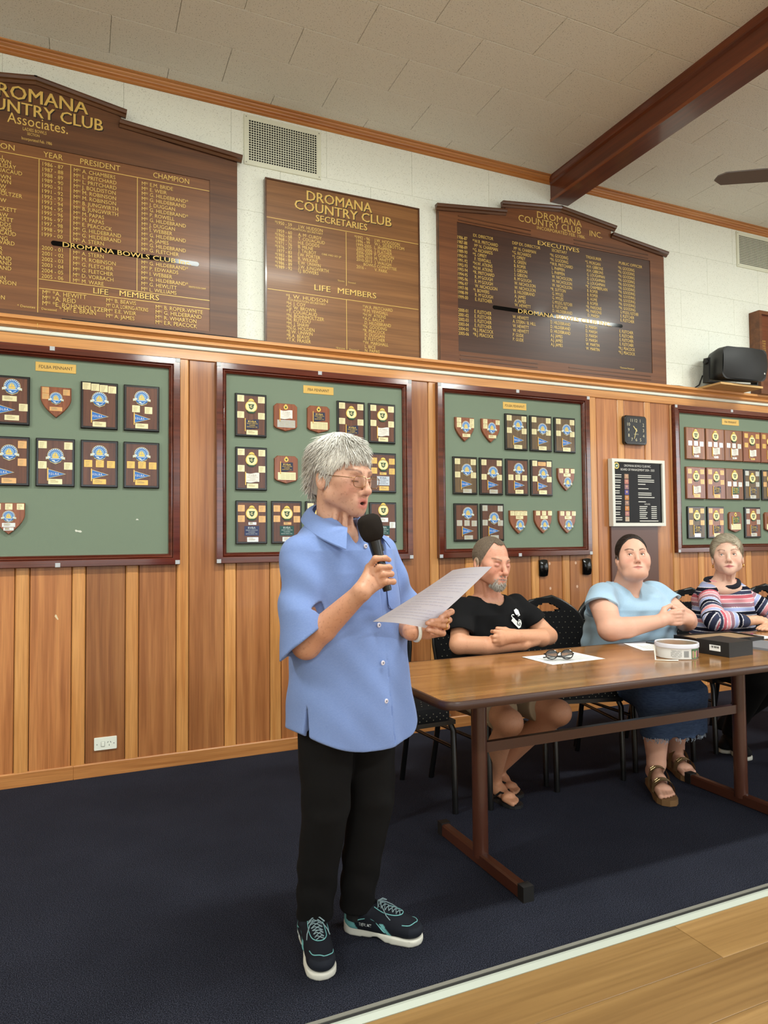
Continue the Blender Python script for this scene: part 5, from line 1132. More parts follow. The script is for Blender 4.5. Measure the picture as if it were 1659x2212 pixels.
def halfspace(p,n):
    p=np.array(p,float); n=np.array(n,float); n/=np.linalg.norm(n)
    return lambda X,Y,Z: -((X-p[0])*n[0]+(Y-p[1])*n[1]+(Z-p[2])*n[2])     # inside = beyond the plane along n
def sleeve(S,pts,rs,p0,n,k,th=.013,depth=.05):
    pts=[np.array(p,float) for p in pts]; p0=np.array(p0,float); n=np.array(n,float); n/=np.linalg.norm(n); m=max(rs)
    def f(X,Y,Z):
        d=None
        for i in range(len(pts)-1):
            a,b=pts[i],pts[i+1]; ab=b-a; t=np.clip(((X-a[0])*ab[0]+(Y-a[1])*ab[1]+(Z-a[2])*ab[2])/(ab@ab),0,1)
            q=np.sqrt((X-a[0]-t*ab[0])**2+(Y-a[1]-t*ab[1])**2+(Z-a[2]-t*ab[2])**2)-(rs[i]+t*(rs[i+1]-rs[i])); d=q if d is None else np.minimum(d,q)
        pl=(X-p0[0])*n[0]+(Y-p0[1])*n[1]+(Z-p0[2])*n[2]
        inner=np.maximum(d+th,-(pl+depth)); return np.maximum(np.maximum(d,pl),-inner)
    A=np.array(pts); S.fn(f,A.min(0)-m,A.max(0)+m,k,1)
def torus(c,axis,R,r,n=20,m=8,sx=1,sy=1):
    axis=Vector(axis).normalized(); u=axis.orthogonal().normalized(); v=axis.cross(u); mb=MB()
    return mb.tube([Vector(c)+(u*math.cos(2*math.pi*k/n)*sx+v*math.sin(2*math.pi*k/n)*sy)*R for k in range(n+1)],r,m,False)
# ------------------------------------------------ athletic shoe (toe towards -Y)
def shoe_meshes():
    def foot2d(X,Y): # 2D distance to the foot print
        pts=[((0,.098),.034),((.002,.03),.034),((-.002,-.05),.045),((-.004,-.088),.044)]
        d=None
        for (a,ra),(b,rb) in zip(pts[:-1],pts[1:]):
            ab=(b[0]-a[0],b[1]-a[1]); t=np.clip(((X-a[0])*ab[0]+(Y-a[1])*ab[1])/(ab[0]**2+ab[1]**2),0,1)
            q=np.sqrt((X-a[0]-t*ab[0])**2+(Y-a[1]-t*ab[1])**2)-(ra+t*(rb-ra)); d=q if d is None else np.minimum(d,q)
        return d
    so=Sdf().fn(lambda X,Y,Z: np.maximum(foot2d(X,Y)-.002-.004*np.sin((Y+.1)*26)*0,np.abs(Z-.5*(.024+.011*np.clip(Y/.1,0,1)-.004*np.clip((-Y-.06)/.05,0,1)))-.5*(.024+.011*np.clip(Y/.1,0,1)-.004*np.clip((-Y-.06)/.05,0,1))),(-.06,-.14,-.01),(.06,.14,.06),.006)
    so.fn(lambda X,Y,Z: np.sqrt((Y-.01)**2+(Z+.028)**2)-.036+0*X,(-.1,-.05,-.08),(.1,.06,.02),.006,-1)
    up=Sdf(); up.cap((0,.092,.045),(0,.060,.075),.036,.038,.02); up.cap((0,.05,.062),(0,-.055,.042),.042,.037,.02); up.ell((-.003,-.082,.036),(.044,.052,.030),.015); up.cap((0,.09,.04),(0,-.03,.035),.037,.040,.02)
    up.cap((0,.118,.075),(0,.112,.10),.016,.012,.015); up.fn(lambda X,Y,Z:Z-.022+0*X+0*Y,(-.2,-.2,-.1),(.2,.2,.03),.004,-1); up.ell((0,.062,.118),(.031,.046,.034),.006,-1)
    lo,hi=(-.075,-.155,-.02),(.075,.155,.15)
    def ucol(v):
        c=np.tile(lc(14,17,27),(len(v),1)); x,y,z=np.abs(v[:,0]),v[:,1],v[:,2]
        teal=((y>.088+(z-.05)*.6)&(y<.128)&(z<.082)&(x>.012))|((np.abs(y+.020-(z-.04)*.9)<.007)&(z<.056)&(x>.026)); c[teal]=lc(104,164,166)
        c[(y<-.098)&(z<.052)]=lc(24,28,38); c[(y>.03)&(z>.075)]=lc(20,24,34); return c
    R={'sole':npmesh('sole',[so.mesh(lo,hi,.004)]),'upper':npmesh('upper',[up.mesh(lo,hi,.0028)],ucol)}
    D,l,h=up.field(lo,hi,.004)
    def top(x,y):  # height of the upper's surface
        i=int(round((x-l[0])/h)); j=int(round((y-l[1])/h)); z=np.nonzero(D[i,j]<0)[0]; return l[2]+h*z.max()+.003 if len(z) else .03
    def side(y,z,sg):
        j=int(round((y-l[1])/h)); k=int(round((z-l[2])/h)); x=np.nonzero(D[:,j,k]<0)[0]; return (l[0]+h*(x.max() if sg>0 else x.min()))+sg*.002 if len(x) else sg*.03
    la=MB()
    for k in range(6):
        y0=.012-k*.0125; y1=y0-.012; w=.019-.0012*k
        for s_ in (-1,1): la.tube([(s_*w,y0,top(s_*w,y0)+.001),(s_*w*.4,(y0*.7+y1*.3),top(s_*w*.4,y0)+.003),(-s_*w*.4,(y0*.3+y1*.7),top(-s_*w*.4,y1)+.003),(-s_*w,y1,top(-s_*w,y1)+.001)],.0015,5)
    for s_ in (-1,1):
        la.tube([(0,.016,top(0,.016)+.006),(s_*.012,.004,top(s_*.01,.004)+.014),(s_*.026,-.004,top(s_*.02,-.004)+.012),(s_*.020,.010,top(s_*.018,.01)+.008),(s_*.002,.016,top(0,.016)+.007)],.0018,5)
        la.tube([(0,.014,top(0,.014)+.006),(s_*.02,-.006,top(s_*.02,-.006)+.008),(s_*.032,-.022,top(s_*.03,-.022)+.004),(s_*.036,-.036,top(s_*.033,-.036)+.002)],.0017,5)
    R['laces']=la.mesh('laces',60)
    tr=MB(); _t=tr.tube
    def sm(pts,r,n):
        P=[np.array(p,float) for p in pts]; o=[]
        for i in range(len(P)-1):
            p0,p1,p2,p3=P[max(i-1,0)],P[i],P[i+1],P[min(i+2,len(P)-1)]
            for t_ in np.linspace(0,1,5)[:-1]: o.append(tuple(.5*(2*p1+(p2-p0)*t_+(2*p0-5*p1+4*p2-p3)*t_**2+(3*p1-p0-3*p2+p3)*t_**3)))
        return _t(o+[tuple(P[-1])],r,n)
    tr.tube=sm
    for s_ in (-1,1):
        tr.tube([(s_*.022,.022,top(s_*.022,.022)),(s_*.025,-.01,top(s_*.025,-.01)),(s_*.023,-.045,top(s_*.023,-.045)),(s_*.012,-.064,top(s_*.012,-.064)),(0,-.068,top(0,-.068))],.0014,5)
        tr.tube([(side(y,z,s_),y,z) for y,z in ((.11,.060),(.085,.052),(.06,.062),(.035,.066),(.012,.058),(-.012,.038),(-.02,.03))],.0016,5)
        tr.tube([(s_*.036,-.075,top(s_*.036,-.075)),(s_*.030,-.098,top(s_*.030,-.098)),(s_*.012,-.112,top(s_*.012,-.112)),(0,-.114,top(0,-.114))],.0014,5)
        tr.tube([(s_*.028,.03,.086),(s_*.031,.06,.083),(s_*.024,.095,.088),(s_*.006,.112,.105)],.0016,5)
    R['teal_piping']=tr.mesh('teal_piping',60)
    tx=MB(); text(tx,'EVERLAST',0,0,.0105,0,width=.042); X0=side(.03,.05,-1)
    # lettering on the outer and inner flank
    tv=[]
    for s_ in (-1,1):
        q=MB(); q.f=list(tx.f); q.v=[(side(.066-x,.046+z,s_)+s_*.0012 if s_<0 else side(.024+x,.046+z,s_)+.0012,(.066-x) if s_<0 else (.024+x),.046+z) for x,_,z in tx.v]; tv.append(q)
    lt=MB(); [lt.add(q.v,q.f) for q in tv]; R['lettering']=lt.mesh('lettering')
    return R
SHOE=shoe_meshes()
def shoe(t,loc,rz,org,pal):
    s_=obj('shoe',SHOE['upper'],mat('navy_shoe_upper',None,.8,attr='Col',spec=.25,bump=((900,900,900),.4,.001)) if pal=='navy' else mat('black_shoe_upper',rgb(10,10,12),.8,spec=.25,bump=((900,900,900),.4,.001)),t,Vector(loc)-Vector(org),(0,0,math.radians(rz)))
    obj('sole',SHOE['sole'],mat('shoe_sole',rgb(206,204,194),.6),s_); 
    obj('laces',SHOE['laces'],mat(pal+'_laces',rgb(120,140,146) if pal=='navy' else rgb(30,30,32),.8),s_)
    if pal=='navy':
        obj('teal_piping',SHOE['teal_piping'],mat('teal_trim',rgb(112,176,178),.5),s_); obj('lettering',SHOE['lettering'],mat('shoe_letter_white',rgb(220,226,226),.5),s_)
    return s_
# ================================================ standing woman
O=(.79,-2.04,0.0)
t=thing('person','person standing in a light blue shirt reading into a microphone','person',O)
T=Xf((.763,-2.07,1.483),27,9.6,0,1.04)
SKA=lc(206,158,134); 
S=Sdf(); head(S,T,cheek=.93,age=1.8,nose=1.06,mouth='open',eyes='closed',lips=1.0,chin=1.0)
for x in (-1,1): S.cap((x*.022,-.092,-.011),(x*.042,-.088,-.014),.0022,.0022,.004,-1,T)
nb=(.752,-2.030,1.335)
S.cap(tuple(T.p((0,.028,-.05))),nb,.054,.060,.025); 
for a,b in (((-.03,-.02,-.085),(.725,-2.095,1.315)),((-.012,-.045,-.095),(.755,-2.105,1.31)),((.02,-.03,-.09),(.785,-2.085,1.31))): S.cap(tuple(T.p(a)),b,.0085,.009,.010)
S.ell((.770,-2.04,1.255),(.135,.085,.07),.03); S.loft([(.70,.79,-2.04,.16,.10),(1.0,.785,-2.04,.15,.10),(1.25,.775,-2.04,.15,.09)],18,.03)
RS,RE,RW=(.628,-2.095,1.235),(.617,-2.150,.972),(.7375,-2.290,1.132)
S.cap(RS,RE,.044,.041,.02); mid=tuple(np.array(RE)*.68+np.array(RW)*.32); S.chain([RE,mid,RW],[.040,.0405,.0265],.02)
Bm=V3(.829,-2.27,1.133); fo=V3(.786,-2.25,1.316); ax_=(fo-Bm)/np.linalg.norm(fo-Bm); vv_=V3(-.397,-.918,0); ss_=V3(.918,-.397,0)
PH=lambda h,s_,v_: tuple(Bm+ax_*h+ss_*s_+vv_*v_)
fingers(S,RW,[PH(.070,-.036,.014),PH(.050,-.033,.019),PH(.033,-.027,.021),PH(.018,-.018,.020)],
 [[PH(.097,-.010,.032),PH(.098,.019,.022),PH(.092,.029,.002)],[PH(.071,-.005,.034),PH(.071,.022,.021),PH(.068,.027,-.002)],[PH(.050,.000,.034),PH(.050,.024,.019),PH(.047,.026,-.004)],[PH(.028,.003,.032),PH(.027,.024,.018),PH(.024,.026,-.002)]])
S.chain([RW,PH(.045,-.034,-.016),PH(.080,-.012,-.030),PH(.108,.002,-.028)],[.018,.0145,.0115,.0085],.012)
LS,LE,LW=(.930,-1.985,1.235),(1.0,-1.938,1.0),(.950,-2.178,.994)
S.cap(LS,LE,.042,.040,.02); mid=tuple(np.array(LE)*.68+np.array(LW)*.32); S.chain([LE,mid,LW],[.039,.039,.0265],.02)
fingers(S,LW,[(1.052,-2.168,1.035),(1.040,-2.162,1.012),(1.026,-2.166,.992),(1.010,-2.176,.976)],
 [[(1.078,-2.208,1.051),(1.048,-2.236,1.047),(1.022,-2.241,1.041)],[(1.068,-2.210,1.026),(1.022,-2.240,1.030),(.985,-2.243,1.031)],[(1.058,-2.212,1.006),(1.012,-2.238,1.018),(.974,-2.242,1.025)],[(1.044,-2.212,.986),(1.008,-2.236,.996),(.978,-2.238,1.004)]],palm=.017)
S.chain([LW,(1.0,-2.145,1.035),(1.03,-2.165,1.070),(1.035,-2.195,1.095)],[.018,.014,.0115,.009],.012)
bl=[((.62,-2.25,1.29),(.92,-1.90,1.64),.0024),((.52,-2.38,.88),(.90,-1.98,1.30),.0055),((.70,-2.37,1.08),(.90,-2.20,1.27),.0026),((.84,-2.27,.93),(1.12,-1.86,1.14),.0030),((.85,-2.1,1.1),(1.05,-1.86,1.32),.008),((.58,-2.2,.68),(1.0,-1.88,1.30),.012)]
def hero_col(v):
    c=face_col(v,T,SKA,lc(200,112,104),lc(132,96,78),.34,(HL_W[0],HL_W[1],lc(196,170,150)),.022,lc(206,150,132),.85,1.0,True)
    hands=np.clip((v[:,2]<1.29)*1.0,0,1)[:,None]; c=c*(1-hands)+lc(200,144,114)*hands
    for P_ in ((.092,.029,.002),(.068,.027,-.002),(.047,.026,-.004),(.024,.026,-.002)):   # nails
        g=gauss(v,PH(P_[0],P_[1]+.006,P_[2]+.003),(.006,.006,.005))[:,None]; c=c*(1-g*.6)+lc(226,180,162)*g*.6
    for P_ in ((1.024,-2.249,1.042),(.987,-2.251,1.032),(.976,-2.250,1.026),(.980,-2.246,1.005)):
        g=gauss(v,P_,(.006,.006,.005))[:,None]; c=c*(1-g*.6)+lc(232,186,170)*g*.6
    return c
ob,pcs=body_obj(t,O,S,bl,hero_col,skinmat('skin_weathered',.42))
# shirt
SS=Sdf(); secs=[(.64,.808,-2.04,.226,.168),(.75,.802,-2.04,.218,.162),(.9,.796,-2.04,.204,.152),(1.05,.787,-2.04,.190,.146),(1.18,.778,-2.04,.184,.138),(1.25,.773,-2.04,.180,.122),(1.295,.768,-2.038,.158,.100),(1.325,.762,-2.032,.120,.082),(1.350,.756,-2.026,.080,.068)]
SS.loft(secs,18,.02,1,2.25)
sleeve(SS,[(.622,-2.085,1.232),(.617,-2.135,1.06),(.625,-2.17,.90)],[.066,.078,.088],(.634,-2.15,1.004),(.56,-.30,-.77),.020)
SS.cap((.668,-2.095,1.20),(.684,-2.135,1.035),.060,.056,.022)
sleeve(SS,[(.925,-1.985,1.235),(1.0,-1.955,1.06),(1.02,-1.95,.92)],[.064,.076,.084],(1.0,-1.96,1.052),(.25,-.15,-.95),.022,.020,.02)
def fold(X,Y,Z):
    return 1.7*fold0(X,Y,Z)
def fold0(X,Y,Z):
    u=(X-.79)*.951+(Y+2.04)*.309; f=(X-.79)*.309-(Y+2.04)*.951
    a=.0030*np.sin(u*38+3*np.sin(Z*7)+.8)*np.clip((1.05-Z)*2.2,0,1)
    b=.0040*np.sin((Z*34+u*26+f*10))*np.exp(-((Z-1.12)/.11)**2)*np.clip((-u-.03)*6,0,1)
    c=.0030*np.sin(Z*42-u*30)*np.exp(-((Z-1.10)/.12)**2)*np.clip((u-.05)*6,0,1)
    d=.0022*np.sin(u*17-Z*19+1.3)*np.exp(-((Z-.95)/.2)**2)+.0012*np.sin(u*61+Z*23)*np.sin(Z*31)
    return a+b+c+d
SS.cap((.757,-2.03,1.42),(.762,-2.055,1.325),.060,.052,.01,-1); SS.cap((.765,-2.07,1.33),(.795,-2.155,1.275),.045,.010,.01,-1)
SS.fn(fold,(.4,-2.5,.55),(1.2,-1.7,1.4),.01,0)
SS.loft([(.60,.808,-2.04,.206,.148),(.71,.804,-2.04,.202,.146),(.74,.802,-2.04,.15,.10)],18,.004,-1,2.25)
def hem(X,Y,Z):
    u=(X-.80)*.951+(Y+2.04)*.309; f=(X-.80)*.309-(Y+2.04)*.951
    return Z-(.660+.050*(np.abs(u)/.22)**3-.012*np.sign(f)*np.clip(np.abs(f)*12,0,1)*(1-(np.abs(u)/.24)**2))
SS.fn(hem,(.4,-2.4,.5),(1.2,-1.7,.75),.004,-1)
def slit(X,Y,Z):
    u=(X-.80)*.951+(Y+2.04)*.309; f=(X-.80)*.309-(Y+2.04)*.951
    return np.maximum(np.abs(f-.045)-(.001+.016*np.clip((.79-Z)/.13,0,1)),np.maximum(u+.10,Z-.79))
SS.fn(slit,(.5,-2.3,.6),(.75,-1.85,.8),.003,-1)
Fd=V3(.309,-.951,0); Ld=V3(.951,.309,0)
def front(z,u):
    a=np.array(secs); cx,cy,ha,hb=[np.interp(z,a[:,0],a[:,i]) for i in (1,2,3,4)]
    f=hb*(1-abs(u/ha)**2.25)**(1/2.25); return V3(cx,cy,z)+Fd*f+Ld*u
SS.chain([tuple(front(z,.028)+Fd*.0) for z in np.linspace(1.26,.66,13)],[.0024]*13,.003,-1)
M_shirt=mat('blue_linen',rgb(114,137,190),.85,spec=.2,sheen=.1,noise=((160,160,900),.28,rgb(140,160,206),(.4,.62)),bump=((900,900,900),.35,.0008))
sh=cloth('shirt',t,O,SS,(.50,-2.32,.62),(1.14,-1.82,1.40),.0036,M_shirt)
# collar (two pointed flaps), buttons, pocket
def collar(sgn):
    def f(u,v):
        a=math.radians(178-u*148); cx,cy=.757,-2.034; r1,r2=.067,.064
        d=Ld*(sgn*math.sin(a))+Fd*math.cos(a); top=V3(cx,cy,1.392-.082*u**1.25)+Ld*(sgn*math.sin(a)*r1)+Fd*(math.cos(a)*(r2+.034*u*u))
        w=.046+.010*u+.036*max(0,u-.5)**1.0*2; drop=w*(.66+.10*u); out=w*(.80-.1*u)
        back=Ld*(sgn*.018*max(0,u-.6)*2.5)
        p=top+d*out*v+back*v-V3(0,0,1)*drop*v+V3(0,0,.014)*math.sin(math.pi*min(1,v*.9))+d*.012+V3(0,0,.010)+Fd*.010*u
        return tuple(p-np.array(O))
    mb=MB().grid(f,16,5); n=len(mb.v); off=[(x,y,z-.0035) for x,y,z in mb.v]; g=list(mb.f); mb.add(off,[tuple(reversed(q)) for q in g])
    return obj('collar',mb,M_shirt,sh,smooth=60)
collar(-1); collar(1)
for z,u in ((1.262,.0),(1.165,.002),(1.02,.004),(.905,.006),(.79,.006)):
    p=front(z,u)+Fd*.0035; b=obj('button',MB().lathe([(0,-.0016),(.0055,-.002),(.0072,-.0012),(.0075,.0008)],14,axis='Y'),mat('pearl_button',rgb(214,208,220),.25,coat=.4),sh,Vector(p)-Vector(O),(0,0,math.radians(18)))
    obj('thread',MB().box(-.0015,.0015,-.003,-.001,-.002,.002),mat('thread_dark',rgb(70,70,90),.8),b)
def pk(u,v):
    z=1.185-.125*v+ .010*(abs(2*u-1)**3)*(v>.9); p=front(z,.055+.085*u)+Fd*(.0035); return tuple(p-np.array(O))
mb=MB().grid(pk,8,8); obj('pocket',mb,M_shirt,sh,smooth=60)
obj('pocket_seam',MB().tube([pk(0,0),pk(0,.5),pk(0,.93),pk(.12,1),pk(.5,1),pk(.88,1),pk(1,.93),pk(1,.5),pk(1,0)],.0011,5,False),mat('seam_dark_blue',rgb(70,88,140),.9),sh)
# trousers
ST=Sdf(); ST.ell((.785,-2.04,.76),(.165,.115,.13),.03)
ST.chain([(.708,-2.060,.76),(.706,-2.060,.45),(.696,-2.010,.25),(.694,-1.978,.085)],[.096,.074,.065,.058],.02); ST.chain([(.865,-2.015,.76),(.872,-2.035,.45),(.848,-2.005,.25),(.836,-1.985,.095)],[.096,.074,.064,.056],.02)
ST.fn(lambda X,Y,Z:.0030*np.sin(Z*62+X*40+np.sin(Y*40)*1.5)*np.exp(-((Z-.17)/.10)**2)+.0022*np.sin(Z*52+Y*46+X*18)*np.exp(-((Z-.46)/.1)**2)+.002*np.sin(X*50+Z*30)*np.clip(Z-.5,0,.2)*5,(.5,-2.3,0),(1.1,-1.8,.9),.01,0)
ST.fn(lambda X,Y,Z:Z-.078+0*X+0*Y,(.5,-2.3,0),(1.1,-1.8,.09),.004,-1)
cloth('trousers',t,O,ST,(.58,-2.2,.06),(1.0,-1.86,.90),.005,mat('black_denim',rgb(13,12,13),.9,spec=.2,bump=((700,700,700),.3,.001)))
shoe(t,(.676,-2.045,0),-6,O,'navy'); shoe(t,(.908,-2.033,0),48,O,'navy')
for a in ((.694,-1.975),(.836,-1.985)): obj('sock',MB().tube([(a[0]-O[0],a[1]-O[1],.05),(a[0]-O[0],a[1]-O[1],.10)],.036,14),mat('sock_black',rgb(16,16,17),.95),t)
# hair
def hairline(T,tab): 
    def f(X,Y,Z):
        P=np.stack(np.broadcast_arrays(X,Y,Z),-1); q=((P-T.t)@T.R)/T.s
        ps=np.abs(np.degrees(np.arctan2(q[...,0],-q[...,1]))); return (q[...,2]-np.interp(ps,tab[0],tab[1]))*T.s
    return f
def make_hair(t,org,T,c,r,tab,h,dirf,lenf,r0,count,curl,lift,m,colf,seed=3,extra=None,seg=4,mask=None,mx=1.08,clean=0):
    Hs=Sdf(); Hs.ell(c,r,.01,1,T)
    if extra: extra(Hs)
    lo=T.t-.15; hi=T.t+.15; f=hairline(T,tab)
    Hs.fn(f,lo,hi,.006,-1)
    v,q=Hs.mesh(lo,hi,h); n=vnormals(v,q); l=T.inv(v); ln=n@T.R
    ps=np.abs(np.degrees(np.arctan2(l[:,0],-l[:,1]))); ok=(l[:,2]>np.interp(ps,tab[0],tab[1])+.004)&((ln*(l-np.array(c))).sum(1)>0)
    if mask is not None: ok&=mask(l)
    rp,rn=pick(l,ln,ok,count,seed)
    sv,sf=strands('s',rp,rn,dirf,lenf,r0,seg,seed,lift,curl,shell=(np.array(c),np.array(r),mx))
    if clean:
        tips=sv.reshape(len(rp),seg+1,3,3)[:,:,0]; bad=np.zeros(len(rp),bool)
        for k in range(seg+1):
            tp=tips[:,k]; pa=np.abs(np.degrees(np.arctan2(tp[:,0],-tp[:,1]))); bad|=(tp[:,2]<np.interp(pa,tab[0],tab[1])-clean)&(pa<75)
        keep=np.nonzero(~bad)[0]; rp=rp[keep]; sv=sv.reshape(-1,(seg+1)*3,3)[keep].reshape(-1,3)
        nk=len(keep); base=np.arange(nk)*((seg+1)*3); sf=np.concatenate([np.stack([base+k*3+a_,base+k*3+(a_+1)%3,base+(k+1)*3+(a_+1)%3,base+(k+1)*3+a_],1) for k in range(seg) for a_ in range(3)])
    W=T.t+T.s*(sv@T.R.T)
    rg=np.random.RandomState(seed+9); tone=np.repeat(rg.uniform(.74,1.18,len(rp)),(seg+1)*3)
    me=npmesh('hair',[(v,q),(W,sf)],lambda P:colf(P,np.concatenate([np.full(len(v),.78),tone])),True,org)
    return obj('hair',me,m,t)
M_hair=mat('hair_fibre',None,.55,attr='Col',spec=.35)

def hero_dir(l,n):
    w=np.array([.012,.045,.12]); d=l-w; d=d-n*(d*n).sum(1,keepdims=True); d/=np.linalg.norm(d,axis=1,keepdims=True)+1e-6
    side=np.clip((np.abs(l[:,0])-.035)*25,0,1)[:,None]; bk=np.clip((l[:,1]+.02)*14,0,1)[:,None]
    d=d+side*np.array([0,.95,-.30])+bk*np.array([0,.15,-.7]); fr=np.clip((-l[:,1]-.03)*18,0,1)[:,None]; d=d+fr*np.array([0.25,-.1,-.45])
    d=d-n*.15; return d/np.linalg.norm(d,axis=1,keepdims=True)
def hero_len(l,rg): return np.clip(.038+rg.uniform(-.012,.014,len(l))-.010*((l[:,1]<-.03)&(l[:,2]<.09))-.008*(l[:,2]<-.02)+.012*(l[:,2]>.09)*(l[:,1]>-.02),.014,.06)
def hero_hair_col(P,tone):
    q=T.inv(P); c=np.tile(lc(222,218,210),(len(P),1)); g=np.clip((q[:,1]-.01)*14,0,1)*np.clip((q[:,2]+.06)*9,0,1)*np.clip((.10-q[:,2])*14,0,1); g=(g*.65)[:,None]; c=c*(1-g)+lc(128,112,98)*g
    return c*tone[:,None]
def hx(H): H.ell((0,.070,-.030),(.060,.040,.050),.03,1,T)
TH=([0,35,60,74,84,100,112,125,150,180],[.066,.060,.036,-.006,-.014,.032,.030,-.015,-.066,-.072])
make_hair(t,O,T,(0,.022,.036),(.0865,.104,.0985),TH,.0045,hero_dir,hero_len,.00125,9000,.22,.14,M_hair,hero_hair_col,3,hx,seg=5,mx=1.20,clean=.030)
# spectacles
Mg=mat('spectacle_gold',rgb(150,112,70),.25,.9); g=obj('spectacles',MB().tube([tuple(T.p((x,y,z))-np.array(O)) for x,y,z in ((-.009,-.108,.004),(0,-.112,.007),(.009,-.108,.004))],.0011,6),Mg,t)
for sx in (-1,1):
    pts=[]
    for k in range(25):
        a=2*math.pi*k/24; ca,sa=math.cos(a),math.sin(a); pts.append((sx*.033+.0245*abs(ca)**.6*(1 if ca>0 else -1),-.104+.10*(.0245*abs(ca)**.6*(1 if ca>0 else -1)*sx)*1.0+.0,-.006+.0165*abs(sa)**.7*(1 if sa>0 else -1)))
    P_=[Vector(T.p(p))-Vector(O) for p in pts]
    obj('rim',MB().tube(P_,.0010,6,False),Mg,g); obj('lens',MB().add(P_[:-1],[tuple(range(24))]),thin_glass('spectacle_lens'),g)
    obj('temple_arm',MB().tube([Vector(T.p(p))-Vector(O) for p in ((sx*.058,-.101,.004),(sx*.067,-.094,.004),(sx*.074,-.05,.003),(sx*.078,.005,.001),(sx*.076,.03,-.012))],.0011,6),Mg,g)
# wrist band and rings
obj('wrist_band',torus(Vector((.962,-2.181,.997))-Vector(O),(.62,.05,.05),.033,.0055,24,8),mat('band_white',rgb(222,222,214),.4),t)
obj('ring',torus(Vector((1.045,-2.222,1.010))-Vector(O),(-.046,-.026,.012),.0105,.0014),mat('ring_gold',rgb(222,184,104),.2,1),t); obj('ring',torus(Vector((1.052,-2.219,1.028))-Vector(O),(-.046,-.026,.004),.0108,.0014),mat('ring_gold',None),t)
# microphone and sheet, held but separate things
mz=Vector(ax_); q=Vector((0,0,1)).rotation_difference(mz)
mt=thing('microphone','black handheld microphone with foam windshield in the standing woman\'s hand','microphone',tuple(Bm)); mt.rotation_mode='QUATERNION'; mt.rotation_quaternion=q
obj('handle',MB().lathe([(0,-.002),(.0125,-.002),(.0135,.004),(.0145,.06),(.0165,.10),(.0195,.145),(.0225,.162),(.0225,.168),(.02,.17)],24),mat('mic_black',rgb(14,14,15),.35,coat=.2),mt,smooth=40)
obj('foam_windshield',MB().lathe([(.0,.150),(.021,.150),(.030,.158),(.0355,.176),(.0370,.196),(.0355,.212),(.030,.223),(.018,.230),(0,.232)],28),mat('foam_dark',rgb(44,39,36),.98,spec=.05,bump=((1400,1400,1400),.8,.002)),mt,smooth=60)
obj('switch',MB().box(-.004,.004,-.0215,-.017,.115,.135),mat('mic_switch',rgb(50,50,52),.4),mt,rot=(0,0,math.radians(70)))
pc_=[V3(.780,-2.274,1.044),V3(1.035,-2.296,1.187),V3(1.225,-2.218,1.190),V3(.983,-2.213,1.006)]
po=sum(pc_)/4; nn=np.cross(pc_[1]-pc_[0],pc_[3]-pc_[0]); nn/=np.linalg.norm(nn)
def pap(u,v):
    p=pc_[0]*(1-u)*(1-v)+pc_[1]*u*(1-v)+pc_[2]*u*v+pc_[3]*(1-u)*v; return p+nn*(.010*math.sin(math.pi*v)*(1-u*.3)-.004*math.sin(math.pi*u))
pt=thing('paper_sheet','sheet of printed paper held up in the standing woman\'s left hand','paper',tuple(po))
mb=MB().grid(lambda u,v:tuple(pap(u,v)-po),14,10); mb.add([tuple(np.array(p)+nn*.0004) for p in list(mb.v)],[tuple(reversed(f)) for f in list(mb.f)]); obj('sheet',mb,mat('held_paper',rgb(222,222,236),.7),pt,smooth=60)
mb=MB(); rg=random.Random(4)
for k in range(17):
    u0=.10+k*.048; v1=.88 if k%5!=4 else .5
    for j in range(8):
        va,vb=.12+(v1-.12)*j/8,.12+(v1-.12)*(j+.86)/8
        mb.add([tuple(pap(u,v)-po-nn*.0009) for u,v in ((u0,va),(u0,vb),(u0+.006,vb),(u0+.006,va))],[(0,1,2,3)])
stuff(obj('printed_lines',mb,mat('show_through_print',rgb(205,205,222),.8),pt))
def foot(S,heel,toe,k=.012,w=1.0,lift=.03):
    h=V3(*heel,lift+.03); t_=V3(*toe,lift+.012); d=(t_-h); d[2]=0; L=np.linalg.norm(d); d/=L; s_=V3(-d[1],d[0],0)
    S.ell(tuple(h),(.03,.03,.03),.02); ball=h+d*(L*.72); ball[2]=lift+.018
    S.cap(tuple(h+V3(0,0,.02)),tuple(h+d*L*.45+V3(0,0,.012)),.03*w,.028*w,.02); S.cap(tuple(h+d*L*.4),tuple(ball),.028*w,.022*w,.02); S.cap(tuple(ball-s_*.02),tuple(ball+s_*.022),.019*w,.017*w,.015)
    for i,(o,l,r) in enumerate(((-.030,1.0,.0115),(-.012,1.0,.0085),(.003,.965,.008),(.017,.92,.0078),(.030,.86,.0075))):
        a=ball+s_*o*w; b=h+d*L*l+s_*o*1.05*w; b[2]=lift+.009; a[2]=lift+.016; S.cap(tuple(a),tuple(b),r*1.1*w,r*w,.005)
def foot_nails(c,v,heel,toe,lift,col):
    return c
def solepts(heel,toe,w=1.0):
    h=np.array(heel); t_=np.array(toe); d=t_-h; L=np.linalg.norm(d); d/=L; s_=np.array([-d[1],d[0]]); P=[]
    prof=[(-.14,.0),(-.125,.55),(-.06,.85),(.12,.92),(.45,.95),(.75,1.18),(.95,1.1),(1.06,.75),(1.11,.0)]
    for a,b in prof: P.append(h+d*L*a+s_*.038*w*b)
    for a,b in prof[::-1][1:-1]: P.append(h+d*L*a-s_*.038*w*b)
    return P
def sole(name,t,org,heel,toe,z0,z1,m,w=1.0):
    P=solepts(heel,toe,w); n=len(P); vs=[(p[0]-org[0],p[1]-org[1],z) for z in (z0,z1) for p in P]
    return obj(name,MB().add(vs,[tuple(range(n-1,-1,-1)),tuple(range(n,2*n))]+[(i,(i+1)%n,n+(i+1)%n,n+i) for i in range(n)]),m,t)
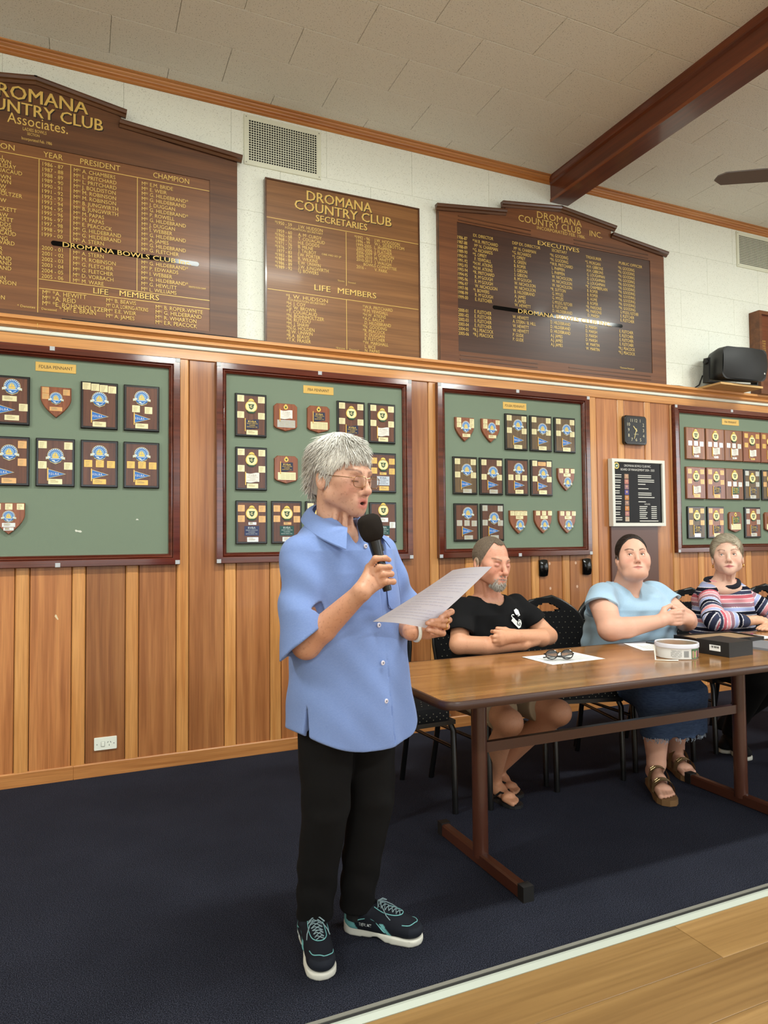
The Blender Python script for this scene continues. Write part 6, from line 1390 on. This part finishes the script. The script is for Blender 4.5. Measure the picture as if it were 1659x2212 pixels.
def strap(heel,toe,f0,w,hgt,width,org,lift,f1=None):
    h=np.array(heel); t_=np.array(toe); d=t_-h; L=np.linalg.norm(d); d/=L; s_=np.array([-d[1],d[0]])
    def f(u,v):
        a=math.pi*u; q=h+d*(L*f0+(v-.5)*width)+s_*(-math.cos(a))*w; return (q[0]-org[0],q[1]-org[1],lift+hgt*math.sin(a)**.7)
    mb=MB().grid(f,14,3); g=list(mb.f); mb.add([(x,y,z+.003) for x,y,z in list(mb.v)],[tuple(reversed(q)) for q in g]); return mb
# ================================================ seated man in black
O=(1.92,-1.08,0.0)
t=thing('person','person with grey goatee in black t-shirt, arms folded behind the table','person',O)
T=Xf((1.886,-1.18,1.161),6.4,9.5,4,1.05)
SK=lc(208,150,126)
S=Sdf(); head(S,T,cheek=.95,jaw=1.04,age=1.6,nose=1.12,mouth='closed',eyes='closed',lips=1.0,ear=1.02,chin=1.1)
S.cap(tuple(T.p((0,.03,-.05))),(1.908,-1.105,.975),.060,.068,.025)
for a,b in (((-.035,-.01,-.085),(1.87,-1.165,.965)),((.03,-.01,-.09),(1.93,-1.17,.965))): S.cap(tuple(T.p(a)),b,.007,.008,.015)
tor=[(.44,1.93,-1.03,.185,.14),(.6,1.93,-1.06,.195,.15),(.8,1.925,-1.09,.195,.132),(.9,1.92,-1.10,.195,.116),(.95,1.915,-1.10,.165,.095),(.985,1.91,-1.10,.10,.075)]
S.loft([(z,x,y,a-.014,b-.014) for z,x,y,a,b in tor],4,.02)
a1=[(1.745,-1.12,.93),(1.668,-1.225,.770)]; S.cap(*a1,.050,.044,.02); S.chain([(1.668,-1.225,.77),(1.77,-1.30,.768),(1.96,-1.335,.768)],[.044,.043,.030],.015); S.cap((1.96,-1.335,.768),(2.04,-1.325,.772),.028,.022,.015)
a2=[(2.10,-1.09,.93),(2.20,-1.215,.775)]; S.cap(*a2,.049,.044,.02); S.chain([(2.20,-1.215,.775),(2.10,-1.290,.782),(1.90,-1.355,.812)],[.043,.044,.031],.012)
fingers(S,(1.895,-1.357,.813),[(1.822,-1.352,.836),(1.815,-1.360,.818),(1.814,-1.360,.800),(1.82,-1.355,.784)],[[(1.797,-1.340,.838),(1.800,-1.312,.835),(1.82,-1.305,.83)],[(1.790,-1.346,.815),(1.793,-1.316,.81),(1.813,-1.308,.805)],[(1.790,-1.346,.795),(1.794,-1.316,.79),(1.814,-1.308,.785)],[(1.797,-1.340,.778),(1.80,-1.314,.772),(1.82,-1.305,.77)]],palm=.020)
S.chain([(1.895,-1.357,.82),(1.86,-1.335,.842),(1.825,-1.318,.848)],[.018,.013,.010],.012)
KR,KL=(1.765,-1.50,.455),(2.045,-1.485,.465); AR,AL=(1.868,-1.20,.10),(1.955,-1.10,.10)
for hp,k_,an in (((1.84,-1.02,.50),KR,AR),((2.0,-1.02,.50),KL,AL)):
    S.cap(hp,k_,.080,.057,.03); S.ell(tuple(np.array(k_)+V3(0,-.01,.0)),(.050,.046,.052),.015); q=tuple(np.array(k_)*.62+np.array(an)*.38+V3(0,.03,0)); S.chain([k_,q,an],[.054,.052,.034],.02)
FR=((1.862,-1.15),(1.905,-1.345)); FL=((1.965,-1.04),(1.985,-1.235))
foot(S,*FR,lift=.016); foot(S,*FL,lift=.016); S.cap(AR,(1.864,-1.155,.06),.034,.03,.02); S.cap(AL,(1.964,-1.045,.06),.034,.03,.02)
MHL=([0,22,42,56,68,84,92,105,125,150,180],[.088,.090,.098,.070,.030,-.012,-.030,.010,-.030,-.066,-.072])
def man_col(v):
    c=face_col(v,T,SK,lc(186,112,102),lc(118,90,74),.30,(MHL[0],MHL[1],lc(150,128,108)),.022,lc(214,150,140),.4)
    q=T.inv(v); low=(v[:,2]<.96)[:,None]; c=np.where(low,lc(206,150,118),c)
    g=(np.clip(gauss(q,(0,-.08,-.098),(.036,.045,.020))*1.3,0,1)*(q[:,2]<-.078))[:,None]*.8; c=c*(1-g)+lc(150,138,130)*g
    for zz in (.052,.060,.068,.044):
        g=(np.exp(-((q[:,2]-zz-.004*np.sin(q[:,0]*60))/.0012)**2)*(np.abs(q[:,0])<.05)*(q[:,1]<-.04))[:,None]*.30; c=c*(1-g)+lc(170,100,80)*g
    return c
bl=[((1.75,-1.33,.92),(2.03,-1.02,1.31),.0026),((1.60,-1.42,.68),(2.28,-1.02,.98),.0045),((1.66,-1.60,.0),(2.14,-.98,.58),.006),((1.70,-1.3,.44),(2.16,-.88,.96),.012)]
ob,pcs=body_obj(t,O,S,bl,man_col,skinmat('skin_ruddy',.22))
# hair and beard
def man_dir(l,n): d=l-np.array([0,.03,.13]); d=d-n*(d*n).sum(1,keepdims=True)+np.array([0,0,-.02]); return d/(np.linalg.norm(d,axis=1,keepdims=True)+1e-6)
def mh_col(P,tone):
    q=T.inv(P); c=np.tile(lc(118,102,86),(len(P),1)); g=np.clip((.05-q[:,2])*14,0,1)[:,None]*.5; c=c*(1-g)+lc(150,142,130)*g; return c*tone[:,None]
make_hair(t,O,T,(0,.018,.031),(.0765,.0955,.0875),MHL,.0035,man_dir,lambda l,rg:rg.uniform(.006,.011,len(l)),.0007,9000,.2,.12,M_hair,mh_col,5,seg=2,mx=1.05,clean=.002)
v0,f0=pcs[0]; n0=vnormals(v0,f0); l0=T.inv(v0); ln0=n0@T.R
mus=(np.abs(l0[:,0])<.031)&(l0[:,2]<-.047+.0)&(l0[:,2]>-.0615-.25*np.abs(l0[:,0]))&(l0[:,1]<-.075)
gte=(np.abs(l0[:,0])<.034)&(l0[:,2]<-.079)&(l0[:,1]<-.045)&(l0[:,2]>-.125)&(ln0[:,1]<.35)
sid=(np.abs(l0[:,0])>.0235)&(np.abs(l0[:,0])<.035)&(l0[:,2]<-.055)&(l0[:,2]>-.085)&(l0[:,1]<-.06)
P1=pick(l0,ln0,mus,420,1); P2=pick(l0,ln0,gte,1100,2); P3=pick(l0,ln0,sid,260,3)
dn=lambda l,n: np.tile(np.array([0,-.12,-1.0]),(len(l),1))+np.c_[l[:,0]*14,np.zeros(len(l)),np.zeros(len(l))]*.6
pz=[strands('b',*P1,dn,lambda l,rg:rg.uniform(.008,.013,len(l)),.0011,2,11,.35,.18),strands('b',*P2,dn,lambda l,rg:rg.uniform(.010,.020,len(l)),.0012,3,12,.35,.2),strands('b',*P3,dn,lambda l,rg:rg.uniform(.008,.013,len(l)),.0011,2,13,.35,.18)]
W_b=[(T.t+T.s*(v@T.R.T),f) for v,f in pz]; rgb_=np.random.RandomState(2)
obj('beard',npmesh('beard',W_b,lambda P:lc(190,184,176)*rgb_.uniform(.6,1.1,(len(P),1)),True,O),M_hair,t)
# t-shirt
ST=Sdf(); ST.loft(tor,4,.02)
sleeve(ST,[(1.752,-1.115,.925),(1.688,-1.195,.825),(1.66,-1.235,.75)],[.064,.070,.074],(1.682,-1.20,.822),(-.30,-.42,-.86),.025)
sleeve(ST,[(2.085,-1.085,.925),(2.165,-1.16,.835),(2.21,-1.22,.77)],[.063,.069,.073],(2.160,-1.165,.838),(.42,-.45,-.78),.025)
ST.cap((1.905,-1.10,1.03),(1.905,-1.125,.975),.075,.074,.008,-1)
ST.fn(lambda X,Y,Z:.003*np.sin(Z*48+X*30)*np.exp(-((Z-.80)/.1)**2)+.0025*np.sin(X*60-Z*35),(1.5,-1.5,.4),(2.4,-.8,1.05),.01,0)
ts=cloth('t_shirt',t,O,ST,(1.55,-1.33,.42),(2.32,-.86,1.02),.005,mat('black_cotton',rgb(14,14,16),.9,spec=.2,bump=((900,900,900),.3,.0008)))
# white emblem with the letters on the chest
def chest(x,z):
    a=np.array(tor); cx,cy,ha,hb=[np.interp(z,a[:,0],a[:,i]) for i in (1,2,3,4)]; u=min(abs((x-cx)/ha),.97); return cy-hb*(1-u**2.3)**(1/2.3)-.006
def emb(pts,dy=0): return [(x-O[0],chest(x,z)-O[1]-dy,z) for x,z in pts]
E0=(2.005,.868)
def poly(pts): return [(E0[0]+a*.00115,E0[1]+b*.00115) for a,b in pts]
eb=obj('chest_emblem',MB().add(emb(poly([(-8,42),(8,48),(20,40),(26,18),(14,14),(2,20),(-6,30)])),[tuple(range(7))]).add(emb(poly([(-26,6),(-14,10),(-4,0),(8,-8),(16,2),(30,-4),(34,-18),(26,-34),(12,-38),(0,-28),(-14,-16),(-24,-6)])),[tuple(range(12))]),mat('print_white_cotton',rgb(228,232,230),.8),ts)
mb=MB(); q=MB(); text(q,'S',0,0,.036,0); mb.add(emb([(E0[0]-.034+x,E0[1]+.012+z) for x,_,z in q.v],.0012),q.f); obj('letter',mb,mat('print_white_cotton',None),ts)
mb=MB(); q=MB(); text(q,'G',0,0,.026,0); mb.add(emb([(E0[0]+.004+x,E0[1]-.016+z) for x,_,z in q.v],.0016),q.f); obj('letter',mb,mat('black_cotton',None),ts)
mb=MB(); q=MB(); text(q,'T',0,0,.026,0); mb.add(emb([(E0[0]-.004+x,E0[1]+.012+z) for x,_,z in q.v],.0016),q.f); obj('letter',mb,mat('black_cotton',None),ts)
# shorts
Q=Sdf(); Q.cap((1.84,-1.0,.505),(1.79,-1.40,.475),.100,.088,.05); Q.cap((2.0,-1.0,.505),(2.03,-1.385,.48),.100,.088,.05); Q.cap((1.84,-.96,.52),(2.0,-.96,.52),.11,.11,.05)
Q.fn(lambda X,Y,Z:Y+1.40+0*X+0*Z,(1.6,-1.6,.3),(2.3,-1.35,.7),.004,-1)
cloth('shorts',t,O,Q,(1.66,-1.42,.36),(2.16,-.83,.66),.007,mat('beige_cotton',rgb(160,140,112),.9))
M_thong=mat('thong_black',rgb(20,20,22),.7)
for F_ in (FR,FL):
    s_=sole('flip_flop',t,O,*F_,.002,.016,M_thong); h_=np.array(F_[0]); d_=np.array(F_[1])-h_; sd=np.array([-d_[1],d_[0]])/np.linalg.norm(d_); pt_=h_+d_*.80
    for sg in (-1,1):
        q_=h_+d_*.38+sd*.034*sg; mm=(pt_+q_)/2+sd*.012*sg; obj('strap',MB().tube([(pt_[0]-O[0],pt_[1]-O[1],.042),(mm[0]-O[0],mm[1]-O[1],.056),(q_[0]-O[0],q_[1]-O[1],.020)],.005,6),M_thong,s_)
# ================================================ seated woman in light blue
O=(2.84,-1.08,0.0)
t=thing('person','person in a light blue v-neck top with hands clasped on the table','person',O)
T=Xf((2.784,-1.20,1.168),-29.5,-10,-.5,1.05)
SK=lc(222,172,150)
S=Sdf(); head(S,T,cheek=1.15,jaw=1.10,age=.5,nose=.92,mouth='closed',eyes='open',lips=.95,chin=1.15)
S.ell((0,-.035,-.098),(.062,.052,.034),.025,1,T); S.cap(tuple(T.p((0,.03,-.06))),(2.815,-1.115,.975),.068,.078,.03)
S.ell((2.83,-1.115,.945),(.15,.085,.06),.03); S.ell((2.80,-1.165,.955),(.05,.035,.05),.03)
tor=[(.46,2.86,-1.04,.265,.19),(.62,2.86,-1.07,.270,.205),(.78,2.855,-1.095,.258,.195),(.88,2.85,-1.11,.246,.17),(.945,2.845,-1.105,.215,.135),(.99,2.835,-1.10,.155,.105),(1.025,2.82,-1.095,.095,.085)]
S.loft([(z,x,y,a-.02,b-.02) for z,x,y,a,b in tor[:-2]],-10,.02)
S.cap((2.60,-1.16,.935),(2.480,-1.355,.810),.074,.060,.02); S.chain([(2.480,-1.355,.810),(2.56,-1.385,.815),(2.735,-1.432,.842)],[.060,.054,.034],.02)
S.cap((3.05,-1.10,.935),(3.07,-1.29,.815),.070,.055,.02); S.chain([(3.07,-1.29,.815),(3.02,-1.35,.818),(2.945,-1.425,.838)],[.058,.050,.034],.02)
zf=(.893,.875,.857,.840)
fingers(S,(2.74,-1.433,.845),[(2.818,-1.440,.888),(2.822,-1.455,.872),(2.820,-1.462,.856),(2.812,-1.460,.840)],[[(2.858,-1.458,z+.004),(2.888,-1.444,z+.002),(2.900,-1.418,z)] for z in zf],r=(.0125,.0115,.0105,.0092),palm=.022)
fingers(S,(2.940,-1.427,.842),[(2.872,-1.425,.884),(2.868,-1.440,.866),(2.868,-1.447,.848),(2.874,-1.447,.832)],[[(2.838,-1.470,z-.009),(2.808,-1.468,z-.010),(2.79,-1.452,z-.011)] for z in zf],r=(.0125,.0115,.0105,.0092),palm=.022)
S.chain([(2.75,-1.43,.86),(2.80,-1.405,.90),(2.835,-1.415,.918)],[.02,.014,.0105],.012); S.chain([(2.93,-1.42,.86),(2.88,-1.395,.898),(2.845,-1.40,.912)],[.02,.014,.0105],.012)
KR,KL=(2.675,-1.50,.45),(2.84,-1.47,.45); AR,AL=(2.690,-1.435,.125),(2.99,-1.275,.125)
S.chain([KR,tuple(np.array(KR)*.6+np.array(AR)*.4+V3(0,.03,0)),AR],[.068,.068,.044],.02); S.chain([KL,tuple(np.array(KL)*.6+np.array(AL)*.4+V3(0,.02,0)),AL],[.068,.066,.043],.02)
FR=((2.708,-1.395),(2.575,-1.620)); FL=((3.02,-1.215),(2.925,-1.435))
for F_,an in ((FR,AR),(FL,AL)): foot(S,*F_,w=1.1,lift=.030); S.cap(an,(F_[0][0],F_[0][1],.075),.042,.034,.02)
BHL=([0,30,52,70,84,100,118,180],[.092,.084,.058,.014,-.020,-.005,-.045,-.080])
def blue_col(v):
    c=face_col(v,T,SK,lc(190,108,104),lc(84,58,48),.34,(BHL[0],BHL[1],lc(60,46,40)),.024,None,1.0,.95)
    return np.where((v[:,2]<.90)[:,None],lc(214,164,142),c)
bl=[((2.62,-1.36,.90),(3.0,-.98,1.33),.0028),((2.38,-1.50,.74),(3.22,-1.02,1.0),.0042),((2.52,-1.67,.02),(3.08,-1.15,.50),.005)]
ob,pcs=body_obj(t,O,S,bl,blue_col,skinmat('skin_fair',.06))
eyeballs(T,ob,O,(-.62,-1,.02),rgb(70,60,52))
bd=lambda l,n:(lambda d:d/(np.linalg.norm(d,axis=1,keepdims=True)+1e-6))((lambda e:e-n*(e*n).sum(1,keepdims=True))(np.tile(np.array([0,1,-.25]),(len(l),1))))
make_hair(t,O,T,(0,.022,.034),(.0785,.098,.0895),BHL,.0035,bd,lambda l,rg:rg.uniform(.03,.05,len(l)),.0011,5000,.05,.0,M_hair,lambda P,tone:lc(44,33,29)*tone[:,None],6,lambda H:H.ell((0,.105,-.03),(.035,.03,.05),.02,1,T),mx=1.012,clean=.002)
BT=Sdf(); BT.loft(tor,-10,.02)
sleeve(BT,[(2.625,-1.14,.945),(2.545,-1.215,.895),(2.47,-1.29,.84)],[.085,.090,.094],(2.545,-1.215,.895),(-.50,-.55,-.67),.03,.013,.04)
sleeve(BT,[(3.03,-1.09,.94),(3.065,-1.165,.89),(3.09,-1.24,.84)],[.083,.086,.090],(3.065,-1.165,.89),(.25,-.60,-.76),.03,.013,.04)
BT.cap((2.815,-1.10,1.06),(2.812,-1.14,.995),.078,.066,.008,-1); BT.cap((2.812,-1.14,1.02),(2.780,-1.315,.908),.048,.003,.004,-1)
BT.fn(lambda X,Y,Z:.004*np.sin(X*34+Z*26)*np.exp(-((Z-.82)/.14)**2)+.003*np.sin(X*55-Z*40+1)+.002*np.sin(Z*80+X*12),(2.3,-1.6,.4),(3.3,-.8,1.05),.01,0)
cloth('blouse',t,O,BT,(2.40,-1.36,.44),(3.24,-.82,1.04),.0042,mat('light_blue_knit',rgb(158,188,212),.95,spec=.1,sheen=.2,noise=((300,300,300),.5,rgb(176,202,222)),bump=((500,500,500),.5,.001)))
SKT=Sdf(); SKT.cap((2.78,-1.02,.54),(2.675,-1.46,.475),.135,.105,.06); SKT.cap((2.96,-1.02,.54),(2.86,-1.46,.475),.135,.105,.06); SKT.loft([(.26,2.745,-1.50,.178,.098),(.38,2.755,-1.49,.182,.105),(.50,2.765,-1.475,.180,.09)],-4,.05)
SKT.loft([(.20,2.745,-1.50,.160,.080),(.32,2.745,-1.50,.160,.080)],-4,.004,-1); SKT.fn(lambda X,Y,Z:Z-.288-.006*np.sin(X*90)+0*Y,(2.4,-1.7,.1),(3.1,-1.3,.31),.003,-1)
SKT.fn(lambda X,Y,Z:.003*np.sin(X*42+Z*8)*np.clip((.5-Z)*6,0,1)+0*Y,(2.4,-1.7,.2),(3.2,-.9,.6),.01,0)
sk=cloth('denim_skirt',t,O,SKT,(2.52,-1.64,.25),(3.12,-.86,.70),.006,mat('denim_blue',rgb(52,66,92),.95,spec=.1,noise=((40,40,200),.5,rgb(76,92,120)),bump=((900,900,900),.4,.001)))
mb=MB(); rg=random.Random(8)
for k in range(110):
    a=rg.uniform(0,2*math.pi); x=2.745+.174*math.copysign(abs(math.cos(a))**.87,math.cos(a)); y=-1.50+.094*math.copysign(abs(math.sin(a))**.87,math.sin(a)); L=rg.uniform(.008,.024)
    mb.tube([(x-O[0],y-O[1],.294),(x-O[0]+rg.uniform(-.006,.006),y-O[1]-.002,.288-L*.5),(x-O[0]+rg.uniform(-.01,.01),y-O[1],.288-L)],.0011,4)
stuff(obj('frayed_hem',mb,mat('denim_thread',rgb(150,162,178),.95),sk))
M_sand=mat('sandal_suede',rgb(130,106,74),.9); M_cork=mat('sandal_cork',rgb(120,88,54),.9)
for F_ in (FR,FL):
    s_=sole('sandal',t,O,*F_,.002,.030,M_cork,1.18)
    for f_,hg,wd in ((.40,.104,.040),(.69,.068,.044)):
        st=obj('strap',strap(*F_,f_,.050,hg,wd,O,.026),M_sand,s_,smooth=50)
        h_=np.array(F_[0]); d_=np.array(F_[1])-h_; L_=np.linalg.norm(d_); d_/=L_; sd=np.array([-d_[1],d_[0]]); c_=h_+d_*L_*f_-sd*.030
        obj('buckle',MB().frame(-.012,.012,-.014,.014,[(0,0),(.001,-.002),(.003,-.002),(.004,0)]).xf(Matrix.Rotation(math.radians(-55),4,'X')),mat('buckle_metal',rgb(170,150,110),.25,.9),s_,(c_[0]-O[0],c_[1]-O[1],.026+hg*.93),(0,0,math.atan2(d_[1],d_[0])))
# ================================================ seated woman in the striped top
O=(3.62,-1.06,0.0)
t=thing('person','person with short grey hair in a striped knit top seated behind the table','person',O)
T=Xf((3.575,-1.15,1.155),-47,-8,-2.5,1.05)
SK=lc(226,184,164)
S=Sdf(); head(S,T,cheek=.98,jaw=.95,age=1.3,nose=1.02,mouth='closed',eyes='open',lips=1.0,chin=1.0)
S.cap(tuple(T.p((0,.03,-.05))),(3.60,-1.09,.985),.054,.060,.025)
for a,b in (((-.02,-.03,-.095),(3.555,-1.145,.975)),((.015,-.035,-.095),(3.585,-1.155,.97))): S.cap(tuple(T.p(a)),b,.006,.007,.012)
S.ell((3.60,-1.09,.955),(.14,.10,.06),.03)
tor=[(.46,3.64,-1.03,.190,.135),(.66,3.635,-1.05,.198,.150),(.80,3.625,-1.065,.190,.140),(.90,3.615,-1.075,.182,.122),(.955,3.61,-1.08,.158,.10),(.99,3.605,-1.08,.115,.082),(1.01,3.60,-1.08,.08,.07)]
fingers(S,(3.50,-1.345,.792),[(3.575,-1.335,.806),(3.580,-1.350,.800),(3.578,-1.364,.793),(3.57,-1.374,.786)],[[(3.615,-1.338,.802),(3.64,-1.342,.79),(3.652,-1.345,.778)],[(3.622,-1.355,.796),(3.648,-1.358,.784),(3.66,-1.36,.772)],[(3.62,-1.37,.788),(3.645,-1.374,.777),(3.655,-1.376,.768)],[(3.605,-1.384,.780),(3.628,-1.388,.771),(3.638,-1.39,.764)]],palm=.019)
S.cap((3.42,-1.33,.79),(3.50,-1.345,.792),.030,.026,.01)
fingers(S,(3.66,-1.375,.768),[(3.585,-1.385,.766),(3.583,-1.398,.764),(3.585,-1.411,.761),(3.59,-1.422,.758)],[[(3.545,-1.388,.762),(3.52,-1.39,.756),(3.505,-1.392,.752)],[(3.54,-1.402,.76),(3.515,-1.405,.754),(3.50,-1.407,.751)],[(3.542,-1.416,.757),(3.518,-1.42,.752),(3.505,-1.422,.750)],[(3.553,-1.428,.755),(3.533,-1.432,.751),(3.522,-1.434,.750)]],palm=.018)
S.cap((3.74,-1.35,.775),(3.66,-1.375,.768),.030,.026,.01)
SHL=([0,28,50,70,84,100,115,135,180],[.074,.068,.048,.006,-.022,.006,.0,-.05,-.080])
def st_col(v):
    c=face_col(v,T,SK,lc(178,62,84),lc(140,104,88),.25,(SHL[0],SHL[1],lc(180,166,150)),.024,None,.85,1.0)
    return np.where((v[:,2]<.85)[:,None],lc(214,166,136),c)
bl=[((3.40,-1.30,.90),(3.76,-.94,1.32),.0028),((3.38,-1.46,.735),(3.78,-1.26,.84),.0034)]
ob,pcs=body_obj(t,O,S,bl,st_col,skinmat('skin_pale',.16))
eyeballs(T,ob,O,(-.45,-1,.10),rgb(96,108,116))
def sdir(l,n):
    d=np.tile(np.array([-.55,.55,-.15]),(len(l),1)); fr=np.clip((-l[:,1]-.01)*20,0,1)[:,None]; d=d*(1-fr)+fr*np.array([-.85,.1,.05]); sd=np.clip((np.abs(l[:,0])-.05)*40,0,1)[:,None]; d=d*(1-sd)+sd*np.array([0,.7,-.6]); d=d-n*(d*n).sum(1,keepdims=True); return d/(np.linalg.norm(d,axis=1,keepdims=True)+1e-6)
def s_col(P,tone):
    q=T.inv(P); c=np.tile(lc(150,136,116),(len(P),1)); g=np.clip((-q[:,1]-.0)*16,0,1)[:,None]*.75; c=c*(1-g)+lc(206,196,174)*g; return c*tone[:,None]
make_hair(t,O,T,(0,.020,.036),(.0835,.101,.0955),SHL,.004,sdir,lambda l,rg:rg.uniform(.022,.040,len(l)),.0012,7000,.08,.04,M_hair,s_col,7,seg=5,mx=1.07)
for sx in (-1,1): obj('earring',torus(Vector(T.p((sx*.078,.006,-.056)))-Vector(O),T.d((1,.3,0)),.008,.0022),mat('ring_gold',None),t)
KT=Sdf(); KT.loft(tor,-16,.02)
armR=[(3.445,-1.115,.935),(3.295,-1.285,.800),(3.455,-1.338,.795)]; armL=[(3.775,-1.025,.930),(3.915,-1.20,.795),(3.72,-1.352,.782)]
KT.chain(armR,[.062,.058,.041],.02); KT.chain(armL,[.060,.056,.041],.02)
KT.cap((3.60,-1.08,1.05),(3.592,-1.11,.985),.080,.074,.006,-1)
KT.fn(lambda X,Y,Z:.003*np.sin(X*40+Z*46)+.002*np.sin(Z*70-X*20),(3.1,-1.5,.4),(4.1,-.8,1.05),.01,0)
PAL=[lc(168,176,214),lc(26,28,44),lc(58,62,84),lc(190,96,108),lc(222,152,160),lc(150,112,126),lc(164,176,220),lc(24,26,40),lc(60,64,86),lc(224,150,154)]; WHT=lc(226,222,228)
def stripes(v):
    z=v[:,2].copy()
    s_=(1.0-z)/.0245
    for A in (armR,armL):
        a,b,c_=[np.array(p) for p in A]
        def seg(p,q): d=q-p; L=np.linalg.norm(d); t_=np.clip(((v-p)@d)/L**2,0,1); return np.linalg.norm(v-p-t_[:,None]*d,axis=1),t_*L,L
        d1,l1,L1=seg(a,b); d2,l2,L2=seg(b,c_); u1=(b-a)/L1; u2=(c_-b)/L2; arm=np.where(d1<d2,l1,L1+l2); arm=np.where((l1>=L1-1e-6)&(l2<=1e-6),L1+((v-b)@(u1+u2))*.6,arm); dd=np.minimum(d1,d2)
        on=(dd<.068)&((l1>.05)|(d2<d1)); s_=np.where(on,arm/.0245+1.3,s_)
    i=np.floor(s_).astype(int)%10; f=s_-np.floor(s_); c=np.array(PAL)[i]; w_=((f<.16))[:,None]; return np.where(w_,WHT,c)
kt=cloth('striped_top',t,O,KT,(3.20,-1.44,.44),(4.0,-.88,1.03),.0034,mat('striped_knit',None,.95,attr='Col',spec=.1,bump=((600,600,600),.4,.001)),stripes)
nb_=[]
for k in range(33):
    a=2*math.pi*k/32; ca,sa=math.cos(a),math.sin(a); u=V3(math.cos(math.radians(-30)),math.sin(math.radians(-30)),0); w_=V3(math.sin(math.radians(-30)),-math.cos(math.radians(-30)),0)
    p=V3(3.600,-1.088,1.003)+u*ca*.089+w_*sa*.094-V3(0,0,1)*(.034*max(0,sa)-.010*max(0,-sa)); nb_.append(Vector(p)-Vector(O))
obj('neckband',MB().tube(nb_,.0155,10,False),mat('navy_rib',rgb(22,24,38),.95),kt,smooth=60)
obj('bangle',torus(Vector((3.468,-1.34,.793))-Vector(O),(.08,-.012,.0),.036,.0028,24,6),mat('ring_gold',None),t)
Q=Sdf(); Q.cap((3.56,-1.0,.52),(3.47,-1.42,.48),.105,.075,.05); Q.cap((3.72,-1.0,.52),(3.70,-1.42,.48),.105,.075,.05); Q.chain([(3.47,-1.42,.48),(3.52,-1.25,.24),(3.545,-1.17,.12)],[.075,.062,.050],.03); Q.chain([(3.70,-1.42,.48),(3.62,-1.2,.25),(3.60,-1.08,.12)],[.075,.062,.05],.03); Q.fn(lambda X,Y,Z:Z-.10+0*X+0*Y,(3.2,-1.6,0),(4,-.8,.12),.004,-1)
cloth('trousers',t,O,Q,(3.36,-1.52,.08),(3.86,-.88,.66),.008,mat('black_denim',None))
shoe(t,(3.535,-1.215,0),-26,O,'black'); shoe(t,(3.585,-1.12,0),-60,O,'black')
